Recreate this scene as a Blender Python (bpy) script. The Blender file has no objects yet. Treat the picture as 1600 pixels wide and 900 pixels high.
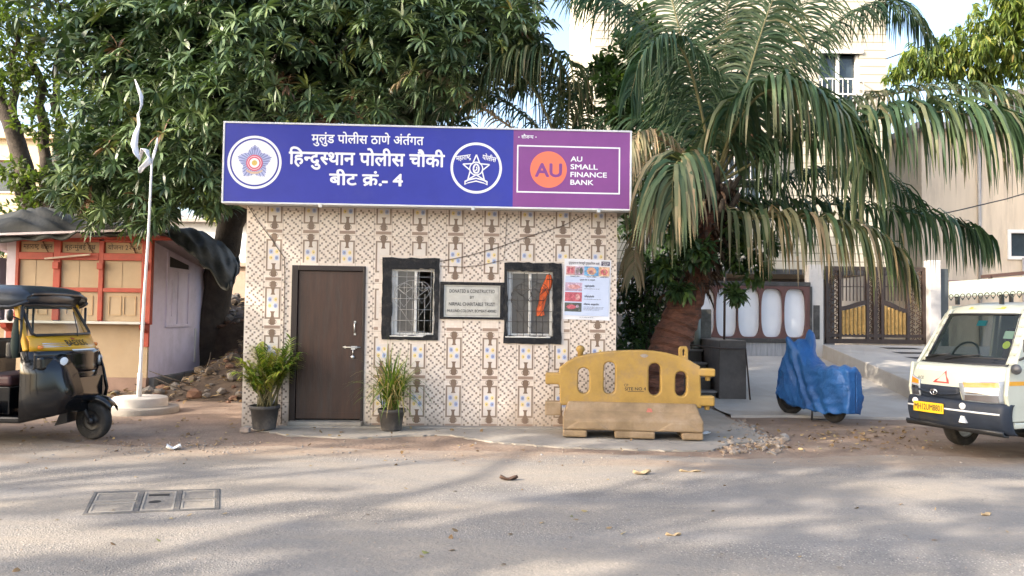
import bpy, bmesh, math, random
import numpy as np
from mathutils import Vector, Matrix
R_ = math.radians
sc = bpy.context.scene
COL = sc.collection
random.seed(7)
RNG = np.random.default_rng(11)

# ---------------------------------------------------------------- camera, sky, sun, exposure
CAM_H, PITCH, ROLL, FPX = 1.43, math.atan(45 / 1200.0), 0.0135, 1200.0
cam = bpy.data.cameras.new('camera')
cam.sensor_width = 36.0
cam.lens = 36.0 * FPX / 1600.0
cam.clip_end = 2000
camo = bpy.data.objects.new('camera', cam)
COL.objects.link(camo)
CAMROT = Matrix.Rotation(math.pi / 2 + PITCH, 3, 'X') @ Matrix.Rotation(ROLL, 3, 'Z')
camo.matrix_world = Matrix.Translation((0, 0, CAM_H)) @ CAMROT.to_4x4()
sc.camera = camo

SUN_DIR = Vector((0.78, 0.40, -0.48)).normalized()      # direction the light travels
world = bpy.data.worlds.new("World")
sc.world = world
world.use_nodes = True
wn = world.node_tree
sky = wn.nodes.new('ShaderNodeTexSky')
sky.sky_type = 'NISHITA'
sky.sun_disc = False
sky.sun_elevation = math.asin(-SUN_DIR.z)
sky.sun_rotation = math.atan2(-SUN_DIR.x, -SUN_DIR.y)
sky.air_density = 1.0
sky.dust_density = 4.0
sky.ozone_density = 0.6
wn.links.new(sky.outputs[0], wn.nodes['Background'].inputs[0])
wn.nodes['Background'].inputs[1].default_value = 0.15
sun = bpy.data.lights.new('sun', 'SUN')
sun.energy = 2.5
sun.angle = R_(0.6)
sun.color = (1.0, 0.88, 0.74)
suno = bpy.data.objects.new('sun', sun)
COL.objects.link(suno)
suno.rotation_euler = SUN_DIR.to_track_quat('-Z', 'Y').to_euler()
suno.location = (-20, -20, 30)
sc.view_settings.view_transform = 'Standard'
sc.view_settings.look = 'None'
sc.view_settings.gamma = 1.0
sc.view_settings.exposure = 2.05
sc.cycles.max_bounces = 6
sc.cycles.transparent_max_bounces = 8
sc.cycles.caustics_reflective = False
sc.cycles.caustics_refractive = False
sc.cycles.sample_clamp_indirect = 8.0


# ---------------------------------------------------------------- measuring helpers (photo pixel -> point at a real distance)
def ray(px, py):
    return CAMROT @ Vector(((px - 800) / FPX, (450 - py) / FPX, -1.0))


def at(px, py, Y):
    d = ray(px, py)
    return Vector((0, 0, CAM_H)) + d * (Y / d.y)


def gnd(px, py, z=0.0):
    d = ray(px, py)
    return Vector((0, 0, CAM_H)) + d * ((z - CAM_H) / d.z)


# ---------------------------------------------------------------- materials
MATS = {}


def _n(nt, t, **kw):
    n = nt.nodes.new(t)
    for k, v in kw.items():
        setattr(n, k, v)
    return n


def mat(name, col, rough=0.7, var=0.12, scale=6.0, bump=0.0, bscale=40.0, metal=0.0, spec=0.5, stain=None, sscale=2.0,
        samt=0.5, coat=0.0, stretch=None, trans=0.0):
    """principled surface; base colour wanders by +-var with a noise, optional stain colour in patches."""
    if name in MATS:
        return MATS[name]
    m = bpy.data.materials.new(name)
    m.use_nodes = True
    nt = m.node_tree
    b = nt.nodes['Principled BSDF']
    b.inputs['Roughness'].default_value = rough
    b.inputs['Metallic'].default_value = metal
    b.inputs['Specular IOR Level'].default_value = spec
    b.inputs['Coat Weight'].default_value = coat
    tc = _n(nt, 'ShaderNodeTexCoord')
    src = tc.outputs['Object']
    if stretch:
        mp = _n(nt, 'ShaderNodeMapping')
        mp.inputs['Scale'].default_value = stretch
        nt.links.new(src, mp.inputs[0])
        src = mp.outputs[0]
    no = _n(nt, 'ShaderNodeTexNoise')
    no.inputs['Scale'].default_value = scale
    no.inputs['Detail'].default_value = 6
    no.inputs['Roughness'].default_value = 0.65
    nt.links.new(src, no.inputs['Vector'])
    r = _n(nt, 'ShaderNodeValToRGB')
    r.color_ramp.elements[0].position = 0.28
    r.color_ramp.elements[1].position = 0.72
    r.color_ramp.elements[0].color = [max(0, c * (1 - var)) for c in col] + [1]
    r.color_ramp.elements[1].color = [min(1, c * (1 + var)) for c in col] + [1]
    nt.links.new(no.outputs[0], r.inputs[0])
    out = r.outputs[0]
    if stain:
        n2 = _n(nt, 'ShaderNodeTexNoise')
        n2.inputs['Scale'].default_value = sscale
        n2.inputs['Detail'].default_value = 8
        n2.inputs['Roughness'].default_value = 0.7
        nt.links.new(src, n2.inputs['Vector'])
        r2 = _n(nt, 'ShaderNodeValToRGB')
        r2.color_ramp.elements[0].position = 0.5
        r2.color_ramp.elements[1].position = 0.68
        r2.color_ramp.elements[0].color = (0, 0, 0, 1)
        r2.color_ramp.elements[1].color = (samt, samt, samt, 1)
        nt.links.new(n2.outputs[0], r2.inputs[0])
        mx = _n(nt, 'ShaderNodeMix', data_type='RGBA')
        nt.links.new(r2.outputs[0], mx.inputs[0])
        nt.links.new(out, mx.inputs[6])
        mx.inputs[7].default_value = list(stain) + [1]
        out = mx.outputs[2]
    nt.links.new(out, b.inputs['Base Color'])
    if bump:
        n3 = _n(nt, 'ShaderNodeTexNoise')
        n3.inputs['Scale'].default_value = bscale
        n3.inputs['Detail'].default_value = 4
        nt.links.new(src, n3.inputs['Vector'])
        bp = _n(nt, 'ShaderNodeBump')
        bp.inputs['Strength'].default_value = min(1, bump)
        bp.inputs['Distance'].default_value = 0.02
        nt.links.new(n3.outputs[0], bp.inputs['Height'])
        nt.links.new(bp.outputs[0], b.inputs['Normal'])
    MATS[name] = m
    return m


def leafmat(name, stops, rough=0.45, transl=0.25, tcol=None, spec=0.4):
    """leaf surface: colour picked by the per-leaf attribute 'tint'; part of the light passes through."""
    m = bpy.data.materials.new(name)
    m.use_nodes = True
    nt = m.node_tree
    b = nt.nodes['Principled BSDF']
    b.inputs['Roughness'].default_value = rough
    b.inputs['Specular IOR Level'].default_value = spec
    a = _n(nt, 'ShaderNodeAttribute')
    a.attribute_name = 'tint'
    r = _n(nt, 'ShaderNodeValToRGB')
    cr = r.color_ramp
    while len(cr.elements) < len(stops):
        cr.elements.new(0.5)
    for e, (p, c) in zip(cr.elements, stops):
        e.position = p
        e.color = list(c) + [1]
    nt.links.new(a.outputs['Fac'], r.inputs[0])
    nt.links.new(r.outputs[0], b.inputs['Base Color'])
    t = _n(nt, 'ShaderNodeBsdfTranslucent')
    hs = _n(nt, 'ShaderNodeMix', data_type='RGBA', blend_type='MULTIPLY')
    hs.inputs[0].default_value = 1.0
    nt.links.new(r.outputs[0], hs.inputs[6])
    hs.inputs[7].default_value = (1.6, 1.9, 0.7, 1) if tcol is None else list(tcol) + [1]
    nt.links.new(hs.outputs[2], t.inputs[0])
    mx = _n(nt, 'ShaderNodeMixShader')
    mx.inputs[0].default_value = transl
    nt.links.new(b.outputs[0], mx.inputs[1])
    nt.links.new(t.outputs[0], mx.inputs[2])
    nt.links.new(mx.outputs[0], nt.nodes['Material Output'].inputs[0])
    return m


def glassmat(name, tint=(0.6, 0.65, 0.65), op=0.35, rough=0.05):
    m = bpy.data.materials.new(name)
    m.use_nodes = True
    nt = m.node_tree
    b = nt.nodes['Principled BSDF']
    b.inputs['Base Color'].default_value = list(tint) + [1]
    b.inputs['Roughness'].default_value = rough
    tr = _n(nt, 'ShaderNodeBsdfTransparent')
    tr.inputs[0].default_value = (0.86, 0.9, 0.88, 1)
    mx = _n(nt, 'ShaderNodeMixShader')
    mx.inputs[0].default_value = op
    nt.links.new(tr.outputs[0], mx.inputs[1])
    nt.links.new(b.outputs[0], mx.inputs[2])
    nt.links.new(mx.outputs[0], nt.nodes['Material Output'].inputs[0])
    return m


# ---------------------------------------------------------------- mesh building
class MB:
    def __init__(s):
        s.v, s.f, s.m, s.sm = [], [], [], []

    def add(s, vs, fs, m=0, smooth=False):
        o = len(s.v)
        s.v += [tuple(v) for v in vs]
        s.f += [tuple(i + o for i in f) for f in fs]
        s.m += [m] * len(fs)
        s.sm += [smooth] * len(fs)
        return s

    def hexa(s, p, m=0):
        """p: 8 points, bottom ring 0-3 counter-clockwise seen from above, top ring 4-7"""
        return s.add(p, [(3, 2, 1, 0), (4, 5, 6, 7), (0, 1, 5, 4), (1, 2, 6, 5), (2, 3, 7, 6), (3, 0, 4, 7)], m)

    def box(s, lo, hi, m=0, M=None):
        x0, y0, z0 = lo
        x1, y1, z1 = hi
        p = [Vector(q) for q in ((x0, y0, z0), (x1, y0, z0), (x1, y1, z0), (x0, y1, z0), (x0, y0, z1), (x1, y0, z1), (x1, y1, z1), (x0, y1, z1))]
        if M is not None:
            p = [M @ q for q in p]
        return s.hexa(p, m)

    def bar(s, a, b, w, h=None, m=0, up=(0, 0, 1)):
        """straight rectangular bar from a to b"""
        a, b = Vector(a), Vector(b)
        d = (b - a).normalized()
        u = Vector(up)
        if abs(d.dot(u)) > 0.95:
            u = Vector((0, 1, 0))
        r = d.cross(u).normalized() * (w / 2)
        t = r.cross(d).normalized() * ((h or w) / 2)
        return s.hexa([a - r - t, a + r - t, b + r - t, b - r - t, a - r + t, a + r + t, b + r + t, b - r + t], m)

    def tube(s, pts, r, n=8, m=0, cap=True, smooth=True):
        pts = [Vector(p) for p in pts]
        k = len(pts)
        rs = r if isinstance(r, (list, tuple)) else [r] * k
        vs = []
        ref = None
        for i, p in enumerate(pts):
            d = (pts[min(i + 1, k - 1)] - pts[max(i - 1, 0)])
            d = d.normalized() if d.length > 1e-9 else Vector((0, 0, 1))
            if ref is None:
                ref = Vector((0, 0, 1)) if abs(d.z) < 0.9 else Vector((1, 0, 0))
            u = d.cross(ref)
            if u.length < 1e-4:
                u = d.cross(Vector((0, 1, 0)))
            u.normalize()
            w = u.cross(d).normalized()
            ref = w
            for j in range(n):
                a = 2 * math.pi * j / n
                vs.append(p + (u * math.cos(a) + w * math.sin(a)) * rs[i])
        fs = [(i * n + j, i * n + (j + 1) % n, (i + 1) * n + (j + 1) % n, (i + 1) * n + j) for i in range(k - 1) for j in range(n)]
        s.add(vs, fs, m, smooth)
        if cap:
            s.add([], [], m)
            o = len(s.v) - len(vs)
            s.f += [tuple(o + j for j in reversed(range(n))), tuple(o + (k - 1) * n + j for j in range(n))]
            s.m += [m, m]
            s.sm += [False, False]
        return s

    def lathe(s, prof, n=24, m=0, c=(0, 0, 0), axis='Z', smooth=True, M=None):
        c = Vector(c)
        vs = []
        for r, h in prof:
            for j in range(n):
                a = 2 * math.pi * j / n
                x, y = r * math.cos(a), r * math.sin(a)
                p = Vector((x, y, h)) if axis == 'Z' else (Vector((x, h, -y)) if axis == 'Y' else Vector((h, x, y)))
                p = p + c
                vs.append(M @ p if M is not None else p)
        k = len(prof)
        fs = [(i * n + j, i * n + (j + 1) % n, (i + 1) * n + (j + 1) % n, (i + 1) * n + j) for i in range(k - 1) for j in range(n)]
        s.add(vs, fs, m, smooth)
        return s

    def prism(s, poly, d0, d1, m=0, axis='Y', M=None):
        """poly: 2-D outline (first, second remaining axes) extruded along axis from d0 to d1"""
        def P(a, b, d):
            q = Vector((a, d, b)) if axis == 'Y' else (Vector((a, b, d)) if axis == 'Z' else Vector((d, a, b)))
            return M @ q if M is not None else q
        n = len(poly)
        vs = [P(a, b, d0) for a, b in poly] + [P(a, b, d1) for a, b in poly]
        fs = [tuple(range(n)), tuple(reversed(range(n, 2 * n)))] + [(j, n + j, n + (j + 1) % n, (j + 1) % n) for j in range(n)]
        return s.add(vs, fs, m)

    def loft(s, rings, m=0, close=True, cap=True, smooth=True):
        n = len(rings[0])
        vs = [v for r in rings for v in r]
        lim = n if close else n - 1
        fs = [(i * n + j, i * n + (j + 1) % n, (i + 1) * n + (j + 1) % n, (i + 1) * n + j) for i in range(len(rings) - 1) for j in range(lim)]
        if cap and close:
            fs += [tuple(reversed(range(n))), tuple((len(rings) - 1) * n + j for j in range(n))]
        return s.add(vs, fs, m, smooth)

    def sheet(s, fn, nu, nv, m=0, smooth=True):
        vs = [fn(i / nu, j / nv) for j in range(nv + 1) for i in range(nu + 1)]
        fs = [(j * (nu + 1) + i, j * (nu + 1) + i + 1, (j + 1) * (nu + 1) + i + 1, (j + 1) * (nu + 1) + i) for j in range(nv) for i in range(nu)]
        return s.add(vs, fs, m, smooth)

    def build(s, name, mats, parent=None, bevel=0.0, seg=2, solid=0.0, sub=0, loc=None, fix=True):
        me = bpy.data.meshes.new(name)
        me.from_pydata(s.v, [], s.f)
        for m_ in (mats if isinstance(mats, (list, tuple)) else [mats]):
            me.materials.append(m_)
        me.polygons.foreach_set('material_index', s.m)
        me.polygons.foreach_set('use_smooth', s.sm)
        if fix:
            bm = bmesh.new()
            bm.from_mesh(me)
            bmesh.ops.recalc_face_normals(bm, faces=bm.faces)
            bm.to_mesh(me)
            bm.free()
        me.update()
        o = bpy.data.objects.new(name, me)
        COL.objects.link(o)
        if parent is not None:
            o.parent = parent
        if loc is not None:
            o.location = loc
        if solid:
            md = o.modifiers.new('Solidify', 'SOLIDIFY')
            md.thickness = solid
            md.offset = 0
        if bevel:
            md = o.modifiers.new('Bevel', 'BEVEL')
            md.width = bevel
            md.segments = seg
            md.limit_method = 'ANGLE'
            md.angle_limit = R_(40)
        if sub:
            md = o.modifiers.new('Subsurf', 'SUBSURF')
            md.levels = md.render_levels = sub
        return o


def tag(o, label=None, cat=None, group=None, kind=None):
    if label:
        o['label'] = label
    if cat:
        o['category'] = cat
    if group:
        o['group'] = group
    if kind:
        o['kind'] = kind
    return o


def thing(name, label, cat, loc=(0, 0, 0), rz=0.0, group=None):
    o = bpy.data.objects.new(name, None)
    o.empty_display_size = 0.2
    COL.objects.link(o)
    o.location = loc
    o.rotation_euler = (0, 0, rz)
    return tag(o, label, cat, group)


def np_mesh(name, V, Q, material, parent=None, tint=None, smooth=True):
    """V (n,3) points, Q (m,4) quads, tint (m,) a colour pick per quad"""
    V = np.ascontiguousarray(V, dtype=np.float32)
    Q = np.ascontiguousarray(Q, dtype=np.int32)
    me = bpy.data.meshes.new(name)
    me.vertices.add(len(V))
    me.vertices.foreach_set('co', V.ravel())
    me.loops.add(Q.size)
    me.loops.foreach_set('vertex_index', Q.ravel())
    me.polygons.add(len(Q))
    me.polygons.foreach_set('loop_start', np.arange(0, Q.size, 4, dtype=np.int32))
    me.polygons.foreach_set('loop_total', np.full(len(Q), 4, dtype=np.int32))
    me.polygons.foreach_set('use_smooth', np.full(len(Q), smooth))
    if tint is not None:
        a = me.attributes.new('tint', 'FLOAT', 'FACE')
        a.data.foreach_set('value', np.asarray(tint, dtype=np.float32))
    me.materials.append(material)
    me.update(calc_edges=True)
    me.validate()
    o = bpy.data.objects.new(name, me)
    COL.objects.link(o)
    if parent is not None:
        o.parent = parent
    return o


def strips(P, W):
    """P (N,S,3) centre lines, W (N,S,3) half widths -> verts, quads, strip number of each quad"""
    N, S, _ = P.shape
    V = np.stack([P - W, P + W], axis=2).reshape(-1, 3)
    base = (np.arange(N) * S * 2)[:, None] + (np.arange(S - 1) * 2)[None, :]
    Q = np.stack([base, base + 1, base + 3, base + 2], axis=2).reshape(-1, 4)
    return V, Q, np.repeat(np.arange(N), S - 1)


def nrm(a):
    return a / np.maximum(np.linalg.norm(a, axis=-1, keepdims=True), 1e-9)


# ---------------------------------------------------------------- lettering
_TX = {}


def text_polys(body, offset=0.0):
    """outline of a text in Blender's own font as 2-D points and faces, size 1"""
    key = (body, offset)
    if key in _TX:
        return _TX[key]
    c = bpy.data.curves.new('lettering', 'FONT')
    c.body = body
    c.offset = offset
    c.resolution_u = 3
    o = bpy.data.objects.new('lettering', c)
    COL.objects.link(o)
    dg = bpy.context.evaluated_depsgraph_get()
    dg.update()
    me = bpy.data.meshes.new_from_object(o.evaluated_get(dg))
    v = [(p.co.x, p.co.y) for p in me.vertices]
    f = [tuple(p.vertices) for p in me.polygons]
    bpy.data.objects.remove(o)
    bpy.data.curves.remove(c)
    bpy.data.meshes.remove(me)
    _TX[key] = (v, f)
    return v, f


def _cut(v, f, x):
    bm = bmesh.new()
    vs = [bm.verts.new((a, b, 0)) for a, b in v]
    for q in f:
        try:
            bm.faces.new([vs[i] for i in q])
        except ValueError:
            pass
    g = bm.verts[:] + bm.edges[:] + bm.faces[:]
    bmesh.ops.bisect_plane(bm, geom=g, plane_co=(x, 0, 0), plane_no=(1, 0, 0), clear_outer=True)
    bm.verts.index_update()
    out = [(p.co.x, p.co.y) for p in bm.verts], [tuple(p.index for p in q.verts) for q in bm.faces]
    bm.free()
    return out


def _stroke(pts, w):
    v, f = [], []
    for i, (x, y) in enumerate(pts):
        a = pts[max(i - 1, 0)]
        b = pts[min(i + 1, len(pts) - 1)]
        dx, dy = b[0] - a[0], b[1] - a[1]
        l = math.hypot(dx, dy) or 1
        v += [(x - dy / l * w / 2, y + dx / l * w / 2), (x + dy / l * w / 2, y - dx / l * w / 2)]
    f = [(2 * i, 2 * i + 1, 2 * i + 3, 2 * i + 2) for i in range(len(pts) - 1)]
    return v, f


def compose(chunks, bold=0.0):
    """join text chunks; '<x' half letter, '^x' with a hook above, '/x' slanted stroke low left, '_x' small peak below"""
    V, F, x = [], [], 0.0

    def put(v, f, dx):
        o = len(V)
        V.extend((a + dx, b) for a, b in v)
        F.extend(tuple(i + o for i in q) for q in f)
    for ch in chunks:
        if ch == ' ':
            x += 0.28
            continue
        k = ch[0] if ch[0] in '<^/_' else ''
        body = ch[1:] if k else ch
        v, f = text_polys(body, bold)
        if not v:
            continue
        w = max(a for a, b in v) - bold
        if k == '<':
            v, f = _cut(v, f, w * 0.6)
            w *= 0.6
        put(v, f, x)
        t = 0.075 + 2 * bold
        if k == '^':
            put(*_stroke([(w * .72, .62), (w * .72, .74), (w * .8, .82), (w * .95, .84), (w * 1.02, .78)], t), x)
        if k == '/':
            put(*_stroke([(w * .5, .2), (w * .3, .08), (w * .12, .0)], t), x)
        if k == '_':
            put(*_stroke([(w * .2, -.16), (w * .5, .0), (w * .8, -.16)], t), x)
        x += w
    return V, F, x


def put_text(mb, chunks, M, height, width=None, bold=0.0, m=0, align='C', rot=0.0):
    """letters on the local XZ plane of matrix M (x right, z up), cap height given; width squeezes the line.
    bold letters are thickened by laying slightly shifted copies over each other, a hair apart in depth"""
    V, F, w = compose([chunks] if isinstance(chunks, str) else chunks, 0.0)
    xs = [a for a, b in V]
    x0, x1 = min(xs), max(xs)
    s = height / 0.68
    sx = (width / (x1 - x0)) if width else s
    off = {'C': (x0 + x1) / 2, 'L': x0, 'R': x1}[align]
    c, n = math.cos(rot), math.sin(rot)
    shifts = [(0, 0)]
    if bold:
        shifts = [(bold * math.cos(t), bold * math.sin(t)) for t in (.4, 1.45, 2.5, 3.54, 4.6, 5.65)]
    for i, (ox, oz) in enumerate(shifts):
        pts = []
        for a, b in V:
            X, Z = (a - off + ox) * sx, (b + oz) * s
            pts.append(M @ Vector((X * c - Z * n, -.00012 * i, X * n + Z * c)))
        mb.add(pts, F, m)


def holed(outline, holes, depth, bevel=0.0, M=None):
    """flat plate with holes in the XZ plane, depth along Y (centred), rounded edges; returns points and faces"""
    c = bpy.data.curves.new('plate', 'CURVE')
    c.dimensions = '2D'
    c.fill_mode = 'BOTH'
    c.extrude = max(0.0, depth / 2 - bevel)
    c.bevel_depth = bevel
    c.bevel_resolution = 1
    for lp in [outline] + list(holes):
        sp = c.splines.new('POLY')
        sp.points.add(len(lp) - 1)
        for q, (x, z) in zip(sp.points, lp):
            q.co = (x, z, 0, 1)
        sp.use_cyclic_u = True
    o = bpy.data.objects.new('plate', c)
    COL.objects.link(o)
    dg = bpy.context.evaluated_depsgraph_get()
    dg.update()
    me = bpy.data.meshes.new_from_object(o.evaluated_get(dg))
    v = [Vector((p.co.x, -p.co.z, p.co.y)) for p in me.vertices]
    if M is not None:
        v = [M @ p for p in v]
    f = [tuple(p.vertices) for p in me.polygons]
    bpy.data.objects.remove(o)
    bpy.data.curves.remove(c)
    bpy.data.meshes.remove(me)
    return v, f


def oval(cx, cz, hw, hh, n=8):
    """upright slot outline: straight sides, round ends"""
    out = []
    for sgn in (1, -1):
        for j in range(n + 1):
            t = math.pi * j / n + (0 if sgn > 0 else math.pi)
            out.append((cx + hw * math.cos(t), cz + sgn * (hh - hw) + hw * math.sin(t)))
    return out


def flat_disc(mb, c, r0, r1, y, m=0, n=48, z=1.0):
    """ring (or disc with r0=0) facing -Y at local plane y"""
    cx, cz = c
    if r0 <= 0:
        mb.add([(cx + r1 * math.cos(2 * math.pi * j / n), y, cz + r1 * z * math.sin(2 * math.pi * j / n)) for j in range(n)], [tuple(range(n))], m)
    else:
        vs = [(cx + r * math.cos(2 * math.pi * j / n), y, cz + r * z * math.sin(2 * math.pi * j / n)) for r in (r0, r1) for j in range(n)]
        mb.add(vs, [(j, (j + 1) % n, n + (j + 1) % n, n + j) for j in range(n)], m)


def rect(mb, x0, z0, x1, z1, y, m=0):
    mb.add([(x0, y, z0), (x1, y, z0), (x1, y, z1), (x0, y, z1)], [(0, 1, 2, 3)], m)


def line2(mb, pts, w, y, m=0, close=False):
    if close:
        pts = list(pts) + [pts[0]]
    for a, b in zip(pts[:-1], pts[1:]):
        v, f = _stroke([a, b], w)
        mb.add([(p[0], y, p[1]) for p in v], f, m)

# ================================================================ GROUND, ROAD, PAVEMENT
def road_material():
    m = bpy.data.materials.new('dusty_asphalt')
    m.use_nodes = True
    nt = m.node_tree
    b = nt.nodes['Principled BSDF']
    b.inputs['Roughness'].default_value = 0.85
    b.inputs['Specular IOR Level'].default_value = 0.3
    tc = _n(nt, 'ShaderNodeTexCoord').outputs['Object']

    def noise(scale, det=6, st=None, dist=0.0):
        v = tc
        if st:
            mp = _n(nt, 'ShaderNodeMapping')
            mp.inputs['Scale'].default_value = st
            nt.links.new(tc, mp.inputs[0])
            v = mp.outputs[0]
        n = _n(nt, 'ShaderNodeTexNoise')
        n.inputs['Scale'].default_value = scale
        n.inputs['Detail'].default_value = det
        n.inputs['Roughness'].default_value = 0.65
        n.inputs['Distortion'].default_value = dist
        nt.links.new(v, n.inputs['Vector'])
        return n.outputs[0]

    def ramp(src, p0, p1, c0=(0, 0, 0), c1=(1, 1, 1)):
        r = _n(nt, 'ShaderNodeValToRGB')
        r.color_ramp.elements[0].position = p0
        r.color_ramp.elements[1].position = p1
        r.color_ramp.elements[0].color = list(c0) + [1]
        r.color_ramp.elements[1].color = list(c1) + [1]
        nt.links.new(src, r.inputs[0])
        return r.outputs[0]

    def mix(f, a, c, bl='MIX'):
        x = _n(nt, 'ShaderNodeMix', data_type='RGBA', blend_type=bl)
        if isinstance(f, float):
            x.inputs[0].default_value = f
        else:
            nt.links.new(f, x.inputs[0])
        for i, q in ((6, a), (7, c)):
            if isinstance(q, tuple):
                x.inputs[i].default_value = list(q) + [1]
            else:
                nt.links.new(q, x.inputs[i])
        return x.outputs[2]
    base = ramp(noise(1.3), .3, .7, (.158, .149, .138), (.228, .213, .195))
    dust = ramp(noise(.55, 7, (.5, 1.2, 1), .5), .42, .64)
    c = mix(dust, base, (.30, .262, .212))
    # worn wheel streaks running along the road
    st = ramp(noise(.9, 5, (.18, 1.7, 1)), .5, .72, (0, 0, 0), (.55, .55, .55))
    c = mix(st, c, (.20, .195, .19))
    vo = _n(nt, 'ShaderNodeTexVoronoi')
    vo.inputs['Scale'].default_value = 58
    nt.links.new(tc, vo.inputs['Vector'])
    grit = ramp(vo.outputs['Distance'], .12, .42, (1, 1, 1), (0, 0, 0))
    where = ramp(noise(.8, 5, (.45, 1.5, 1)), .45, .62, (.08, .08, .08), (1, 1, 1))
    gm = _n(nt, 'ShaderNodeMath', operation='MULTIPLY')
    nt.links.new(grit, gm.inputs[0])
    nt.links.new(where, gm.inputs[1])
    gcol = ramp(vo.outputs['Color'], .2, .8, (.04, .04, .043), (.56, .51, .44))
    c = mix(gm.outputs[0], c, gcol)
    fine = ramp(noise(90, 3), .3, .7, (.80, .80, .80), (1.14, 1.14, 1.14))
    c = mix(1.0, c, fine, 'MULTIPLY')
    # small dark specks and pale grit lying about
    v2 = _n(nt, 'ShaderNodeTexVoronoi')
    v2.inputs['Scale'].default_value = 9
    nt.links.new(tc, v2.inputs['Vector'])
    sp_ = ramp(v2.outputs['Distance'], .05, .09, (.8, .8, .8), (0, 0, 0))
    scol = ramp(v2.outputs['Color'], .3, .7, (.07, .06, .05), (.42, .38, .32))
    c = mix(sp_, c, scol)
    # old oil and water marks, and a few hair cracks in scattered places
    oil = ramp(noise(.42, 8, (.7, 1.6, 1), 1.2), .60, .70, (0, 0, 0), (.42, .42, .42))
    c = mix(oil, c, (.105, .10, .095))
    vc = _n(nt, 'ShaderNodeTexVoronoi', feature='DISTANCE_TO_EDGE')
    vc.inputs['Scale'].default_value = .8
    wob = _n(nt, 'ShaderNodeMix', data_type='RGBA')
    wob.inputs[0].default_value = .25
    nn = _n(nt, 'ShaderNodeTexNoise')
    nn.inputs['Scale'].default_value = 3
    nn.inputs['Detail'].default_value = 6
    nt.links.new(tc, nn.inputs['Vector'])
    nt.links.new(tc, wob.inputs[6])
    nt.links.new(nn.outputs['Color'], wob.inputs[7])
    nt.links.new(wob.outputs[2], vc.inputs['Vector'])
    ck = ramp(vc.outputs['Distance'], .0012, .005, (.75, .75, .75), (0, 0, 0))
    cm = ramp(noise(.35, 4), .56, .62)
    cx_ = _n(nt, 'ShaderNodeMath', operation='MULTIPLY')
    nt.links.new(ck, cx_.inputs[0])
    nt.links.new(cm, cx_.inputs[1])
    c = mix(cx_.outputs[0], c, (.05, .047, .043))
    # earth blown and washed over the far edge, warmed to paint a sunlit band
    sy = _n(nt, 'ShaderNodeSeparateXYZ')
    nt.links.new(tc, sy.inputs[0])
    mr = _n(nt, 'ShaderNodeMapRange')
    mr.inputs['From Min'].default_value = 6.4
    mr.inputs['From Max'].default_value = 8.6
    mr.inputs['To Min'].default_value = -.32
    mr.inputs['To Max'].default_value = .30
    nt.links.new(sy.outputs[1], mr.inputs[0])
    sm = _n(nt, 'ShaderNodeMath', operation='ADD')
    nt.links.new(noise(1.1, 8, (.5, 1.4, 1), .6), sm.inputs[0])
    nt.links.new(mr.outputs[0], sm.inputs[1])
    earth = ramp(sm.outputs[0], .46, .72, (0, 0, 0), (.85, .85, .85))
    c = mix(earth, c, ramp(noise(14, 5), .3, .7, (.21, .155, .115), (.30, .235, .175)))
    nt.links.new(c, b.inputs['Base Color'])
    bp = _n(nt, 'ShaderNodeBump')
    bp.inputs['Strength'].default_value = .55
    bp.inputs['Distance'].default_value = .012
    ad = _n(nt, 'ShaderNodeMath', operation='ADD')
    nt.links.new(gm.outputs[0], ad.inputs[0])
    nt.links.new(noise(26, 5), ad.inputs[1])
    nt.links.new(ad.outputs[0], bp.inputs['Height'])
    nt.links.new(bp.outputs[0], b.inputs['Normal'])
    return m


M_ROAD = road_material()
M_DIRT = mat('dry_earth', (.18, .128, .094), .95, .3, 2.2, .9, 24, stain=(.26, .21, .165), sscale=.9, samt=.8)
M_CONC = mat('worn_concrete', (.265, .245, .215), .9, .16, 3.0, .45, 30, stain=(.22, .19, .16), sscale=2.5, samt=.6)
M_RAMP = mat('pale_concrete', (.36, .335, .30), .9, .12, 1.4, .35, 26, stain=(.26, .235, .20), sscale=.8, samt=.6)
M_DARKCONC = mat('grey_cement', (.17, .165, .155), .9, .2, 4, .4, 25, stain=(.10, .09, .08), sscale=3)
M_STONE = mat('rubble_stone', (.20, .165, .13), .95, .4, 9, .5, 40)
M_WHITE = mat('white_paint', (.78, .77, .74), .5, .04, 5)
M_BLACK = mat('black_plastic', (.018, .018, .02), .45, .2, 8)
M_RUBBER = mat('tyre_rubber', (.022, .021, .02), .85, .3, 12, .3, 60, stain=(.12, .10, .08), sscale=6, samt=.4)
M_STEEL = mat('dull_steel', (.55, .55, .54), .38, .1, 20, metal=.9)
M_DARK = mat('painted_void', (.012, .012, .012), .9, .1)
M_PAPER = mat('paper_white', (.74, .74, .73), .8, .06, 10)
M_INK = mat('black_ink', (.02, .02, .022), .7, .1)


def wav(x, y, s=1.0, k=0):
    return (math.sin(x * 1.7 * s + k) * math.cos(y * 2.3 * s - k) + .5 * math.sin(x * 4.1 * s + y * 3.2 * s + k * 2))


g = MB()
g.add([(-300, -120, 0), (300, -120, 0), (300, 500, 0), (-300, 500, 0)], [(0, 1, 2, 3)])
tag(g.build('ground', M_DIRT), kind='structure')

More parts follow.
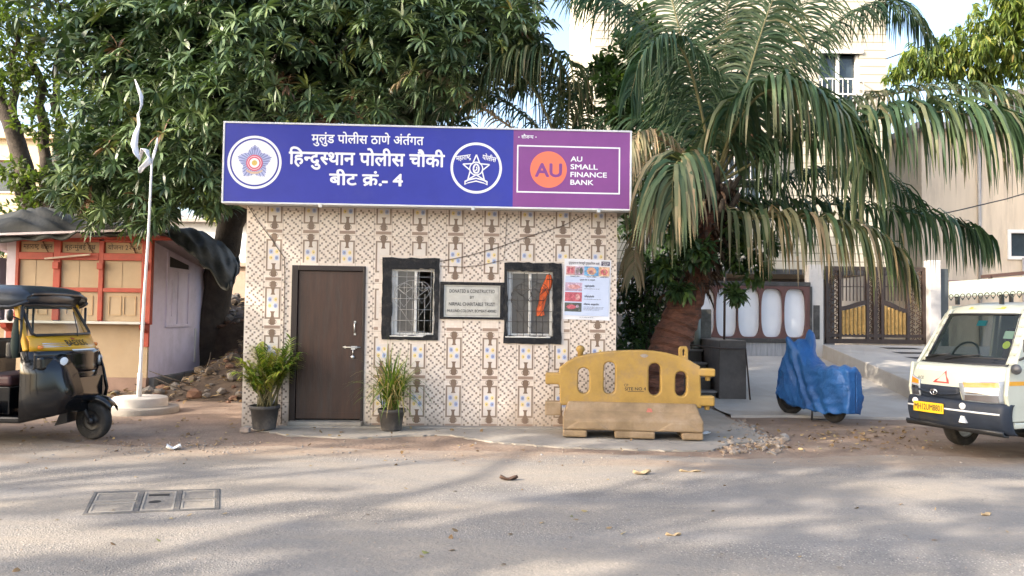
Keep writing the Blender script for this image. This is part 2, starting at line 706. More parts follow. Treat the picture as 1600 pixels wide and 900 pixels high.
# road: its far border is a ragged line of asphalt against the earth
edge_px = [(-900, 676), (-300, 676), (0, 676), (120, 694), (260, 700), (380, 698), (450, 697), (600, 704), (760, 705), (900, 708), (1060, 713), (1150, 718), (1240, 716), (1380, 712), (1500, 714), (1700, 720), (2500, 730)]
ep = [gnd(*q) for q in edge_px]
top = [(-120.0, ep[0].y)]
for a, b2 in zip(ep[:-1], ep[1:]):
    for k in range(8):
        t = k / 8
        x = a.x + (b2.x - a.x) * t
        y = a.y + (b2.y - a.y) * t + .035 * wav(x * 3, y0 if False else x, 1.3)
        top.append((x, y))
top.append((120.0, ep[-1].y))
g = MB()
vs, fs = [], []
for x, y in top:
    vs += [(x, -14.0, .004), (x, 2.0, .004), (x, y, .004)]
for i in range(len(top) - 1):
    fs += [(3 * i, 3 * i + 3, 3 * i + 4, 3 * i + 1), (3 * i + 1, 3 * i + 4, 3 * i + 5, 3 * i + 2)]
g.add(vs, fs)
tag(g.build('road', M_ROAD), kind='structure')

# concrete apron in front of the hut, broken at its right-hand end
ap_px = [(380, 668), (420, 676), (450, 682), (560, 686), (650, 682), (700, 681), (740, 688), (790, 694), (850, 699), (950, 703), (1040, 706), (1118, 705), (1140, 695), (1198, 689), (1175, 672), (1140, 655), (1112, 640)]
low = [gnd(*q) for q in ap_px]
g = MB()
pts = [(p.x, p.y) for p in low] + [(2.6, 12.8), (-3.3, 12.8)]
fine = []
for i, a in enumerate(pts):
    b2 = pts[(i + 1) % len(pts)]
    k = 6 if i < len(low) - 1 else 1
    for j in range(k):
        t = j / k
        jit = .03 if (0 < i < len(low) - 1) or j else 0
        fine.append((a[0] + (b2[0] - a[0]) * t + random.uniform(-jit, jit), a[1] + (b2[1] - a[1]) * t + random.uniform(-jit, jit)))
g.prism(fine, -.05, .017, axis='Z')
tag(g.build('pavement', M_CONC), kind='structure')

# driveway rising to the house behind, and the higher ramp up to its gate
def drive_z(y):
    return .02 + max(0.0, min(1.0, (y - 12.3) / 5.7)) * .57 + .015


g = MB()
dl = [(3.25, 11.35), (3.4, 12.4), (3.55, 13.6), (3.0, 18.6)]


def fdrive(u, v):
    y = 11.35 + v * 7.3
    xl = 3.3 + .1 * math.sin(y * 2) + (-.4 if y > 14.2 else 0)
    x = xl + u * (14.5 - xl)
    e = .05 * wav(x, 3, 1.5) if v == 0 else 0
    return (x, y + e, drive_z(y) + .006 * wav(x, y, .8))


g.sheet(fdrive, 40, 24)
g.add([fdrive(i / 40, 0) for i in range(41)] + [(fdrive(i / 40, 0)[0], fdrive(i / 40, 0)[1] - .03, -.02) for i in range(41)], [(i, i + 1, 42 + i, 41 + i) for i in range(40)])
tag(g.build('driveway', M_RAMP), kind='structure')

g = MB()
A, B_ = at(1285, 538, 17.75), at(1428, 598, 13.0)
A2, B2 = Vector((12.6, 17.75, A.z)), Vector((12.6, 13.0, B_.z))
g.hexa([(B_.x, B_.y, .1), (B2.x, B2.y, .1), (A2.x, A2.y, .3), (A.x, A.y, .3), B_, B2, A2, A])
for (qx, qy, w) in ((1372, 543, 60), (1392, 552, 60), (1412, 561, 60)):
    # dark sheets painting the shade inside open slots across the ramp
    Y = 17.75 - (qy - 538) / 60 * 4.75
    zz = A.z + (B_.z - A.z) * (17.75 - Y) / 4.75 + .004
    p = at(qx, qy, Y)
    zz2 = A.z + (B_.z - A.z) * (17.75 - Y + .25) / 4.75 + .004
    g.add([(p.x, Y, zz), (p.x + .8, Y, zz), (p.x + .9, Y - .25, zz2), (p.x + .1, Y - .25, zz2)], [(0, 1, 2, 3)], 1)
tag(g.build('ramp', [M_RAMP, M_DARK], bevel=.02), kind='structure')

# ================================================================ POLICE HUT
HANG = R_(2.4)
HO = Vector((-3.392, 9.75, 0.0))
HW, HTOP, HD = 4.75, 2.80, 3.0
hut = thing('police_hut', 'small flat-roofed hut clad in cream vase-pattern tiles under the blue signboard', 'hut', HO, HANG)


def tile_mat(name, col, rough=.28):
    m = mat(name, col, rough, .07, 14, stain=(.36, .29, .23), sscale=3.2, samt=.28)
    return m


def tile_base():
    m = bpy.data.materials.new('cream_wall_tile')
    m.use_nodes = True
    nt = m.node_tree
    b = nt.nodes['Principled BSDF']
    b.inputs['Roughness'].default_value = .3
    tc = _n(nt, 'ShaderNodeTexCoord')
    sp = _n(nt, 'ShaderNodeSeparateXYZ')
    nt.links.new(tc.outputs['Object'], sp.inputs[0])
    cb = _n(nt, 'ShaderNodeCombineXYZ')
    nt.links.new(sp.outputs[0], cb.inputs[0])
    nt.links.new(sp.outputs[2], cb.inputs[1])

    def brick(w, h, mort, c1, c2, cm):
        n = _n(nt, 'ShaderNodeTexBrick')
        n.offset = 0
        n.inputs['Scale'].default_value = 1
        n.inputs['Brick Width'].default_value = w
        n.inputs['Row Height'].default_value = h
        n.inputs['Mortar Size'].default_value = mort
        n.inputs['Mortar Smooth'].default_value = .3
        for i, c in (('Color1', c1), ('Color2', c2), ('Mortar', cm)):
            n.inputs[i].default_value = list(c) + [1]
        nt.links.new(cb.outputs[0], n.inputs['Vector'])
        return n
    b1 = brick(.0385, .0385, .0012, (.70, .61, .535), (.765, .68, .605), (.62, .54, .465))
    b2 = brick(.2309, .3055, .0028, (1, 1, 1), (.92, .91, .90), (.50, .46, .42))
    mx = _n(nt, 'ShaderNodeMix', data_type='RGBA', blend_type='MULTIPLY')
    mx.inputs[0].default_value = 1
    nt.links.new(b1.outputs[0], mx.inputs[6])
    nt.links.new(b2.outputs[0], mx.inputs[7])
    no = _n(nt, 'ShaderNodeTexNoise')
    no.inputs['Scale'].default_value = 2.4
    no.inputs['Detail'].default_value = 8
    nt.links.new(tc.outputs['Object'], no.inputs['Vector'])
    # splashed mud close to the ground
    mr = _n(nt, 'ShaderNodeMapRange')
    mr.inputs['From Min'].default_value = .0
    mr.inputs['From Max'].default_value = .5
    mr.inputs['To Min'].default_value = .42
    mr.inputs['To Max'].default_value = -.06
    nt.links.new(sp.outputs[2], mr.inputs[0])
    ad = _n(nt, 'ShaderNodeMath', operation='ADD')
    nt.links.new(no.outputs[0], ad.inputs[0])
    nt.links.new(mr.outputs[0], ad.inputs[1])
    rp = _n(nt, 'ShaderNodeValToRGB')
    rp.color_ramp.elements[0].position = .58
    rp.color_ramp.elements[1].position = .95
    rp.color_ramp.elements[1].color = (.75, .75, .75, 1)
    nt.links.new(ad.outputs[0], rp.inputs[0])
    m2 = _n(nt, 'ShaderNodeMix', data_type='RGBA')
    nt.links.new(rp.outputs[0], m2.inputs[0])
    nt.links.new(mx.outputs[2], m2.inputs[6])
    m2.inputs[7].default_value = (.33, .26, .20, 1)
    nt.links.new(m2.outputs[2], b.inputs['Base Color'])
    return m


M_TILE = tile_base()
M_TFRAME = tile_mat('tile_brown_band', (.24, .18, .135))
M_TCHK = tile_mat('tile_dark_square', (.235, .195, .17))
M_TVASE = tile_mat('tile_vase_brown', (.175, .118, .084))
M_TPANEL = tile_mat('tile_pale_panel', (.66, .60, .55))
M_TBLUE = tile_mat('tile_blue_flower', (.24, .30, .52))
M_TYEL = tile_mat('tile_yellow_flower', (.72, .56, .20))
M_TVIO = tile_mat('tile_pale_blue', (.52, .56, .66))
HOLES = [(.62, .0, 1.49, 2.02), (1.86, 1.17, 2.43, 2.03), (3.32, 1.18, 3.94, 2.04)]
BLOCK = [(.56, 0, 1.54, 2.07), (1.71, 1.08, 2.49, 2.19), (3.27, 1.07, 4.06, 2.15), (2.46, 1.37, 3.3, 1.88)]


def grid_wall(mb, W, Ht, holes, y0, y1, m=0):
    xs = sorted({0, W} | {h[0] for h in holes} | {h[2] for h in holes})
    zs = sorted({0, Ht} | {h[1] for h in holes} | {h[3] for h in holes})

    def hole(i, k):
        if i < 0 or k < 0 or i >= len(xs) - 1 or k >= len(zs) - 1:
            return True
        cx, cz = (xs[i] + xs[i + 1]) / 2, (zs[k] + zs[k + 1]) / 2
        return any(h[0] < cx < h[2] and h[1] < cz < h[3] for h in holes)
    for i in range(len(xs) - 1):
        for k in range(len(zs) - 1):
            if hole(i, k):
                continue
            a, b2, c, d = xs[i], xs[i + 1], zs[k], zs[k + 1]
            mb.add([(a, y0, c), (b2, y0, c), (b2, y0, d), (a, y0, d)], [(0, 1, 2, 3)], m)
            mb.add([(a, y1, c), (b2, y1, c), (b2, y1, d), (a, y1, d)], [(3, 2, 1, 0)], m)
            for (ii, kk, q) in ((i - 1, k, (a, a, c, d)), (i + 1, k, (b2, b2, c, d)), (i, k - 1, (a, b2, c, c)), (i, k + 1, (a, b2, d, d))):
                if hole(ii, kk):
                    x0, x1, z0, z1 = q
                    if x0 == x1:
                        mb.add([(x0, y0, z0), (x0, y1, z0), (x0, y1, z1), (x0, y0, z1)], [(0, 1, 2, 3)], m)
                    else:
                        mb.add([(x0, y0, z0), (x1, y0, z0), (x1, y1, z0), (x0, y1, z0)], [(0, 1, 2, 3)], m)


w = MB()
grid_wall(w, HW, HTOP, HOLES, 0, .14)
w.box((0, .14, 0), (.12, HD, HTOP))
w.box((HW - .12, .14, 0), (HW, HD, HTOP))
w.box((.12, HD - .12, 0), (HW - .12, HD, HTOP))
w.box((.12, .14, .02), (HW - .12, HD - .12, .07), 8)
w.box((1.56, .16, .07), (HW - .12, HD - .12, .075), 8)
CP, RP = .4617, .6115


def clear(x0, z0, x1, z1):
    return x0 >= .002 and x1 <= HW - .002 and z0 >= .005 and z1 <= HTOP - .005 and not any(x1 > b[0] and x0 < b[2] and z1 > b[1] and z0 < b[3] for b in BLOCK)


def cl(x0, z0, x1, z1, y, m):
    z1 = min(z1, HTOP - .006)
    z0 = max(z0, .006)
    if z1 - z0 > .008 and clear(x0, z0, x1, z1):
        rect(w, x0, z0, x1, z1, y, m)
    elif z1 - z0 > .008:
        # split so that a motif stops at an opening, not before it
        if x1 - x0 > z1 - z0 and x1 - x0 > .03:
            xm = (x0 + x1) / 2
            cl(x0, z0, xm, z1, y, m)
            cl(xm, z0, x1, z1, y, m)
        elif z1 - z0 > .03:
            zm = (z0 + z1) / 2
            cl(x0, z0, x1, zm, y, m)
            cl(x0, zm, x1, z1, y, m)


def vase(cx, z, up):
    """vase motif whose round foot sits at z, neck pointing up (+1) or down (-1)"""
    s = up
    if not clear(cx - .04, min(z, z + s * .13), cx + .04, max(z, z + s * .175)):
        return
    prof = [(.020, 0), (.036, .022), (.039, .055), (.027, .085), (.017, .115), (.018, .15), (.031, .175)]
    pts = [(cx + a, -.0022, z + s * b) for a, b in prof] + [(cx - a, -.0022, z + s * b) for a, b in reversed(prof)]
    w.add(pts, [tuple(range(len(pts)))], 3)
    for sg in (-1, 1):
        line2(w, [(cx + sg * .03, z + s * .012), (cx + sg * .05, z + s * .03), (cx + sg * .048, z + s * .055), (cx + sg * .02, z + s * .078)], .007, -.0018, 1)


rr = random.Random(3)
for c in range(-1, 11):
    cx = .353 + CP * c
    if 0 <= c <= 9:
        for r in range(-1, 5):
            zb = 2.482 - RP * r                       # centre of the plain bar between two frames
            cl(cx - .10, zb - .020, cx + .10, zb + .020, -.0014, 9)
            # frame hanging under this bar
            zt, z0 = zb - .103, zb - RP + .103
            t = .021
            cl(cx - .098, zt - t, cx + .098, zt, -.0014, 1)
            cl(cx - .098, z0, cx + .098, z0 + t, -.0014, 1)
            cl(cx - .098, z0 + t, cx - .098 + t, zt - t, -.0014, 1)
            cl(cx + .098 - t, z0 + t, cx + .098, zt - t, -.0014, 1)
            cl(cx - .074, z0 + t + .004, cx + .074, zt - t - .004, -.0008, 4)
            vase(cx, zb - .026, -1)
            vase(cx, zb - RP + .026, 1)
            zm = zb - RP / 2
            for (dx, dz, mm) in ((-.036, .045, 5), (.036, .045, 6), (-.036, -.035, 6), (.036, -.035, 5)):
                q = (cx + dx, zm + dz)
                if clear(q[0] - .03, q[1] - .035, q[0] + .03, q[1] + .035):
                    rect(w, q[0] - .027, q[1] - .034, q[0] + .027, q[1] + .034, -.0014, 7 if mm == 5 else 4)
                    n = 9
                    w.add([(q[0] + (.025 if j % 2 else .017) * math.cos(6.283 * j / (2 * n)), -.002, q[1] + (.031 if j % 2 else .02) * math.sin(6.283 * j / (2 * n))) for j in range(2 * n)], [tuple(range(2 * n))], mm)
                    flat_disc(w, (q[0] + .004, q[1] - .002), 0, .008, -.0026, 2, 8)
    # strip of scattered dark squares between two frame columns
    s0 = cx + .112
    for col in range(5):
        for row in range(0, 30):
            z = .03 + row * .0955 + (.0478 if col % 2 else 0)
            x = s0 + .018 + col * .0505
            fl = 1 if (row + col) % 2 else -1
            a = .0122
            for k in (-1, 1):
                qx, qz = x + k * .0125, z - k * .0130 * fl
                if clear(qx - a, qz - a, qx + a, qz + a):
                    rect(w, qx - a, qz - a, qx + a, qz + a, -.0012, 2 if rr.random() < .8 else 1)
w.build('wall', [M_TILE, M_TFRAME, M_TCHK, M_TVASE, M_TPANEL, M_TBLUE, M_TYEL, M_TVIO, M_DARKCONC, tile_mat('tile_bar', (.30, .215, .165))], hut, fix=False)
r = MB()
r.box((-.12, -.2, 2.805), (4.86, HD + .15, 2.93))
r.build('roof', mat('roof_slab', (.40, .36, .30), .9, .2, 3, .3), hut, bevel=.01)
r = MB()
r.box((.5, -.16, 0), (HW + .02, -.004, .034))
r.build('plinth', M_CONC, hut, bevel=.012)

M_DOOR = mat('dark_brown_door', (.043, .0185, .011), .42, .35, 3.0, .12, 18, stain=(.046, .034, .03), sscale=2.0, samt=.7, stretch=(6, 6, .7))
M_DFRAME = mat('brown_door_frame', (.016, .008, .007), .4, .3, 6)
d = MB()
d.box((.59, -.022, .05), (.668, .12, 2.05))
d.box((1.488, -.022, .05), (1.522, .12, 2.05))
d.box((.668, -.022, 1.985), (1.488, .12, 2.05))
d.build('door_frame', M_DFRAME, hut, bevel=.005)
d = MB()
d.box((.672, .012, .105), (1.484, .055, 1.981))
d.box((.672, .006, .105), (1.484, .0115, .19))
door = d.build('door', M_DOOR, hut, bevel=.004)
tag(door, 'dark brown timber door with a pull handle and a slide bolt')
h = MB()
h.tube([(1.395, .008, 1.33), (1.395, -.03, 1.325), (1.397, -.032, 1.2), (1.397, .008, 1.195)], .008, 8)
h.box((1.383, -.001, 1.315), (1.407, .011, 1.35))
h.box((1.385, -.001, 1.17), (1.409, .011, 1.2))
h.build('handle', M_STEEL, door)
h = MB()
h.tube([(1.25, -.008, 1.015), (1.475, -.008, 1.015)], .008, 8)
h.box((1.355, -.012, .985), (1.405, .011, 1.03))
h.box((1.41, -.012, 1.0), (1.43, .011, 1.03))
h.box((1.27, -.01, 1.0), (1.285, .011, 1.03))
h.tube([(1.38, -.014, .985), (1.378, -.016, .91)], .006, 6)
h.lathe([(.0, 0), (.022, .002), (.024, .012), (.014, .02), (0, .021)], 14, c=(1.378, -.028, .89), axis='Y')
h.build('bolt', M_STEEL, door)
st = MB()
st.box((.6, -.15, .03), (1.53, .14, .085))
st.build('door_step', M_CONC, hut, bevel=.015)

M_SURR = mat('black_painted_cement', (.008, .009, .012), .55, .5, 9, .5, 30, spec=.25, stain=(.12, .11, .10), sscale=11, samt=.35)
M_ALU = mat('white_window_frame', (.66, .66, .64), .45, .1, 15, stain=(.32, .29, .26), sscale=9, samt=.7)
M_PANE = mat('grey_window_pane', (.10, .098, .096), .22, .15, 2.5, stain=(.17, .165, .16), sscale=3, samt=.7)
M_ROD = mat('dark_iron_rod', (.045, .04, .038), .6, .3, 20)


def rough_frame(o, i, rr):
    """hand-plastered frame: outer and inner outline both wobble"""
    def ringpts(b, n, j):
        x0, z0, x1, z1 = b
        c = [(x0, z0), (x1, z0), (x1, z1), (x0, z1)]
        out = []
        for a in range(4):
            p, q = c[a], c[(a + 1) % 4]
            for k in range(n):
                t = k / n
                out.append((p[0] + (q[0] - p[0]) * t + rr.uniform(-j, j), p[1] + (q[1] - p[1]) * t + rr.uniform(-j, j)))
        return out
    n = 12
    A, B2 = ringpts(o, n, .007), ringpts(i, n, .011)
    k = 4 * n
    mb = MB()
    vs = [(x, -.024, z) for x, z in A] + [(x, -.026, z) for x, z in B2] + [(x, .0, z) for x, z in A] + [(x, .06, z) for x, z in B2]
    fs = []
    for j in range(k):
        j2 = (j + 1) % k
        fs += [(j, j2, k + j2, k + j), (2 * k + j, 2 * k + j2, j2, j), (k + j, k + j2, 3 * k + j2, 3 * k + j)]
    mb.add(vs, fs)
    return mb


def grille(x0, z0, x1, z1, y, rr):
    mb = MB()
    rd = .0036
    W, Hh = x1 - x0, z1 - z0
    for k in range(7):
        x = x0 + W * (k + .5) / 7
        mb.tube([(x, y, z0 - .01), (x, y, z0 + Hh * (.62 if k % 2 else .98))], rd, 5)
    for k in range(6):
        z = z0 + Hh * (k + .3) / 6
        a = x0 + (0 if k % 2 else W * .18)
        mb.tube([(a, y - .006, z), (x1 if k % 3 else x1 - W * .2, y - .006, z)], rd, 5)
    for cx, rad, zz in ((x0 + W * .3, W * .22, z0 + Hh * .62), (x0 + W * .72, W * .2, z0 + Hh * .66), (x0 + W * .5, W * .42, z0 + Hh * .52)):
        mb.tube([(cx + rad * math.cos(t), y - .003, zz + rad * 1.15 * math.sin(t)) for t in [math.pi * j / 12 for j in range(13)]], rd, 5)
        mb.tube([(cx - rad, y - .003, zz), (cx, y - .003, zz - rad * 1.4), (cx + rad, y - .003, zz)], rd, 5)
        for t in (.6, 1.57, 2.5):
            mb.tube([(cx, y - .003, zz), (cx + rad * math.cos(t), y - .003, zz + rad * 1.15 * math.sin(t))], rd, 5)
    mb.tube([(x0, y, z0), (x1, y, z0), (x1, y, z1), (x0, y, z1), (x0, y, z0)], rd, 5)
    return mb


for wi, (o, i, lab) in enumerate((((1.737, 1.117, 2.462, 2.166), (1.862, 1.175, 2.40, 2.03), 'window with its right half slid open and dark inside'), ((3.295, 1.088, 4.037, 2.13), (3.335, 1.182, 3.925, 2.025), 'window with both panes shut and orange cloth behind its grille'))):
    rr = random.Random(20 + wi)
    win = rough_frame(o, i, rr).build('window', M_SURR, hut)
    win['label'] = lab
    x0, z0, x1, z1 = i
    f = MB()
    t = .034
    f.box((x0 - .008, .03, z0 - .006), (x1 + .008, .075, z0 + t))
    f.box((x0 - .008, .03, z1 - t), (x1 + .008, .075, z1 + .006))
    f.box((x0 - .008, .03, z0 + t), (x0 + t, .075, z1 - t))
    f.box((x1 - t * .6, .03, z0 + t), (x1 + .008, .075, z1 - t))
    xm = x0 + (x1 - x0) * (.5 if wi else .55)
    f.box((xm - .018, .022, z0 + t), (xm + .018, .07, z1 - t))
    f.box((x0 + t, .034, z0 + t), (x0 + t + .03, .066, z1 - t))
    if wi:
        f.box((x1 - t * .6 - .022, .034, z0 + t), (x1 - t * .6, .066, z1 - t))
    f.box((x0 - .02, -.03, z0 - .018), (x0 + (x1 - x0) * (.75 if wi == 0 else .95), .03, z0 - .003))
    f.build('frame', M_ALU, win, bevel=.004)
    p = MB()
    p.box((x0 + t + .03, .045, z0 + t), (xm - .018, .055, z1 - t))
    p.build('pane', M_PANE, win)
    if wi:
        p = MB()
        p.box((xm + .018, .045, z0 + t), (x1 - t * .6 - .022, .055, z1 - t))
        p.build('pane', M_PANE, win)
    grille(x0 + .01 - (.02 if wi == 0 else 0), z0 + .01, x1 - .005, z1 - .01, -.012, rr).build('grille', M_ROD if wi else mat('pale_iron_rod', (.30, .30, .30), .5, .3, 20), win)


def hutw(x, y, z):
    c, s = math.cos(HANG), math.sin(HANG)
    return Vector((HO.x + x * c - y * s, HO.y + x * s + y * c, HO.z + z))


# orange cloth caught between the grille and the right pane
rr = random.Random(5)
cl_ = MB()
path = [(.0, .36, .028), (-.008, .29, .05), (-.03, .2, .062), (-.06, .12, .06), (-.08, .05, .045), (-.10, -.05, .04), (-.115, -.1, .05), (-.11, -.16, .052), (-.125, -.175, .04)]
vs = []
for k, (dx, dz, hw) in enumerate(path):
    for j in range(6):
        u = j / 5 * 2 - 1
        vs.append((dx + u * hw + .004 * math.sin(k * 2.1 + j), .012 * math.cos(j * 2.2 + k * .7), dz))
cl_.add(vs, [(k * 6 + j, k * 6 + j + 1, k * 6 + 7 + j, k * 6 + 6 + j) for k in range(len(path) - 1) for j in range(5)], 0, True)
oc = cl_.build('hanging_cloth', mat('orange_cloth', (.72, .13, .035), .8, .1, 8), solid=.004, fix=False)
oc.location = hutw(3.875, .018, 1.62)
oc.rotation_euler = (0, 0, HANG)
tag(oc, 'crumpled orange cloth hanging behind the bars of the right window', 'cloth')

# marble plaque between the windows
pq = thing('plaque', 'grey marble plaque in a black frame between the two windows', 'plaque', hutw(2.883, 0, 1.625), HANG)
m_ = MB()
m_.box((-.36, -.018, -.205), (.36, -.004, .205))
m_.build('slab', mat('grey_marble', (.46, .46, .43), .4, .12, 7, .1, 30, stain=(.30, .29, .26), sscale=5, samt=.6), pq)
m_ = MB()
for (a, b2) in (((-.41, -.035, .205), (.41, 0, .243)), ((-.41, -.03, -.232), (.41, 0, -.205)), ((-.41, -.033, -.205), (-.36, 0, .205)), ((.36, -.033, -.205), (.41, 0, .205))):
    m_.box(a, b2)
m_.build('frame', M_SURR, pq, bevel=.006)
m_ = MB()
I3 = Matrix.Translation((0, -.0205, 0))
for (s, z, h_, wd) in (("DONATED & CONSTRUCTED", .105, .042, .58), ("BY", .03, .036, .055), ("NIRMAL CHARITABLE TRUST", -.062, .044, .59), ("MULUND COLONY, BOMBAY-400082", -.145, .036, .63)):
    put_text(m_, s, Matrix.Translation((0, -.0205, z)), h_, wd, bold=.012)
line2(m_, [(-.335, -.185), (.335, -.185), (.335, .185), (-.335, .185)], .003, -.0202, 0, True)
m_.build('lettering', mat('faded_black_letter', (.07, .068, .066), .7, .4, 30), pq)

# public health poster on the wall
po = thing('poster', 'pale blue and white health poster with small pictures right of the window', 'poster', hutw(4.366, 0, 1.795), HANG)
po.rotation_euler = (0, R_(1.2), HANG)
P = MB()
P.sheet(lambda u, v: (-.303 + .606 * u, -.006 - .006 * math.sin(u * 5 + v * 3) ** 2 - (.012 if u > .9 and v < .1 else 0), -.392 + .784 * v), 10, 10)
P.build('sheet', mat('poster_paper', (.70, .71, .76), .45, .03, 5), po)
pic_cols = dict(pic_pink=(.50, .24, .24), pic_grey=(.22, .19, .20), pic_blue=(.10, .27, .50), pic_skin=(.55, .32, .20), pic_mauve=(.38, .28, .38), pic_red=(.42, .09, .12), pic_dark=(.07, .08, .07), pic_back=(.50, .58, .76), pic_navy=(.06, .05, .11))
PM = {k: mat(k, v, .5, .35, 22, stain=tuple(min(1, c * 2.2 + .12) for c in v), sscale=30, samt=.7) if k not in ('pic_back', 'pic_navy') else mat(k, v, .5, .05, 4) for k, v in pic_cols.items()}
keys = list(PM)


def poster_part(name, x0, z0, x1, z1, extra=None):
    mb = MB()
    rect(mb, x0, z0, x1, z1, -.0155, 0)
    mats = [PM[name]]
    if extra:
        for (k, cx, cz, rx, rz) in extra:
            mats.append(PM[k])
            n = 18
            mb.add([(cx + rx * math.cos(6.283 * j / n) * (1 + .15 * math.sin(3 * j)), -.0168, cz + rz * math.sin(6.283 * j / n)) for j in range(n)], [tuple(range(n))], len(mats) - 1)
    return mb.build('picture', mats, po, fix=False)


rect_b = MB()
rect(rect_b, -.285, -.34, .285, .165, -.0145)
rect_b.build('background_panel', PM['pic_back'], po, fix=False)
poster_part('pic_pink', -.278, .185, -.165, .295, [('pic_red', -.245, .24, .02, .04), ('pic_red', -.2, .24, .02, .04)])
poster_part('pic_mauve', -.16, .185, -.05, .295, [('pic_grey', -.13, .24, .022, .045), ('pic_dark', -.085, .24, .022, .045)])
poster_part('pic_blue', -.045, .18, .14, .298, [('pic_skin', .05, .24, .06, .05), ('pic_pink', .05, .23, .03, .03)])
poster_part('pic_skin', .15, .18, .285, .298, [('pic_red', .215, .235, .045, .04), ('pic_skin', .22, .24, .02, .03)])
poster_part('pic_mauve', -.285, -.025, -.065, .085, [('pic_pink', -.17, .03, .08, .03)])
poster_part('pic_red', -.285, -.16, -.065, -.04, [('pic_pink', -.12, -.1, .03, .04)])
poster_part('pic_dark', -.285, -.29, -.065, -.175, [('pic_red', -.2, -.23, .06, .03), ('pic_mauve', -.12, -.22, .02, .02)])
poster_part('pic_navy', .175, .315, .285, .37)
L = MB()
I_ = lambda x, z: Matrix.Translation((x, -.0168, z))
put_text(L, "धूम्रपान व तंबाखूचे दुष्परिणाम कसे", I_(-.05, .325), .028, .40, .01, 0)
put_text(L, "तंबाखू", I_(.23, .345), .014, .09, .01, 1)
put_text(L, "मुक्त", I_(.23, .322), .014, .07, .01, 1)
for s, x, z, h_, wd in (("फुफ्फुसाचे विकार", -.165, .158, .014, .12), ("तोंडाचा विकार", .05, .158, .014, .13), ("घशाचा विकार", .22, .158, .014, .11), ("मुखाचे रोग व लक्षणे", -.0, .115, .017, .2)):
    put_text(L, s, I_(x, z), h_, wd, .01, 0)
for s, x, z, h_, wd in (("ल्युकोप्लेकिया", .03, .035, .02, .13), ("एरिथ्रोप्लेकिया", .03, -.1, .02, .13), ("तोंडाचा कर्करोग", .06, -.2, .02, .2)):
    put_text(L, s, I_(x, z), h_, wd, .02, 0)
for x, z, wd in ((.06, .005, .2), (.07, -.13, .22), (.09, -.232, .26), (.085, -.25, .25), (.06, -.268, .2), (0, -.365, .18)):
    put_text(L, "तोंडात पांढरे चट्टे दिसणे व जखम भरून न येणे", I_(x, z), .009, wd, .0, 0)
L.build('lettering', [mat('poster_ink', (.07, .07, .10), .6, .1), M_PAPER], po, fix=False)

# ================================================================ SIGNBOARD
SW0, SW1, SZ0, SZ1, SY = -.198, 4.861, 2.775, 3.787, -.38
sg = thing('signboard', 'long blue and purple signboard across the front of the tiled hut', 'signboard', HO, HANG)
M_BLUE = mat('blue_vinyl', (.027, .036, .33), .34, .14, 1.1, .22, 2.2, spec=.4, stain=(.06, .065, .33), sscale=1.4, samt=.35)
M_PURP = mat('purple_vinyl', (.215, .055, .240), .34, .14, 1.1, .22, 2.2, spec=.4, stain=(.24, .08, .26), sscale=1.4, samt=.35)
M_SW = mat('sign_white', (.80, .82, .86), .45, .03, 4)
s = MB()
s.box((SW0 + .012, SY + .006, SZ0 + .012), (SW1 - .012, SY + .16, SZ1 - .012))
s.build('box', mat('sign_box_tin', (.45, .43, .40), .6, .1, 6), sg)
f = MB()
f.box((SW0, SY - .006, SZ0), (SW1, SY + .17, SZ0 + .022))
f.box((SW0, SY - .006, SZ1 - .022), (SW1, SY + .17, SZ1))
f.box((SW0, SY - .006, SZ0 + .022), (SW0 + .022, SY + .17, SZ1 - .022))
f.box((SW1 - .022, SY - .006, SZ0 + .022), (SW1, SY + .17, SZ1 - .022))
f.build('frame', mat('sign_frame_white', (.66, .68, .70), .4, .05, 8), sg, bevel=.003)
XP = 3.373                                                     # where blue meets purple


def sgx(px):                                                   # photo column -> metres along the sign
    return SW0 + (px - 348) / 639.0 * (SW1 - SW0)


def sgz(px, py):                                               # photo row -> metres, the board's edges lean a little
    t = (px - 348) / 639.0
    yt, yb = 190 + 13 * t, 317.5 + 9.5 * t
    return SZ1 + (py - yt) / (yb - yt) * (SZ0 - SZ1)


p = MB()
rect(p, SW0 + .022, SZ0 + .022, XP, SZ1 - .022, SY + .003)
p.build('panel', M_BLUE, sg, fix=False)
p = MB()
rect(p, XP, SZ0 + .022, SW1 - .022, SZ1 - .022, SY + .003)
p.build('panel', M_PURP, sg, fix=False)
E1, E2 = SY + .0015, SY + .0005
L = MB()


def sign_text(chunks, pxa, pxb, py, hpx, bold, m=0):
    xa, xb = sgx(pxa), sgx(pxb)
    z = sgz((pxa + pxb) / 2, py)
    put_text(L, chunks, Matrix.Translation(((xa + xb) / 2, E1, z)), hpx / 127.0 * 1.012, xb - xa, bold, m)


sign_text(["मुलुंड", ' ', "पोलीस", ' ', "ठाणे", ' ', "अं", "^त", "गत"], 484, 658, 224.5, 13.5, .018)
sign_text(["िह", "<न", "दु", "<स", "थान", ' ', "पोलीस", ' ', "चौकी"], 450, 691, 258, 20, .026)
sign_text(["बीट", ' ', "/कं", ".", "-", ' ', "4"], 513, 626, 289, 18, .026)
L.build('lettering', M_SW, sg, fix=False)
for q in (sgx(737), sgx(935), sgx(500)):
    c_ = MB()
    c_.box((q - .02, SY - .012, SZ0 - .03), (q + .02, SY + .03, SZ0 + .02))
    c_.build('clip', M_STEEL, sg, bevel=.003)
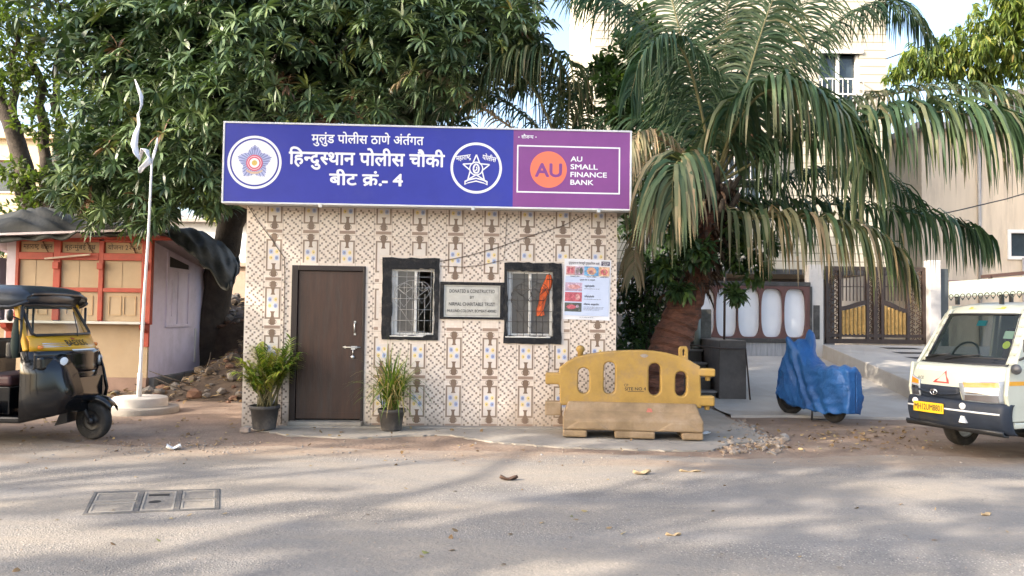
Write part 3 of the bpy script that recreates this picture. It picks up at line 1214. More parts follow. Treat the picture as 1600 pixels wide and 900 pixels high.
# round police emblem, left
cx, cz = sgx(397), sgz(397, 254)
e = MB()
U = 1.012 / 127.0                                              # metres per photo pixel on the board
flat_disc(e, (cx, cz), 37.5 * U, 41.3 * U, E1, 0, 64)
flat_disc(e, (cx, cz), 0, 35 * U, E1, 0, 64)
for k in range(5):
    e.add([(cx, E1 - .0004, cz)] + [(cx + rr_ * U * math.cos(math.pi / 2 + k * 1.2566 + da), E1 - .0004, cz + rr_ * U * math.sin(math.pi / 2 + k * 1.2566 + da)) for rr_, da in ((18, -.628), (26, 0), (18, .628))], [(0, 1, 2), (0, 2, 3)], 1)
    for j in range(-6, 7):
        # star of many fine rays
        a = math.pi / 2 + k * 2 * math.pi / 5 + j * .105
        ln = (27 - abs(j) * 1.5) * U
        x1, z1 = cx + ln * math.cos(a), cz + ln * math.sin(a)
        line2(e, [(cx + 8 * U * math.cos(a), cz + 8 * U * math.sin(a)), (x1, z1)], 1.9 * U, E1 - .0008, 1 if j % 2 else 2)
flat_disc(e, (cx, cz - 1 * U), 0, 12.6 * U, E1 - .0016, 3, 32)
flat_disc(e, (cx, cz - 1 * U), 0, 7.5 * U, E1 - .0024, 0, 32)
flat_disc(e, (cx, cz - 1 * U), 0, 4.2 * U, E1 - .0030, 4, 24)
flat_disc(e, (cx, cz - 1 * U), 9.8 * U, 10.5 * U, E1 - .0024, 0, 32)
e.add([(cx - 13 * U, E1 - .0032, cz - 11 * U), (cx - 5 * U, E1 - .0032, cz - 14.5 * U), (cx + 5 * U, E1 - .0032, cz - 14.5 * U), (cx + 13 * U, E1 - .0032, cz - 11 * U), (cx + 12 * U, E1 - .0032, cz - 14.5 * U), (cx + 5 * U, E1 - .0032, cz - 18 * U), (cx - 5 * U, E1 - .0032, cz - 18 * U), (cx - 12 * U, E1 - .0032, cz - 14.5 * U)], [(0, 1, 6, 7), (1, 2, 5, 6), (2, 3, 4, 5)], 5)
flat_disc(e, (cx, cz + 21 * U), 0, 2.6 * U, E1 - .0016, 2, 12)
e.build('emblem', [M_SW, mat('emblem_pale_blue', (.42, .47, .74), .5, .1), mat('emblem_slate', (.22, .25, .50), .5, .1), mat('emblem_pink', (.62, .10, .18), .5, .08), mat('emblem_gold', (.62, .46, .12), .5, .2, 60), mat('emblem_ribbon', (.60, .45, .34), .5, .2, 40)], sg, fix=False)
# outlined star emblem, right
cx, cz = sgx(741), sgz(741, 261.5)
e = MB()
flat_disc(e, (cx, cz), 36.2 * U, 40.2 * U, E1, 0, 64)
sx, sz = cx, cz - 1 * U
star = []
for k in range(10):
    a = math.pi / 2 + k * math.pi / 5
    rd = (22 if k % 2 == 0 else 9.6) * U
    star.append((sx + rd * math.cos(a), sz + rd * math.sin(a)))
line2(e, star, 2.0 * U, E1, 0, True)
flat_disc(e, (sx, sz), 9.2 * U, 11 * U, E1 - .0008, 0, 40)
line2(e, [(sx - 3 * U, sz - 6 * U), (sx - 4.5 * U, sz), (sx - 3 * U, sz + 5 * U), (sx, sz + 7.5 * U), (sx + 3 * U, sz + 5 * U), (sx + 4.5 * U, sz), (sx + 3 * U, sz - 6 * U), (sx, sz - 7 * U)], 2.6 * U, E1 - .0012, 0, True)
line2(e, [(sx - 1.5 * U, sz - 4 * U), (sx + 1.5 * U, sz), (sx, sz + 3 * U)], 1.6 * U, E1 - .0012, 0)
rib = [(-18, -21), (-13, -18.5), (-6, -17), (0, -15.5), (6, -17), (13, -18.5), (18, -21)]
e.add([(sx + a * U, E1 - .0016, sz + (b2 + 1.5) * U) for a, b2 in rib] + [(sx + a * U, E1 - .0016, sz + (b2 - 5) * U) for a, b2 in rib], [(j, j + 1, 8 + j, 7 + j) for j in range(6)], 0)
e.add([(sx + a * U * .9, E1 - .0024, sz + (b2 - .6) * U) for a, b2 in rib] + [(sx + a * U * .9, E1 - .0024, sz + (b2 - 3) * U) for a, b2 in rib], [(j, j + 1, 8 + j, 7 + j) for j in range(6)], 1)
put_text(e, ["महारा", "<ष", "_ट"], Matrix.Translation((cx - 19.5 * U, E1, cz + 12.5 * U)), 7.5 * U, 23 * U, .02, 0, rot=.16)
put_text(e, ["पोलीस"], Matrix.Translation((cx + 19.5 * U, E1, cz + 12.0 * U)), 7.5 * U, 22 * U, .02, 0, rot=-.2)
e.build('emblem', [M_SW, M_BLUE], sg, fix=False)
# bank advertisement
b_ = MB()
line2(b_, [(sgx(806), sgz(806, 226.5)), (sgx(967.5), sgz(967, 230)), (sgx(967.5), sgz(967, 300.5)), (sgx(806), sgz(806, 298))], 2.2 * U, E1, 0, True)
for (q, r0) in (((806, 226.5), 1.1), ((967.5, 230), 1.1), ((967.5, 300.5), 1.1), ((806, 298), 1.1)):
    rect(b_, sgx(q[0]) - r0 * U, sgz(*q) - r0 * U, sgx(q[0]) + r0 * U, sgz(*q) + r0 * U, E1 - .0003)
b_.build('border', M_SW, sg, fix=False)
b_ = MB()
cx, cz = sgx(855), sgz(855, 263.5)
flat_disc(b_, (cx, cz), 0, 28.8 * U, E1, 0, 64)
put_text(b_, "AU", Matrix.Translation((cx, E1 - .0012, cz - 11 * U)), 20 * U, 41 * U, .03, 1)
b_.build('logo', [mat('logo_orange', (.83, .19, .10), .45, .03), M_PURP], sg, fix=False)
L = MB()
for k, (t, wpx) in enumerate((("AU", 18), ("SMALL", 42.5), ("FINANCE", 57), ("BANK", 36))):
    z = sgz(910, 251 + k * 12)
    put_text(L, t, Matrix.Translation((sgx(890), E1, z)), 7.6 * U, wpx * U, .022, 0, align='L')
put_text(L, ["सौज", "<न", "य"], Matrix.Translation((sgx(821), E1, sgz(821, 215.5))), 5.5 * U, 19 * U, .02)
for q in (807.5, 834.5):
    flat_disc(L, (sgx(q), sgz(q, 213.2)), 0, 1.0 * U, E1, 0, 10)
L.build('lettering', M_SW, sg, fix=False)

# ================================================================ WIRES ON THE FACADE
def wire(pts, rad, label, m):
    mb = MB()
    mb.tube(pts, rad, 6)
    o = mb.build('cable', m)
    tag(o, label, 'cable', 'thin cables on the tiled wall')


M_WIRE = mat('old_cable', (.10, .075, .06), .7, .3, 20)
wire([hutw(x, -.012, z) for x, z in ((.02, 2.79), (.15, 2.6), (.33, 2.36), (.49, 2.14), (.5, 1.9), (.503, 1.2), (.5, .5), (.503, .05))], .005, 'thin cable slanting from the sign and dropping beside the door', M_WIRE)
wire([hutw(x, -.012, z) for x, z in ((2.47, 2.13), (2.8, 2.2), (3.2, 2.32), (3.6, 2.47), (4.05, 2.62), (4.3, 2.75))], .0045, 'upper thin cable sagging across the tiles from left window to sign', M_WIRE)
wire([hutw(x, -.012, z) for x, z in ((2.47, 2.07), (2.75, 2.06), (3.0, 2.09), (3.28, 2.16), (3.3, 2.35), (3.32, 2.77))], .004, 'lower thin cable running from left window towards the right window', M_WIRE)
wire([hutw(x, -.012, z) for x, z in ((3.88, 1.09), (3.885, .9), (3.87, .7), (3.9, .55))], .0045, 'short loose cable dangling under the right window', M_WIRE)

# ================================================================ POTTED PLANTS AND THE BRICK
def leaf_strips(name, specs, material, parent, seg=7):
    """specs: (base, dir, length, width, droop, tint) -> arching strap leaves"""
    P, Wd, T = [], [], []
    for b, d, ln, wd, dr, ti in specs:
        p = np.array(b, float)
        d = np.array(d, float)
        d /= np.linalg.norm(d)
        pl, wl = [], []
        side = np.cross(d, [0, 0, 1.0])
        if np.linalg.norm(side) < 1e-3:
            side = np.array([1.0, 0, 0])
        side /= np.linalg.norm(side)
        for k in range(seg):
            t = k / (seg - 1)
            pl.append(p.copy())
            wl.append(side * wd * (.35 + .65 * math.sin(math.pi * min(1, t * .9 + .12))) * (1 - t ** 3 * .9) * .5)
            p = p + d * ln / (seg - 1)
            d = d + np.array([0, 0, -dr / (seg - 1)])
            d /= np.linalg.norm(d)
        P.append(pl)
        Wd.append(wl)
        T.append(ti)
    V, Q, own = strips(np.array(P), np.array(Wd))
    return np_mesh(name, V, Q, material, parent, np.array(T)[own])


M_POT = mat('dark_grey_pot', (.055, .05, .047), .75, .35, 7, .3, 40, stain=(.19, .16, .13), sscale=4, samt=.6)
M_SOIL = mat('potting_soil', (.06, .042, .03), .95, .4, 30, .8, 40)
M_PALMLEAF = leafmat('areca_leaf', [(0, (.05, .10, .018)), (.45, (.13, .20, .03)), (.75, (.36, .38, .06)), (1, (.34, .27, .12))], .45, .3)
M_STEMG = mat('plant_stem', (.14, .12, .05), .7, .4, 20)


def pot(x, y, rt, rb, h, parent):
    mb = MB()
    mb.lathe([(rb, 0), (rt * .93, h - .045), (rt * 1.02, h - .042), (rt * 1.05, h), (rt * .95, h + .002), (rt * .9, h - .05)], 32)
    mb.add([(rb * math.cos(6.283 * j / 32), rb * math.sin(6.283 * j / 32), 0) for j in range(32)], [tuple(range(32))])
    mb.build('pot', M_POT, parent)
    s_ = MB()
    s_.sheet(lambda u, v: ((u - .5) * 0 + rt * .915 * v * math.cos(6.283 * u), rt * .915 * v * math.sin(6.283 * u), h - .06 + .02 * math.sin(9 * u) * (1 - v) + random.uniform(0, .006)), 24, 5)
    s_.build('soil', M_SOIL, parent, fix=False)


rr = random.Random(31)
p1 = thing('potted_plant', 'bushy yellow-green palm in a dark pot left of the brown door', 'potted plant', (-3.0, 9.43, .03), .3)
pot(0, 0, .178, .135, .28, p1)
sp, stems = [], MB()
for k in range(46):
    a = rr.uniform(0, 6.283)
    lean = rr.uniform(.03, .62)
    ln = rr.uniform(.42, .92) * (1 - .25 * lean)
    base = Vector((rr.gauss(0, .05), rr.gauss(0, .045), .26))
    d = Vector((math.cos(a) * lean, math.sin(a) * lean, 1)).normalized()
    pts = []
    p = base.copy()
    for j in range(9):
        pts.append(p.copy())
        p = p + d * ln / 8
        d = (d + Vector((0, 0, -.085 - .10 * lean)) * (j / 4)).normalized()
    stems.tube(pts, [.0075 * (1 - j / 10) + .0015 for j in range(9)], 5)
    young = rr.random() < .62
    for j in range(30):
        t = .42 + .58 * j / 29
        q = pts[min(8, int(t * 8))].lerp(pts[min(8, int(t * 8) + 1)], t * 8 - int(t * 8))
        tg = (pts[min(8, int(t * 8) + 1)] - pts[min(7, int(t * 8))]).normalized()
        sd = tg.cross(Vector((0, 0, 1))).normalized() * (1 if j % 2 else -1)
        dd = sd * .75 + tg * .75 + Vector((0, 0, .12))
        sp.append((q, dd, rr.uniform(.13, .24) * (1.15 - abs(t - .7)), .029, rr.uniform(.7, 2.0), min(1, max(0, (.72 if young else .40) + rr.gauss(0, .17) + (.35 if rr.random() < .14 else 0)))))
leaf_strips('foliage', sp, M_PALMLEAF, p1, 5)
stems.build('stem', M_STEMG, p1)

p2 = thing('potted_plant', 'thin grassy plant with dry tips in a dark pot right of the brown door', 'potted plant', (-1.46, 9.5, .03), 1.0)
pot(0, 0, .165, .125, .25, p2)
sp, stems = [], MB()
for k in range(270):
    a = rr.uniform(0, 6.283)
    lean = abs(rr.gauss(0, .62))
    dry = 1 if (rr.random() < .3) else 0
    sp.append(((rr.gauss(0, .05), rr.gauss(0, .05), .24 + rr.uniform(0, .22)), (math.cos(a) * lean, math.sin(a) * lean, 1), rr.uniform(.36, .74), .019, rr.uniform(.9, 3.4), 1 if dry else min(.7, max(0, rr.gauss(.3, .18)))))
for k in range(16):
    a = 6.283 * k / 16
    sp.append(((.15, -.05, .55), (math.cos(a) * .5, math.sin(a) * .4, .7), rr.uniform(.25, .45), .011, rr.uniform(1.5, 3), rr.uniform(.75, 1)))
leaf_strips('foliage', sp, M_PALMLEAF, p2, 8)
for k in range(9):
    a = rr.uniform(0, 6.283)
    stems.tube([(.03 * math.cos(a), .03 * math.sin(a), .2), (.06 * math.cos(a), .06 * math.sin(a), .45), (.1 * math.cos(a), .1 * math.sin(a), .68)], [.007, .006, .003], 5)
stems.build('stem', M_STEMG, p2)

q = gnd(383, 676)
mb = MB()
mb.box((-.055, -.04, 0), (.055, .04, .058))
tag(mb.build('brick', mat('chipped_brick', (.30, .24, .20), .95, .3, 14, .6, 30), bevel=.008, loc=(q.x, q.y, .004)), 'broken brick piece lying beside the left flower pot', 'brick')

# ================================================================ YELLOW ROAD BARRIER
br = thing('road_barrier', 'worn yellow plastic road barrier with four slots and a dusty grey base', 'barrier', (1.44, 9.31, .03), R_(-5))
M_YEL = mat('faded_yellow_plastic', (.315, .195, .042), .55, .22, 3.5, .12, 20, stain=(.23, .155, .075), sscale=3.2, samt=.85)
M_BASE = mat('dusty_barrier_base', (.215, .150, .085), .75, .34, 3.2, .15, 16, stain=(.31, .235, .16), sscale=2.6, samt=.75)
ol = [(-.826, .36), (-.83, .575), (-.845, .60), (-.835, .785), (-.74, .855), (-.652, .905), (-.5, .945), (-.343, .972), (-.17, .99), (.0, 1.0), (.14, 1.003), (.27, .998), (.43, .975), (.575, .94), (.70, .89), (.805, .83), (.815, .60), (.822, .36)]
v, f = holed(ol, [oval(-.557, .642, .084, .174), oval(-.248, .68, .086, .211), oval(.287, .675, .088, .211), oval(.599, .628, .084, .166)], .15, .018)
mb = MB()
mb.add(v, f)
mb.build('panel', M_YEL, br)
mb = MB()
# bottom: a ballast tank with sloped shoulders and pallet notches
prof = lambda w0, y, z: None
ys = .31
zt, zs = .385, .20
ring_bot = [(-.80, -ys), (.83, -ys), (.83, ys), (-.80, ys)]
ring_mid = [(-.80, -ys), (.83, -ys), (.83, ys), (-.80, ys)]
mb.loft([[(x, y, .085) for x, y in ((-.80, -ys), (.83, -ys), (.83, ys), (-.80, ys))],
         [(x, y, .21) for x, y in ((-.80, -ys), (.83, -ys), (.83, ys), (-.80, ys))],
         [(x, y, .30) for x, y in ((-.775, -.17), (.80, -.17), (.80, .17), (-.775, .17))],
         [(x, y, .395) for x, y in ((-.74, -.105), (.775, -.105), (.775, .105), (-.74, .105))]], 0, smooth=False)
for x0, x1 in ((-.80, -.51), (-.196, .277), (.58, .83)):
    mb.box((x0 + .002, -ys + .002, 0), (x1 - .002, ys - .002, .086))
for x0, x1 in ((-.62, -.40), (.45, .66)):
    mb.hexa([(x0 - .16, -ys - .012, .09), (x1 + .16, -ys - .012, .09), (x1 + .16, -ys + .05, .09), (x0 - .16, -ys + .05, .09), (x0, -ys - .006, .20), (x1, -ys - .006, .20), (x1, -ys + .05, .20), (x0, -ys + .05, .20)])
mb.build('base', M_BASE, br, bevel=.02)
for (x0, x1, z0, z1, m) in ((-1.02, -.825, .59, .728, M_YEL), (-1.02, -.82, .215, .385, M_BASE), (.80, 1.0, .72, .815, M_YEL), (.81, .995, .37, .49, M_YEL)):
    mb = MB()
    mb.box((x0, -.075, z0), (x1, .075, z1))
    if x0 > 0:
        mb.lathe([(.03, z0 - .05), (.035, z0)], 12, c=((x1 - .08), 0, 0))
    mb.build('connector', m, br, bevel=.018)
mb = MB()
mb.lathe([(.0, .90), (.035, .905), (.035, .98), (.05, 1.0), (.052, 1.035), (.03, 1.06), (0, 1.065)], 14, c=(-.60, 0, 0))
mb.build('filler_cap', M_YEL, br)
mb = MB()
v, f = holed([(.585, .9), (.585, 1.04), (.60, 1.065), (.66, 1.065), (.675, 1.04), (.675, .88)], [oval(.63, 1.0, .018, .045)], .1, .008)
mb.add(v, f)
mb.build('lug', M_YEL, br)
mb = MB()
MT = Matrix.Translation((0, -.0765, 0))
put_text(mb, "CP", Matrix.Translation((-.05, -.0765, .585)), .03, .05)
put_text(mb, "SITE NO 4", Matrix.Translation((.06, -.0765, .54)), .036, .25, .012, rot=.03)
line2(mb, [(-.03, .525), (.16, .53)], .006, -.0765)
mb.build('lettering', M_INK, br, fix=False)
for (x, z, w_, h_, m) in ((.16, .955, .1, .05, mat('scraped_grey', (.25, .22, .2), .8, .2, 20)), (.22, .30, .07, .11, mat('red_paint_scuff', (.42, .14, .11), .8, .3, 15))):
    mb = MB()
    n = 14
    mb.add([(x + w_ * .5 * math.cos(6.283 * j / n) * rr.uniform(.7, 1.1), -.0765 if z > .5 else -.176, z + h_ * .5 * math.sin(6.283 * j / n) * rr.uniform(.7, 1.1)) for j in range(n)], [tuple(range(n))])
    mb.build('scuff', m, br, fix=False)

# ================================================================ MANHOLE COVER IN THE ROAD
cn = [gnd(128, 806), gnd(343, 797), gnd(344, 765), gnd(147, 770)]
mc = thing('manhole_cover', 'rectangular concrete manhole cover with raised ribs set in the road', 'manhole cover', (0, 0, 0))


def mp_(u, v, z):
    a = cn[0].lerp(cn[1], u)
    b2 = cn[3].lerp(cn[2], u)
    q = a.lerp(b2, v)
    return (q.x, q.y, z)


def mrect(mb, u0, v0, u1, v1, z0, z1, m=0):
    mb.hexa([mp_(u0, v0, z0), mp_(u1, v0, z0), mp_(u1, v1, z0), mp_(u0, v1, z0), mp_(u0, v0, z1), mp_(u1, v0, z1), mp_(u1, v1, z1), mp_(u0, v1, z1)], m)


M_MH = mat('manhole_concrete', (.185, .168, .145), .9, .2, 6, .4, 40, stain=(.30, .26, .2), sscale=3)
M_MHF = mat('manhole_rim', (.085, .082, .078), .75, .3, 10, .3, 40, stain=(.22, .19, .15), sscale=6, samt=.6)
mb = MB()
for (u0, v0, u1, v1) in ((0, 0, 1, .06), (0, .94, 1, 1), (0, .06, .03, .94), (.97, .06, 1, .94), (.36, .06, .40, .94), (.66, .06, .70, .94)):
    mrect(mb, u0, v0, u1, v1, -.01, .0095)
mb.build('rim', M_MHF, mc, bevel=.004)
for (u0, v0, u1, v1) in ((.035, .07, .355, .45), (.035, .53, .355, .93), (.405, .07, .655, .93), (.705, .07, .965, .45), (.705, .53, .965, .93)):
    mb = MB()
    mrect(mb, u0, v0, u1, v1, -.01, .0052)
    t = .028
    for q in ((u0, v0, u1, v0 + t * 1.6), (u0, v1 - t * 1.6, u1, v1), (u0, v0 + t * 1.6, u0 + t * .6, v1 - t * 1.6), (u1 - t * .6, v0 + t * 1.6, u1, v1 - t * 1.6)):
        mrect(mb, q[0], q[1], q[2], q[3], .0053, .0088, 1)
    if u0 == .405:
        mrect(mb, .44, .72, .60, .80, .0053, .0098, 2)
        n = 16
        c0 = Vector(mp_(.50, .45, .006))
        mb.add([(c0.x + .045 * math.cos(6.283 * j / n), c0.y + .045 * math.sin(6.283 * j / n), .0062) for j in range(n)], [tuple(range(n))], 2)
    mb.build('slab', [M_MH, mat('manhole_rib', (.235, .215, .185), .9, .15, 8, .3, 40), M_DARK], mc, bevel=.003)

# ================================================================ FLAGPOLE
fp = thing('flagpole', 'thin white flagpole on a round two-step concrete base by the kiosk', 'flagpole', (-5.3, 11.05, 0))
mb = MB()
mb.lathe([(.52, -.02), (.52, .07), (.50, .085), (.37, .09)], 40)
mb.build('lower_step', M_CONC, fp)
mb = MB()
mb.lathe([(.37, .085), (.365, .2), (.35, .215), (0, .218)], 40)
mb.build('upper_step', mat('pale_cement', (.42, .40, .37), .9, .15, 5, .3, 30), fp)
mb = MB()
mb.tube([(-.02, 0, .2), (-.015, 0, .55), (-.012, 0, .56), (.01, 0, 1.6), (.045, 0, 2.6), (.06, 0, 3.62)], [.036, .034, .022, .021, .018, .015], 10)
mb.build('pole', mat('white_pole_paint', (.62, .63, .64), .4, .1, 10), fp)
# torn white cloth caught on the pole and in the branches above
fl = MB()


def ribbon(pts, ws, tw=0.0):
    vs = []
    for k, (p, w_) in enumerate(zip(pts, ws)):
        a = tw * k
        s_ = Vector((math.cos(a), math.sin(a), .12 * math.sin(k * 1.3)))
        for j in range(5):
            u = j / 4 * 2 - 1
            vs.append(p + s_ * u * w_ + Vector((-s_.y, s_.x, 0)) * (.35 * w_ * math.cos(u * 2.4 + k)))
    fl.add(vs, [(k * 5 + j, k * 5 + j + 1, k * 5 + 6 + j, k * 5 + 5 + j) for k in range(len(pts) - 1) for j in range(4)], 0, True)


Yf = 10.95
ribbon([at(x, y, Yf - .03 * k) for k, (x, y) in enumerate(((211, 124), (216, 138), (221, 150), (222, 163), (216, 178), (217, 195), (212, 210), (210, 226), (213, 240), (219, 252)))], [.006, .02, .03, .034, .03, .022, .036, .045, .04, .015], .55)
ribbon([at(x, y, Yf - .06) for x, y in ((218, 252), (223, 232), (229, 234), (234, 248), (236, 258), (241, 240), (245, 225), (246, 215))], [.008, .03, .045, .04, .018, .02, .014, .005], .6)
ribbon([at(x, y, Yf - .1) for x, y in ((219, 270), (222, 262), (231, 255), (233, 246))], [.02, .05, .05, .02], .4)
ff = fl.build('flag', mat('white_cloth', (.74, .75, .80), .8, .05, 10), solid=.004, fix=False)
tag(ff, 'torn white flag cloth twisted round the top of the flagpole', 'flag')

# ================================================================ MILK KIOSK
ki = thing('kiosk', 'cream and red wooden milk kiosk with a pale lavender side wall', 'kiosk', (-6.53, 13.83, 0), R_(1))
M_CREAM = mat('cream_board_paint', (.40, .30, .19), .65, .1, 2.5, stain=(.42, .29, .16), sscale=1.8, samt=.5)
M_RED = mat('red_kiosk_paint', (.36, .055, .03), .55, .22, 4, stain=(.22, .05, .03), sscale=5, samt=.5)
M_LAV = mat('lavender_wall_paint', (.72, .66, .79), .7, .1, 2.0, .12, 8, stain=(.52, .47, .56), sscale=1.6, samt=.6)
M_KPL = mat('kiosk_plinth_pink', (.27, .18, .14), .85, .15, 3)
M_KSIGN = mat('kiosk_sign_board', (.40, .27, .15), .7, .15, 3)
mb = MB()
mb.box((-3.0, 0, .25), (-.004, .05, 1.2))
mb.build('front_wall', M_CREAM, ki)
mb = MB()
mb.box((-3.0, -.03, 0), (.0, .08, .25))
mb.build('plinth', M_KPL, ki)
mb = MB()
mb.box((-.02, .082, -.05), (.10, 2.6, .24))
mb.build('side_plinth', M_DARKCONC, ki, bevel=.03)
mb = MB()
mb.hexa([(-.05, .052, .24), (0, .052, .24), (0, 2.6, .24), (-.05, 2.6, .24), (-.05, .052, 2.72), (0, .052, 2.72), (0, 2.6, 2.35), (-.05, 2.6, 2.35)])
sw = mb.build('side_wall', M_LAV, ki)
mb = MB()
mb.box((-3.0, 2.55, .24), (-.052, 2.6, 2.35))
mb.box((-3.0, .052, .24), (-2.95, 2.55, 2.4))
mb.build('back_wall', M_LAV, ki)
# side hatch with mesh vent
hx = .004


def sbar(mb, y0, z0, y1, z1, t=.02, m=0):
    mb.box((0, y0, z0), (t, y1, z1), m)


mb = MB()
for q in ((.68, 1.14, .76, 2.6), (1.70, 1.14, 1.78, 2.44), (.76, 2.22, 1.70, 2.29), (.76, 1.14, 1.70, 1.2)):
    sbar(mb, *q, .03)
mb.hexa([(0, .76, 2.5), (.03, .76, 2.5), (.03, 1.7, 2.38), (0, 1.7, 2.38), (0, .76, 2.58), (.03, .76, 2.58), (.03, 1.7, 2.46), (0, 1.7, 2.46)])
sbar(mb, 1.2, 1.2, 1.23, 2.22, .022)
sbar(mb, .95, 1.35, .97, 2.05, .016)
mb.build('hatch', M_LAV, ki, bevel=.004)
mb = MB()
mb.hexa([(.002, .76, 2.29), (.008, .76, 2.29), (.008, 1.7, 2.29), (.002, 1.7, 2.29), (.002, .76, 2.5), (.008, .76, 2.5), (.008, 1.7, 2.38), (.002, 1.7, 2.38)])
mb.build('vent', mat('black_vent_mesh', (.03, .03, .032), .7, .6, 60), ki)
mb = MB()
sbar(mb, 2.1, .4, 2.16, 1.1, .02)
mb.build('pipe', M_WHITE, ki)
# front: posts, beams, shutters
mb = MB()
mb.box((-2.55, -.02, 0), (-2.38, .1, 2.7))
mb.build('corner_post', mat('pale_lavender_post', (.52, .47, .52), .6, .1, 4), ki, bevel=.008)
mb = MB()
mb.box((-.13, -.06, 1.2), (.05, .05, 2.72))
mb.box((-1.707, -.045, 1.26), (-1.582, .05, 2.70))
mb.box((-.90, -.045, 1.26), (-.815, .05, 2.70))
mb.box((-2.38, -.045, 1.26), (-2.32, .05, 2.70))
for a, b2 in ((-2.32, -1.707), (-1.582, -.9), (-.815, -.13)):
    mb.box((a, -.05, 2.345), (b2, .04, 2.475))
    mb.box((a, -.04, 2.672), (b2, .04, 2.72))
    mb.box((a, -.04, 1.775), (b2, .04, 1.85))
mb.box((-.13, -.07, 2.722), (.42, .05, 2.86))
mb.box((-2.4, -.05, 2.722), (-.13, .05, 2.80))
mb.build('frame', M_RED, ki, bevel=.008)
mb = MB()
for x in (-2.45, -.02):
    mb = MB()
    mb.prism([(-.0, .80), (-.0, 1.2), (-.22, 1.2), (-.20, 1.12), (-.05, 1.05), (-.05, .8)], x - .05, x + .05, axis='X')
    mb.build('bracket', M_RED, ki, bevel=.006)
for x in (-1.645, -.857, -.06):
    mb = MB()
    mb.box((x - .055, -.09, 2.18), (x + .055, -.046, 2.30))
    mb.build('bracket', M_RED, ki, bevel=.006)
mb = MB()
mb.box((-2.75, -.24, 1.205), (-.03, .0, 1.25))
mb.build('counter', mat('counter_sheet', (.50, .50, .48), .35, .1, 4, metal=.3), ki, bevel=.006)
for k, (a, b2) in enumerate(((-2.32, -1.707), (-1.582, -.9), (-.815, -.13))):
    s1 = MB()
    s1.box((a, .0, 1.85), (b2, .03, 2.345))
    s1.box((a + (b2 - a) * .45, -.006, 1.86), (a + (b2 - a) * .47, .0, 2.34))
    s1.build('shutter', M_CREAM, ki, bevel=.004)
    s2 = MB()
    s2.box((a, .0, 1.25), (b2, .03, 1.775))
    cx = (a + b2) / 2
    for (x0, x1) in ((a + .1, cx - .02), (cx + .02, b2 - .1)):
        for q in ((x0, 1.36, x1, 1.375), (x0, 1.69, x1, 1.705), (x0, 1.375, x0 + .015, 1.69), (x1 - .015, 1.375, x1, 1.69)):
            s2.box((q[0], -.012, q[1]), (q[2], .0, q[3]), 1)
    s2.build('shutter', [M_CREAM, mat('cream_trim', (.46, .32, .18), .7, .1, 4)], ki)  # raised panel lines in a warmer cream
    s3 = MB()
    s3.box((a + .01, .0, 2.477), (b2 - .01, .025, 2.67))
    s3.build('sign_panel', M_KSIGN, ki)
    s4 = MB()
    if k == 0:
        put_text(s4, ["महारा", "<ष", "_ट", ' ', "शासन"], Matrix.Translation((cx, -.0015, 2.54)), .085, .52, .006)
    elif k == 1:
        put_text(s4, ["बृह", "<न", "मुंबई", ' ', "दूध"], Matrix.Translation((cx - .02, -.0015, 2.54)), .085, .55, .006)
    else:
        put_text(s4, ["योजना", ' ', "2२५", "-", "७"], Matrix.Translation((cx, -.0015, 2.54)), .085, .58, .006)
    s4.build('lettering', M_INK, ki, fix=False)
    s4 = MB()
    s4.bar((a + (b2 - a) * .62, -.012, 2.70), (a + (b2 - a) * .86, -.03, 2.44), .014, .014)
    s4.build('strut', mat('rusty_wire', (.12, .06, .04), .8, .3, 20), ki)
mb = MB()
mb.hexa([(-3.2, -.38, 2.70), (.40, -.42, 2.865), (.12, 2.75, 2.38), (-3.2, 2.75, 2.3), (-3.2, -.38, 2.74), (.40, -.42, 2.905), (.12, 2.75, 2.42), (-3.2, 2.75, 2.34)])
mb.build('roof', mat('roof_sheet_edge', (.47, .42, .45), .5, .15, 5, metal=.2), ki)
mb = MB()
mb.bar((-1.83, -.1, 2.355), (-1.02, -.12, 2.44), .03, .03)
mb2 = mb.build('stick', mat('peeled_stick', (.52, .42, .33), .7, .15, 9), bevel=.004)
mb2.location = ki.location
mb2.rotation_euler = ki.rotation_euler
tag(mb2, 'pale wooden stick resting across the red beam of the kiosk', 'stick')
# tarpaulin over the roof, spilling over the right end
rows = [(13.38, [(-60, 384), (30, 376), (80, 372), (130, 369), (180, 366), (235, 364), (275, 376), (300, 398), (326, 424), (352, 452), (358, 455)]),
        (13.75, [(-60, 366), (30, 350), (80, 352), (130, 360), (180, 360), (235, 357), (280, 364), (312, 382), (340, 408), (362, 438), (366, 442)]),
        (14.6, [(-60, 352), (30, 336), (62, 327), (110, 342), (165, 352), (235, 350), (290, 358), (325, 373), (352, 396), (370, 420), (374, 424)]),
        (15.6, [(-60, 350), (36, 330), (64, 324), (110, 338), (165, 349), (235, 350), (290, 358), (330, 370), (356, 388), (372, 405), (375, 408)]),
        (16.6, [(-60, 356), (36, 340), (64, 336), (110, 346), (165, 354), (235, 356), (290, 364), (330, 376), (356, 392), (370, 410), (372, 412)])]
G = [[at(x, y, Y) for x, y in r_] for Y, r_ in rows]


def tarp(u, v):
    a, b2 = u * 10, v * 4
    i, j = min(9, int(a)), min(3, int(b2))
    p = G[j][i].lerp(G[j][i + 1], a - i).lerp(G[j + 1][i].lerp(G[j + 1][i + 1], a - i), b2 - j)
    k = .05 * math.sin(u * 37 + v * 6) * math.cos(u * 11 - v * 13) + .03 * math.sin(u * 71 + v * 23)
    return p + Vector((0, -.4 * k, k))


mb = MB()
mb.sheet(tarp, 60, 24)
tp = mb.build('tarpaulin', mat('dark_tarpaulin', (.026, .027, .023), .7, .35, 3, .3, 14, spec=.2, stain=(.060, .058, .05), sscale=2.0, samt=.6), solid=.02, fix=False)
tag(tp, 'dark weathered tarpaulin thrown over the kiosk roof and sagging off its right end', 'tarpaulin')

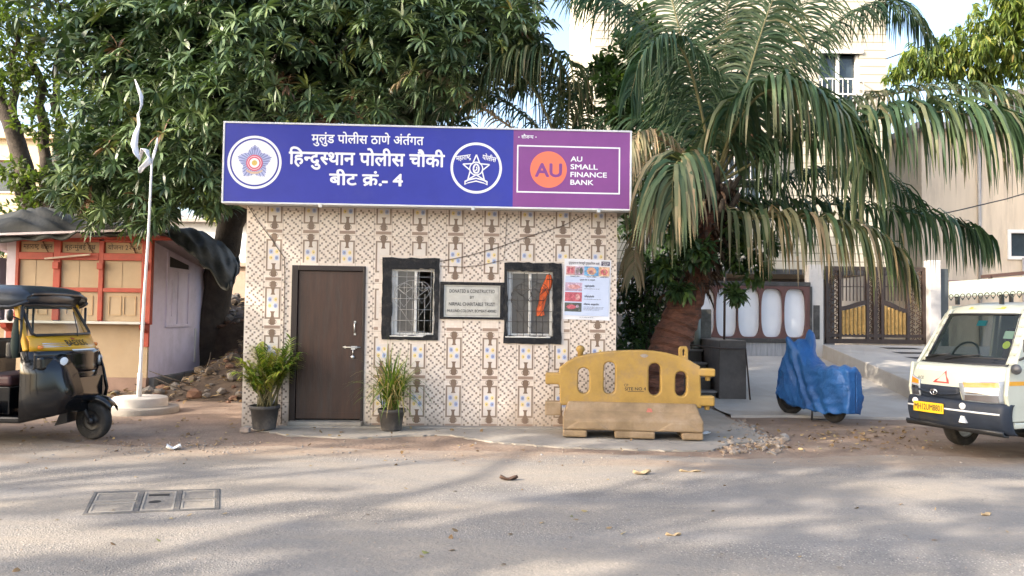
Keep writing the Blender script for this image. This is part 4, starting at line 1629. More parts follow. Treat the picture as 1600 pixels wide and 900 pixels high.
# ================================================================ COVERED SCOOTER
so, sf = Vector((4.50, 10.74, 0)), Vector((4.23, 11.66, 0))
ang = math.atan2(sf.y - so.y, sf.x - so.x)
wb = (sf - so).length
mt = thing('motor_scooter', 'parked scooter hidden under a blue cover with only its wheels showing', 'scooter', so + Vector((0, 0, .02)), ang)


def wheel(parent, loc, r, w_, spokes=0, steer=0.0, rim_m=None, name='wheel', rimr=.6):
    """wheel: a tyre and its rim, axle along local Y"""
    M = Matrix.Translation(loc) @ Matrix.Rotation(steer, 4, 'Z')
    mb = MB()
    h = w_ / 2
    mb.lathe([(r * rimr, -h * .8), (r * .85, -h), (r * .96, -h * .8), (r, -h * .3), (r, h * .3), (r * .96, h * .8), (r * .85, h), (r * rimr, h * .8), (r * rimr, -h * .8)], 32, axis='Y', M=M)
    t = mb.build(name, M_RUBBER, parent, fix=True)
    mb = MB()
    mb.lathe([(0, -h * .55), (r * .18, -h * .6), (r * .22, -h * .4), (r * rimr * .8, -h * .35), (r * rimr, -h * .75), (r * rimr, h * .75), (r * rimr * .8, h * .35), (r * .2, h * .5), (0, h * .55)], 24, axis='Y', M=M)
    mb.build('rim', rim_m or M_STEEL, t)
    return t


wheel(mt, (0, 0, .225), .225, .1, rim_m=M_BLACK)
wheel(mt, (wb, 0, .225), .225, .1, steer=.25, rim_m=M_BLACK)
mb = MB()
mb.tube([(.32, .1, .3), (.27, .15, .0)], .014, 8)
mb.tube([(.32, -.1, .3), (.27, -.15, .0)], .014, 8)
mb.tube([(.27, -.15, .01), (.27, .15, .01)], .012, 8)
mb.build('stand', M_BLACK, mt)
mb = MB()
mb.box((-.08, -.09, .2), (.60, .09, .42))
mb.box((.60, -.09, .22), (.68, .09, .75))
mb.build('body', M_BLACK, mt, bevel=.04)
stn = [(-.47, .17, .73, .0), (-.45, .16, .76, .19), (-.30, .16, .80, .24), (-.05, .13, .79, .27), (.2, .13, .77, .29), (.4, .14, .78, .30), (.58, .15, .86, .29), (.72, .15, .98, .30), (.82, .15, 1.09, .32), (.9, .16, 1.13, .34), (1.0, .22, 1.06, .34), (1.12, .27, .92, .33), (1.25, .28, .74, .33), (1.38, .25, .60, .32), (1.47, .22, .46, .28), (1.5, .2, .34, .12)]
stn = [(x_ if x_ < 1.1 else 1.1 + (x_ - 1.1) * .7, a_, b_, c_ * .78) for x_, a_, b_, c_ in stn]
cvr = MB()
from mathutils import noise as mnoise
NS, SUB = 72, 5
vs = []
for k in range((len(stn) - 1) * SUB + 1):
    a = min(len(stn) - 2, k // SUB)
    t = k / SUB - a
    x, zb, zt, hw = [stn[a][q] + (stn[a + 1][q] - stn[a][q]) * t for q in range(4)]
    for j in range(NS + 1):
        u = j / NS * 2 - 1                       # -1 hem on one side, 0 ridge, 1 hem on the other side
        au = abs(u)
        sg = -1 if u < 0 else 1
        yy = hw * min(1.0, (au / .35)) ** .7 if au < .35 else hw * (1 + .18 * (au - .35))
        z = zt - (.10 * (au / .35) ** 2.2) * (hw / .3) if au < .35 else (zt - .10 * hw / .3) + (zb - (zt - .10 * hw / .3)) * (au - .35) / .65
        # mirrors push the cloth up in two peaks
        z += (.11 if u > 0 else .19) * math.exp(-((x - .90) / .12) ** 2) * math.exp(-((au - (.36 if u > 0 else .24)) / .10) ** 4)
        yy += .06 * math.exp(-((x - .9) / .1) ** 2) * math.exp(-((au - .36) / .12) ** 2)
        kk = min(1.0, hw / .15)
        # hanging folds at the front, cross creases along the seat, fine crumple everywhere
        fold = .030 * math.sin(x * 15 + u * 5 + 2.2 * math.sin(u * 6 + x * 4)) * min(1, au * 2)
        fr_ = mnoise.ridged_multi_fractal(Vector((x * 5.5 + 3 * u, z * 2.6, sg * 4.0)), .9, 2.1, 4, 1.0, 2.0) - 1.2
        se_ = mnoise.ridged_multi_fractal(Vector((x * 2.2, z * 7.5 + x * 2, sg * 9.0)), .9, 2.1, 4, 1.0, 2.0) - 1.2
        m_ = max(0.0, min(1.0, (x - .35) / .35))
        fold += (.030 * fr_ * m_ + .030 * se_ * (1 - m_)) * min(1, au * 2.2)
        fold += .012 * mnoise.noise(Vector((x * 22, z * 22, sg * 3)))
        fold *= min(1.0, hw / .2)
        vs.append((x + .02 * math.sin(u * 9 + x * 5) * au * kk, sg * (yy + fold), z + (.012 * math.sin(x * 23 + u * 17) + .014 * mnoise.noise(Vector((x * 12, u * 12, 5)))) * kk))
nk = (len(stn) - 1) * SUB + 1
cvr.add(vs, [(k * (NS + 1) + j, k * (NS + 1) + j + 1, (k + 1) * (NS + 1) + j + 1, (k + 1) * (NS + 1) + j) for k in range(nk - 1) for j in range(NS)], 0, True)
cv = cvr.build('scooter_cover', mat('blue_cover_cloth', (.015, .085, .27), .5, .25, 3, .5, 30, spec=.4, stain=(.035, .15, .38), sscale=2.2, samt=.5), solid=.004, fix=False)
cv.scale = (.84, .74, 1)
cv.location = mt.location + Vector((.03, 0, 0))
cv.rotation_euler = mt.rotation_euler
tag(cv, 'creased bright blue cover draped over the parked scooter', 'cover')

# ================================================================ AUTO RICKSHAW (heading right, its tail lies outside the frame)
ar = thing('auto_rickshaw', 'black and yellow three-wheeled auto rickshaw stopped in front of the kiosk', 'auto rickshaw', (-4.69, 8.65, 0))
M_RBLK = mat('rickshaw_black_paint', (.006, .007, .009), .16, .25, 4, coat=.3, spec=.4, stain=(.022, .02, .017), sscale=3, samt=.25)
M_RYEL = mat('rickshaw_yellow_paint', (.62, .33, .012), .35, .08, 4, coat=.3, stain=(.45, .24, .03), sscale=4, samt=.4)
M_HOOD = mat('black_vinyl_hood', (.022, .027, .036), .34, .25, 5, .2, 10, spec=.6)
M_SEAT = mat('maroon_seat_vinyl', (.055, .022, .026), .5, .3, 6)
M_GLASS = glassmat('clear_windscreen', (.10, .13, .12), .22)
M_LENS = mat('lamp_lens', (.72, .74, .75), .12, .05, 20, coat=.6)
M_ORANGE = mat('orange_lens', (.75, .22, .02), .2, .08, 20, coat=.5)
M_CHROME = mat('chrome', (.75, .75, .76), .15, .05, 10, metal=1.0)
# hood: arch sections from the tail to the visor
st = [(-2.15, 1.40, 1.62, .60), (-1.7, 1.44, 1.685, .62), (-1.2, 1.46, 1.70, .63), (-.8, 1.465, 1.70, .63), (-.55, 1.465, 1.695, .63), (-.50, 1.48, 1.68, .615), (-.45, 1.50, 1.66, .60), (-.415, 1.52, 1.625, .575), (-.405, 1.52, 1.60, .56)]
rings = []
for x, z0, z1, hw in st:
    ring = []
    for j in range(17):
        t = math.pi * j / 16
        cx_ = math.cos(t)
        sx_ = math.sin(t)
        ring.append((x + .012 * math.sin(j * 1.7 + x * 9), -hw * (abs(cx_) ** .45) * (1 if cx_ > 0 else -1), z0 + (z1 - z0) * sx_ ** .55))
    rings.append(ring)
mb = MB()
mb.loft(rings, 0, close=False)
mb.tube([(s_[0], -s_[3], s_[1]) for s_ in st], .012, 6)
mb.tube([(s_[0], s_[3], s_[1]) for s_ in st], .012, 6)
mb.build('hood', M_HOOD, ar, solid=.012, fix=False)
mb = MB()
mb.loft([[(-.405 - .06 * (y / .54) ** 2, y, 1.60 - .02 * (y / .54) ** 2) for y in (-.54, -.3, 0, .3, .54)], [(-.435 - .08 * (y / .54) ** 2, y * .93, 1.485) for y in (-.54, -.3, 0, .3, .54)]], 0, close=False, cap=False)
mb.build('visor', M_HOOD, ar, solid=.015, fix=False)


def fx(y, z):                                                   # front skin of the cab: x where the skin stands at (y, z)
    if z >= 1.15:
        t = (z - 1.15) / .35
        return -.245 - .20 * t - .36 * y * y
    if z >= 1.0:
        t = (z - 1.0) / .15
        return (-.06 - .80 * y * y) * (1 - t) + (-.225 - .36 * y * y) * t
    if z >= .78:
        return -.045 - .78 * y * y
    t = (z - .45) / .33
    return -.02 - .11 * (1 - t) - 1.0 * y * y


def fpatch(y0, y1, z0, z1, off=0.0, ny=10, nz=4, yy=None):
    """patch of the front skin, off metres proud of it"""
    def fn(u, v):
        z = z0 + (z1 - z0) * v
        a, b2 = (y0, y1) if yy is None else yy(z)
        y = a + (b2 - a) * u
        return (fx(y, z) + off, y, z)
    m_ = MB()
    m_.sheet(fn, ny, nz)
    return m_


fpatch(-.60, .60, 1.0, 1.16, 0, 20, 3).build('yellow_band', M_RYEL, ar, solid=.014, fix=False)
# windscreen: rubber frame round a clear pane, yellow pillars outside
for sg in (-1, 1):
    mb = MB()
    mb.bar((fx(.58, 1.16) - .01, sg * .585, 1.0), (fx(.5, 1.5) - .0, sg * .535, 1.5), .075, .05, 0, up=(1, 0, 0))
    mb.build('pillar', M_RYEL, ar, bevel=.012)
wy = lambda z: (-.565 + .06 * (z - 1.15) / .35, .565 - .06 * (z - 1.15) / .35)
mb = MB()


def fp(y, z, off=0.0):
    return (fx(y, z) + off, y, z)


zs = [1.165, 1.175, 1.30, 1.44, 1.485]
edge = [fp(-.545 + .03, 1.168, .012)] + [fp(-.515 + 1.03 * k / 10, 1.165, .012) for k in range(11)] + [fp(.545, 1.185, .012), fp(.53, 1.3, .012), fp(.505, 1.46, .012), fp(.47, 1.485, .012)] + [fp(.47 - .94 * k / 10, 1.488, .012) for k in range(1, 11)] + [fp(-.505, 1.46, .012), fp(-.53, 1.3, .012), fp(-.545, 1.185, .012), fp(-.515, 1.165, .012)]
mb.tube(edge, .017, 7)
mb.build('windscreen_frame', M_BLACK, ar)
fpatch(0, 0, 1.165, 1.488, .006, 12, 5, yy=lambda z: (-.54 + .035 * (z - 1.16) / .33, .54 - .035 * (z - 1.16) / .33)).build('windscreen', M_GLASS, ar, fix=False)
mb = MB()
mb.tube([fp(.05, 1.15, .03), fp(.12, 1.22, .03), fp(.26, 1.42, .03)], .006, 5)
mb.build('wiper', M_BLACK, ar)
# black cowl, stepped, with the nose
fpatch(-.585, .585, .775, .998, .004, 20, 5).build('cowl', M_RBLK, ar, solid=.02, fix=False)
mb = MB()
mb.sheet(lambda u, v: (fx((u * 2 - 1) * (.14 + .13 * v), .45 + .33 * v) + .005, (u * 2 - 1) * (.14 + .13 * v), .45 + .33 * v), 8, 6)
mb.build('nose', M_RBLK, ar, solid=.02, fix=False)
for sg in (-1, 1):
    mb = MB()
    # cab side panel: from the pillar to the nose
    A_ = [(-.42, sg * .625, z) for z in (.27, .5, .75, .995)]
    B_ = [(-.16, sg * .50, .31), (-.10, sg * .47, .52), (-.16, sg * .5, .77), (-.33, sg * .59, .995)]
    C_ = [(.0, sg * .26, .36), (.04, sg * .25, .56), (-.02, sg * .27, .77), (-.12, sg * .34, .96)]
    mb.loft([A_, B_, C_], 0, close=False, cap=False)
    mb.build('side_panel', M_RBLK, ar, solid=.02, fix=False)
    y0 = sg * .35
    # raised lamp housing and the lamp
    mb = MB()
    hx0 = fx(y0, .87)
    mb.hexa([(hx0 - .17, sg * .57, .80), (hx0 - .04, sg * .24, .80), (hx0 + .05, sg * .25, .80), (hx0 - .08, sg * .585, .80), (hx0 - .17, sg * .57, .945), (hx0 - .04, sg * .24, .945), (hx0 + .04, sg * .25, .945), (hx0 - .09, sg * .585, .945)])
    mb.build('lamp_housing', M_RBLK, ar, bevel=.03, seg=3)
    mb = MB()
    Mh = Matrix.Translation((hx0 + .012, y0, .87)) @ Matrix.Rotation(R_(sg * 16), 4, 'Z')
    mb.lathe([(.0, .04), (.04, .036), (.062, .022), (.068, .0), (.068, -.03)], 20, axis='X', M=Mh)
    mb.build('headlight', M_LENS, ar)
    mb = MB()
    mb.lathe([(.068, -.03), (.08, -.01), (.08, .01), (.069, .014)], 20, axis='X', M=Mh)
    mb.build('headlight_rim', M_BLACK, ar)
    mb = MB()
    Mi = Matrix.Translation((fx(sg * .53, 1.03) + .02, sg * .53, 1.04))
    mb.lathe([(0, .03), (.018, .022), (.022, 0), (.022, -.02)], 14, axis='X', M=Mi)
    mb.build('indicator', M_ORANGE, ar)
mb = MB()
for k, z in enumerate((1.042, 1.06, 1.078)):
    mb.tube([fp(-.50 + .28 * j / 6, z, .006) for j in range(7)], .0055, 5)
mb.build('vent', M_CHROME, ar)
fpatch(-.25, .15, .988, 1.012, .016, 8, 1).build('trim_strip', M_WHITE, ar, fix=False)
L = MB()
V_, F_, w_ = compose("BAEXIOG")
L.add([fp(-.25 + .33 * a / w_, 1.05 + .085 * b, .013) for a, b in V_], F_)
V2, F2, w2 = compose("BAEXIOG")
L.add([fp(-.247 + .33 * a / w2, 1.052 + .085 * b, .0135) for a, b in V2], F2)
L.build('lettering', M_INK, ar, fix=False)
mb = MB()
mb.add([fp(-.13, 1.115, .015), fp(-.05, 1.115, .015), fp(-.09, 1.15, .015)], [(0, 1, 2)])
mb.build('flame_mark', M_RED, ar, fix=False)
mb = MB()
for q in ((-.045, .82, .045, .832), (-.045, .90, .045, .912), (-.045, .832, -.033, .90), (.033, .832, .045, .90), (-.012, .845, .012, .888)):
    mb.add([fp(q[0], q[1], .012), fp(q[2], q[1], .012), fp(q[2], q[3], .012), fp(q[0], q[3], .012)], [(0, 1, 2, 3)])
mb.build('badge', M_CHROME, ar, fix=False)
# floor, rear body, seats
mb = MB()
mb.box((-2.15, -.62, .25), (-.40, .62, .32))
mb.build('floor', M_RBLK, ar, bevel=.02)
mb = MB()
mb.box((-2.2, -.63, .32), (-1.25, .63, .95))
mb.build('rear_body', M_RBLK, ar, bevel=.05, seg=3)
mb = MB()
mb.box((-1.02, -.50, .32), (-.60, .50, .62))
mb.box((-1.25, -.625, .32), (-.62, -.60, .46))
mb.build('seat_base', M_RBLK, ar, bevel=.03)
mb = MB()
mb.box((-1.03, -.52, .625), (-.58, .52, .74))
mb.build('seat', M_SEAT, ar, bevel=.035, seg=3)
mb = MB()
mb.box((-.98, -.42, .90), (-.88, .42, 1.12))
mb.box((-.62, -.58, .92), (-.54, -.40, 1.10))
mb.build('backrest', M_BLACK, ar, bevel=.03, seg=3)
mb = MB()
for x in (-.93, -1.0):
    for y in (-.38, .38):
        mb.tube([(x, y, .7), (x, y, 1.46)], .012, 6)
mb.build('seat_support', M_BLACK, ar)
for x, y, z in ((-.44, -.60, .98), (-.44, .60, .98), (-1.25, -.62, .9), (-1.25, .62, .9)):
    mb = MB()
    mb.tube([(x, y, z), (x, y, 1.47)], .014, 6)
    mb.build('support', M_BLACK, ar)
mb = MB()
mb.tube([(-.50, -.57, .93), (-.505, -.575, 1.05), (-.50, -.57, 1.2), (-.5, -.57, 1.34)], [.04, .05, .052, .03], 10)
mb.build('rolled_curtain', mat('dark_green_canvas', (.015, .028, .025), .8, .2, 10), ar)
mb = MB()
Mm = Matrix.Translation((-.50, -.70, 1.375)) @ Matrix.Rotation(R_(20), 4, 'Z')
mb.lathe([(0, -.02), (.05, -.018), (.064, 0), (.06, .02), (0, .028)], 20, axis='X', M=Mm)
mb.tube([(-.42, -.61, 1.32), (-.46, -.66, 1.35), (-.49, -.70, 1.37)], .008, 6)
mb.build('mirror', M_BLACK, ar)
mb = MB()
mb.tube([(-.36, -.28, .98), (-.40, -.1, 1.02), (-.40, .1, 1.02), (-.36, .28, .98)], .016, 8)
mb.tube([(-.38, 0, 1.01), (-.1, 0, .6)], .025, 8)
mb.build('handlebar', M_BLACK, ar)
# front wheel, fork, mudguard
FW = MB
wheel(ar, (.03, 0, .213), .213, .105, steer=R_(-14), rim_m=M_BLACK, rimr=.55)
mb = MB()
for sg in (-1, 1):
    mb.tube([(-.06, sg * .075, .55), (-.04, sg * .08, .34), (.03, sg * .08, .21)], [.024, .022, .02], 8)
    mb.lathe([(.0, -.012), (.035, -.01), (.035, .012), (0, .015)], 14, c=(.03, sg * .085, .213), axis='Y')
mb.tube([(-.07, 0, .8), (-.05, 0, .5)], .03, 8)
mb.build('fork', M_BLACK, ar)
mb = MB()
arc = []
for k in range(11):
    t = R_(166 - 13.5 * k)
    rad = .262
    arc.append((.03 + rad * 1.0 * math.cos(t), .225 + rad * .98 * math.sin(t), .085 - .004 * max(0, k - 7)))
mb.loft([[(x, -hw, z - .045), (x, -hw * .95, z), (x, -hw * .5, z + .018), (x, 0, z + .024), (x, hw * .5, z + .018), (x, hw * .95, z), (x, hw, z - .045)] for x, z, hw in arc], 0, close=False, cap=False)
mb.build('mudguard', M_RBLK, ar, solid=.01, fix=False)
mb = MB()
mb.hexa([(-.33, -.14, .16), (-.33, .14, .16), (-.20, .13, .20), (-.20, -.13, .20), (-.22, -.14, .42), (-.22, .14, .42), (-.19, .13, .42), (-.19, -.13, .42)])
mb.build('mud_flap', M_BLACK, ar)
mb = MB()
mb.box((-.40, -.25, .33), (-.02, .25, .70))
mb.build('footwell', M_RBLK, ar)
for sg in (-1, 1):
    wheel(ar, (-1.9, sg * .52, .213), .213, .105, rim_m=M_BLACK, rimr=.55)

# ================================================================ SMALL GOODS VAN (heading left, its body lies outside the frame)
VA = R_(22)
va = thing('goods_van', 'cream mini goods van with a yellow number plate and red triangle sticker', 'van', (4.94, 7.75, 0), VA)
M_VAN = mat('cream_van_paint', (.49, .51, .435), .3, .05, 3, coat=.3, stain=(.36, .36, .29), sscale=2.2, samt=.4)
M_VBUMP = mat('slate_bumper_plastic', (.018, .025, .040), .5, .2, 5, spec=.3, stain=(.055, .052, .05), sscale=4, samt=.3)
M_VDARK = mat('black_cowl_plastic', (.015, .016, .018), .4, .2, 6)
M_VGLASS = glassmat("tinted_windscreen", (.012, .022, .026), .5, .04)
YC, YH = .572, .56                                             # middle and half width (local y)
prof = [(.02, .60), (.0, .70), (.01, .78), (.03, .88), (.075, .95), (.16, 1.0), (.20, 1.045), (.30, 1.20), (.42, 1.40), (.50, 1.53), (.54, 1.575), (.62, 1.625), (.80, 1.655), (1.2, 1.665), (1.68, 1.655), (1.72, 1.62)]


def vx(y, z):
    """front skin at height z: straight profile plus the bow of the nose"""
    for (x0, z0), (x1, z1) in zip(prof[:-1], prof[1:]):
        if z0 <= z <= z1:
            b = x0 + (x1 - x0) * (z - z0) / (z1 - z0 + 1e-9)
            break
    else:
        b = prof[0][0]
    u = (y - YC) / YH
    return b + .06 * u * u + .05 * max(0, abs(u) - .8) * 5 * max(0, abs(u) - .8) * 5 * .6


def vw(z):
    return YH - (max(0, z - 1.0) * .13)


def vpatch(u0, u1, z0, z1, off=0.0, nu=14, nz=4, uu=None):
    m_ = MB()

    def fn(a, b):
        z = z0 + (z1 - z0) * b
        l, h_ = (u0, u1) if uu is None else uu(b)
        u = l + (h_ - l) * a
        y = YC + vw(z) * u
        return (vx(y, z) - off, y, z)
    m_.sheet(fn, nu, nz)
    return m_


# cab shell: bonnet, pillars, roof, sides
vpatch(-1, 1, .60, 1.0, 0, 24, 8).build('bonnet', M_VAN, va, solid=.015, fix=False)
for sg in (-1, 1):
    mb = MB()
    for k in range(6):
        z0, z1 = 1.0 + .58 * k / 6, 1.0 + .58 * (k + 1) / 6
        pa, pb = [], []
        q = []
        for z in (z0, z1):
            yo = YC + sg * (vw(z) + .004)
            yi = YC + sg * (vw(z) - .085)
            q.append(((vx(YC + sg * vw(z), z) + .13, yo, z), (vx(YC + sg * vw(z), z) - .004, yo - sg * .012, z), (vx(yi, z) - .012, yi, z)))
        mb.add([q[0][0], q[0][1], q[0][2], q[1][2], q[1][1], q[1][0]], [(0, 1, 4, 5), (1, 2, 3, 4)], 0, True)
    mb.build('pillar', M_VAN, va, solid=.02, fix=False)
mb = MB()


def froof(u, v):
    i = 9 + v * 6
    a = min(len(prof) - 2, int(i))
    t = i - a
    x = prof[a][0] + (prof[a + 1][0] - prof[a][0]) * t
    z = prof[a][1] + (prof[a + 1][1] - prof[a][1]) * t
    s_ = u * 2 - 1
    w_ = vw(1.55) - .0
    return (x + (.06 * s_ * s_ if v < .3 else .02), YC + w_ * s_ * (1 - .02 * v), z - .05 * abs(s_) ** 4)


mb.sheet(froof, 20, 14)
mb.build('roof', M_VAN, va, solid=.02, fix=False)
mb = MB()
for sg in (-1, 1):
    y = YC + sg * YH
    yt = YC + sg * vw(1.6)
    # rear cab pillar and wheel-side lower body
    mb.hexa([(1.45, y - .015, .95), (1.72, y - .015, .95), (1.72, y + .015, .95), (1.45, y + .015, .95), (1.50, yt - .015, 1.62), (1.72, yt - .015, 1.62), (1.72, yt + .015, 1.62), (1.50, yt + .015, 1.62)])
    mb.hexa([(1.45, y - .015, .42), (1.72, y - .015, .42), (1.72, y + .015, .42), (1.45, y + .015, .42), (1.45, y - .015, .95), (1.72, y - .015, .95), (1.72, y + .015, .95), (1.45, y + .015, .95)])
    mb.bar((.62, yt, 1.6), (1.6, yt, 1.61), .03, .05)
mb.box((1.70, .03, .42), (1.73, 1.11, 1.6))
mb.build('cab_body', M_VAN, va)
# doors with window, handle
for sg in (-1, 1):
    y = YC + sg * (YH + .004)
    yt = YC + sg * vw(1.58)
    mb = MB()
    lo = [(.115, .43), (.60, .43), (.86, .43), (1.44, .43), (1.44, .98), (.10, .98), (.055, .70)]
    mb.prism(lo, y - .02, y + .02, 0, 'Y')
    dr = mb.build('door', M_VAN, va, bevel=.012)
    mb = MB()
    n_ = [(.19, .975), (1.44, .975), (1.44, 1.60), (.66, 1.60), (.56, 1.53)]
    hole = [(.30, 1.03), (1.38, 1.03), (1.38, 1.55), (.70, 1.55), (.63, 1.51)]
    v, f = holed(n_, [hole], .035, .006)
    v = [Vector((p.x, p.y + y + (yt - y) * (p.z - .98) / .6, p.z)) for p in v]
    mb.add(v, f)
    mb.build('window_frame', M_VAN, dr)
    mb = MB()
    mb.add([(x, y + (yt - y) * (z - .98) / .6, z) for x, z in hole], [tuple(range(len(hole)))])
    mb.build('window', M_VGLASS, dr, fix=False)
    mb = MB()
    mb.box((1.2, y + sg * .02 - .008, .86), (1.36, y + sg * .02 + .012, .9))
    mb.build('handle', M_BLACK, dr, bevel=.006)
    mb = MB()
    mb.box((.09, y + sg * .0205 - .002, .80), (1.45, y + sg * .0205 + .002, .842))
    mb.build('stripe', mat('orange_yellow_stripe', (.72, .34, .02), .4, .05, 5), va)
    mb = MB()
    mb.box((.12, y + sg * .0205 - .002, .585), (1.42, y + sg * .0205 + .003, .597))
    mb.build('crease', M_VAN, dr)
    mb = MB()
    mb.box((.16, y - .02, .36), (1.72, y + .010, .425))
    mb.build('sill', M_VAN if sg < 0 else M_VAN, va, bevel=.02)
# windscreen with its dark border and the cowl under it
bord = MB()
o_ = lambda b: (-.86 + .0 * b, .86)
vpatch(0, 0, 1.06, 1.525, .004, 16, 6, uu=lambda b: (-.845, .845)).build('windscreen', M_VGLASS, va, fix=False)


def vp(u, z, off=0.0):
    y = YC + vw(z) * u
    return (vx(y, z) - off, y, z)


mb = MB()
ring = [vp(-.84 + 1.68 * k / 12, 1.06, .008) for k in range(13)] + [vp(.845, 1.2, .008), vp(.845, 1.4, .008)] + [vp(.84 - 1.68 * k / 12, 1.527, .008) for k in range(13)] + [vp(-.845, 1.4, .008), vp(-.845, 1.2, .008), vp(-.84, 1.06, .008)]
mb.tube(ring, .014, 6)
mb.build('windscreen_seal', M_VDARK, va)
vpatch(-.90, .90, .985, 1.065, .012, 16, 3).build('scuttle', M_VDARK, va, solid=.01, fix=False)
mb = MB()
for u0, u1, z1 in ((.35, -.35, 1.095), (.85, .30, 1.09)):
    mb.tube([vp(u0, 1.03, .03), vp((u0 + u1) / 2, (1.05 + z1) / 2, .032), vp(u1, z1, .028)], .009, 6)
mb.build('wiper', M_VDARK, va)
mb = MB()
for k in range(3):
    a, b2 = vp(-.82, 1.005 + .018 * k, .02), vp(-.62, 1.005 + .018 * k, .02)
    mb.tube([a, b2], .005, 5)
mb.build('vent', M_VBUMP, va)
# grille, lamps, bumper
vpatch(-.20, .76, .60, .745, .008, 12, 4, uu=lambda b: (-.22 + .03 * b, .74 + .03 * b)).build('grille', M_VBUMP, va, solid=.012, fix=False)
mb = MB()
mb.tube([vp(-.2 + .93 * k / 10, .685 - .03 * math.sin(math.pi * k / 10), .02) for k in range(11)], .012, 6)
mb.build('grille_bar', M_VBUMP, va)
mb = MB()
c0 = vp(.34, .672, .034)
for (rx, rz, t0, t1) in ((.042, .03, 0, 6.283), (.03, .022, .6, 2.6)):
    mb.tube([(c0[0], c0[1] + rx * math.cos(t0 + (t1 - t0) * k / 20), c0[2] + rz * math.sin(t0 + (t1 - t0) * k / 20)) for k in range(21)], .005, 6)
mb.tube([(c0[0], c0[1], c0[2] - .028), (c0[0], c0[1], c0[2] + .012)], .006, 6)
mb.build('badge', M_CHROME, va)


def poly_on(us_zs, off, m_name, mats, parent=va, thick=.0):
    """lamp-like patch: quad grid between 4 corners (u,z) BL, BR, TR, TL on the front skin"""
    m_ = MB()
    (a, b, c, d) = us_zs

    def fn(s_, t_):
        u = (a[0] * (1 - s_) + b[0] * s_) * (1 - t_) + (d[0] * (1 - s_) + c[0] * s_) * t_
        z = (a[1] * (1 - s_) + b[1] * s_) * (1 - t_) + (d[1] * (1 - s_) + c[1] * s_) * t_
        return vp(u, z, off)
    m_.sheet(fn, 8, 5)
    return m_.build(m_name, mats, parent, solid=thick, fix=False)


for sg, (uo, ui) in ((-1, (-.97, -.14)), (1, (.97, .72))):
    # near lamp is seen whole; the far one mirrors it
    uo, ui = sg * .96, sg * .28 if sg < 0 else .70
    A_ = [(ui if sg > 0 else uo, .605), (uo if sg > 0 else ui, .605), (uo if sg > 0 else ui + .10, .84 if sg > 0 else .79), (ui if sg > 0 else uo, .79 if sg > 0 else .845)]
    hl = poly_on(A_, .016, 'headlight', mat('lamp_housing_grey', (.30, .33, .37), .08, .1, 10, coat=.6), thick=.02)
    if sg < 0:
        poly_on([(uo + .04, .775), (ui - .02, .755), (ui + .01, .80), (uo + .06, .825)], .03, 'indicator', M_ORANGE, hl)
        poly_on([(uo + .05, .70), (ui - .06, .69), (ui - .03, .74), (uo + .05, .765)], .03, 'reflector', M_CHROME, hl)
        poly_on([(uo + .05, .62), (ui - .02, .62), (ui - .03, .675), (uo + .05, .69)], .03, 'reflector', M_CHROME, hl)
    else:
        poly_on([(ui + .02, .745), (uo - .02, .75), (uo - .02, .82), (ui + .03, .785)], .03, 'indicator', M_ORANGE, hl)
        poly_on([(ui + .02, .62), (uo - .03, .62), (uo - .03, .73), (ui + .02, .72)], .03, 'reflector', M_CHROME, hl)
mb = MB()
rows_ = [(.06, .30), (.0, .335), (-.03, .44), (-.035, .50), (-.02, .58), (.01, .605)]


def fbump(u, v):
    i = v * 5
    a = min(4, int(i))
    t = i - a
    x = rows_[a][0] + (rows_[a + 1][0] - rows_[a][0]) * t
    z = rows_[a][1] + (rows_[a + 1][1] - rows_[a][1]) * t
    # the bumper wraps round both corners
    s_ = u * 2 - 1
    if abs(s_) <= .8:
        w_ = s_ / .8
        return (x + .05 * w_ * w_ + .0, YC + w_ * (YH - .02), z)
    k = (abs(s_) - .8) / .2
    sg = 1 if s_ > 0 else -1
    return (x + .05 + .045 * math.sin(k * 1.57) + .05 * k * k, YC + sg * (YH - .02 + .045 * math.sin(k * 1.57)), z)


mb.sheet(fbump, 40, 12)
mb.build('bumper', M_VBUMP, va, solid=.025, fix=False)
mb = MB()
mb.loft([[(x, y0 * 1.0, z) for (y0) in [YC + s_ * (YH + .01) for s_ in (-1, -.6, 0, .6, 1)]] for x, z in ((.10, .285), (.03, .29), (.01, .32), (.02, .34))], 0, close=False, cap=False)
mb.build('bumper_lip', M_VDARK, va, solid=.02, fix=False)
mb = MB()
mb.box((-.02, .42, .36), (-.005, .95, .43))
mb.build('lower_intake', M_VDARK, va)
mb = MB()
mb.tube([(fbump(.10 + .8 * k / 16, .70)[0] - .016, fbump(.10 + .8 * k / 16, .70)[1], .505) for k in range(17)], .011, 6)
mb.build('silver_strip', mat('silver_strip', (.62, .64, .66), .35, .05, 5), va)
pl = MB()
MP = Matrix.Translation((-.058, .80, .50)) @ Matrix.Rotation(R_(-90), 4, 'Z')
pl.box((-.185, -.006, -.055), (.185, .008, .055), M=MP)
pq2 = pl.build('number_plate', mat('yellow_plate', (.78, .46, .015), .4, .04, 5), va, bevel=.004)
L = MB()
put_text(L, "MH12UM8801", MP @ Matrix.Translation((0, -.0075, -.028)), .062, .335, .018)
L.build('lettering', M_INK, pq2, fix=False)
mb = MB()
for y_ in (.41, 1.0):
    flat = Matrix.Translation((-.052 + (.03 if y_ > .9 else 0.012), y_, .555))
    mb.lathe([(0, -.008), (.03, -.006), (.034, .0), (.034, .01)], 20, axis='X', M=flat)
    o_ = mb.build('reflector_disc', M_WHITE, va)
    mb = MB()
mb = MB()
mb.add([(-.055, .36, .385), (-.055, .44, .385), (-.055, .415, .455), (-.055, .385, .455), (-.02, .36, .385), (-.02, .44, .385), (-.02, .415, .455), (-.02, .385, .455)], [(0, 1, 2, 3), (0, 4, 5, 1), (1, 5, 6, 2), (2, 6, 7, 3), (3, 7, 4, 0)])
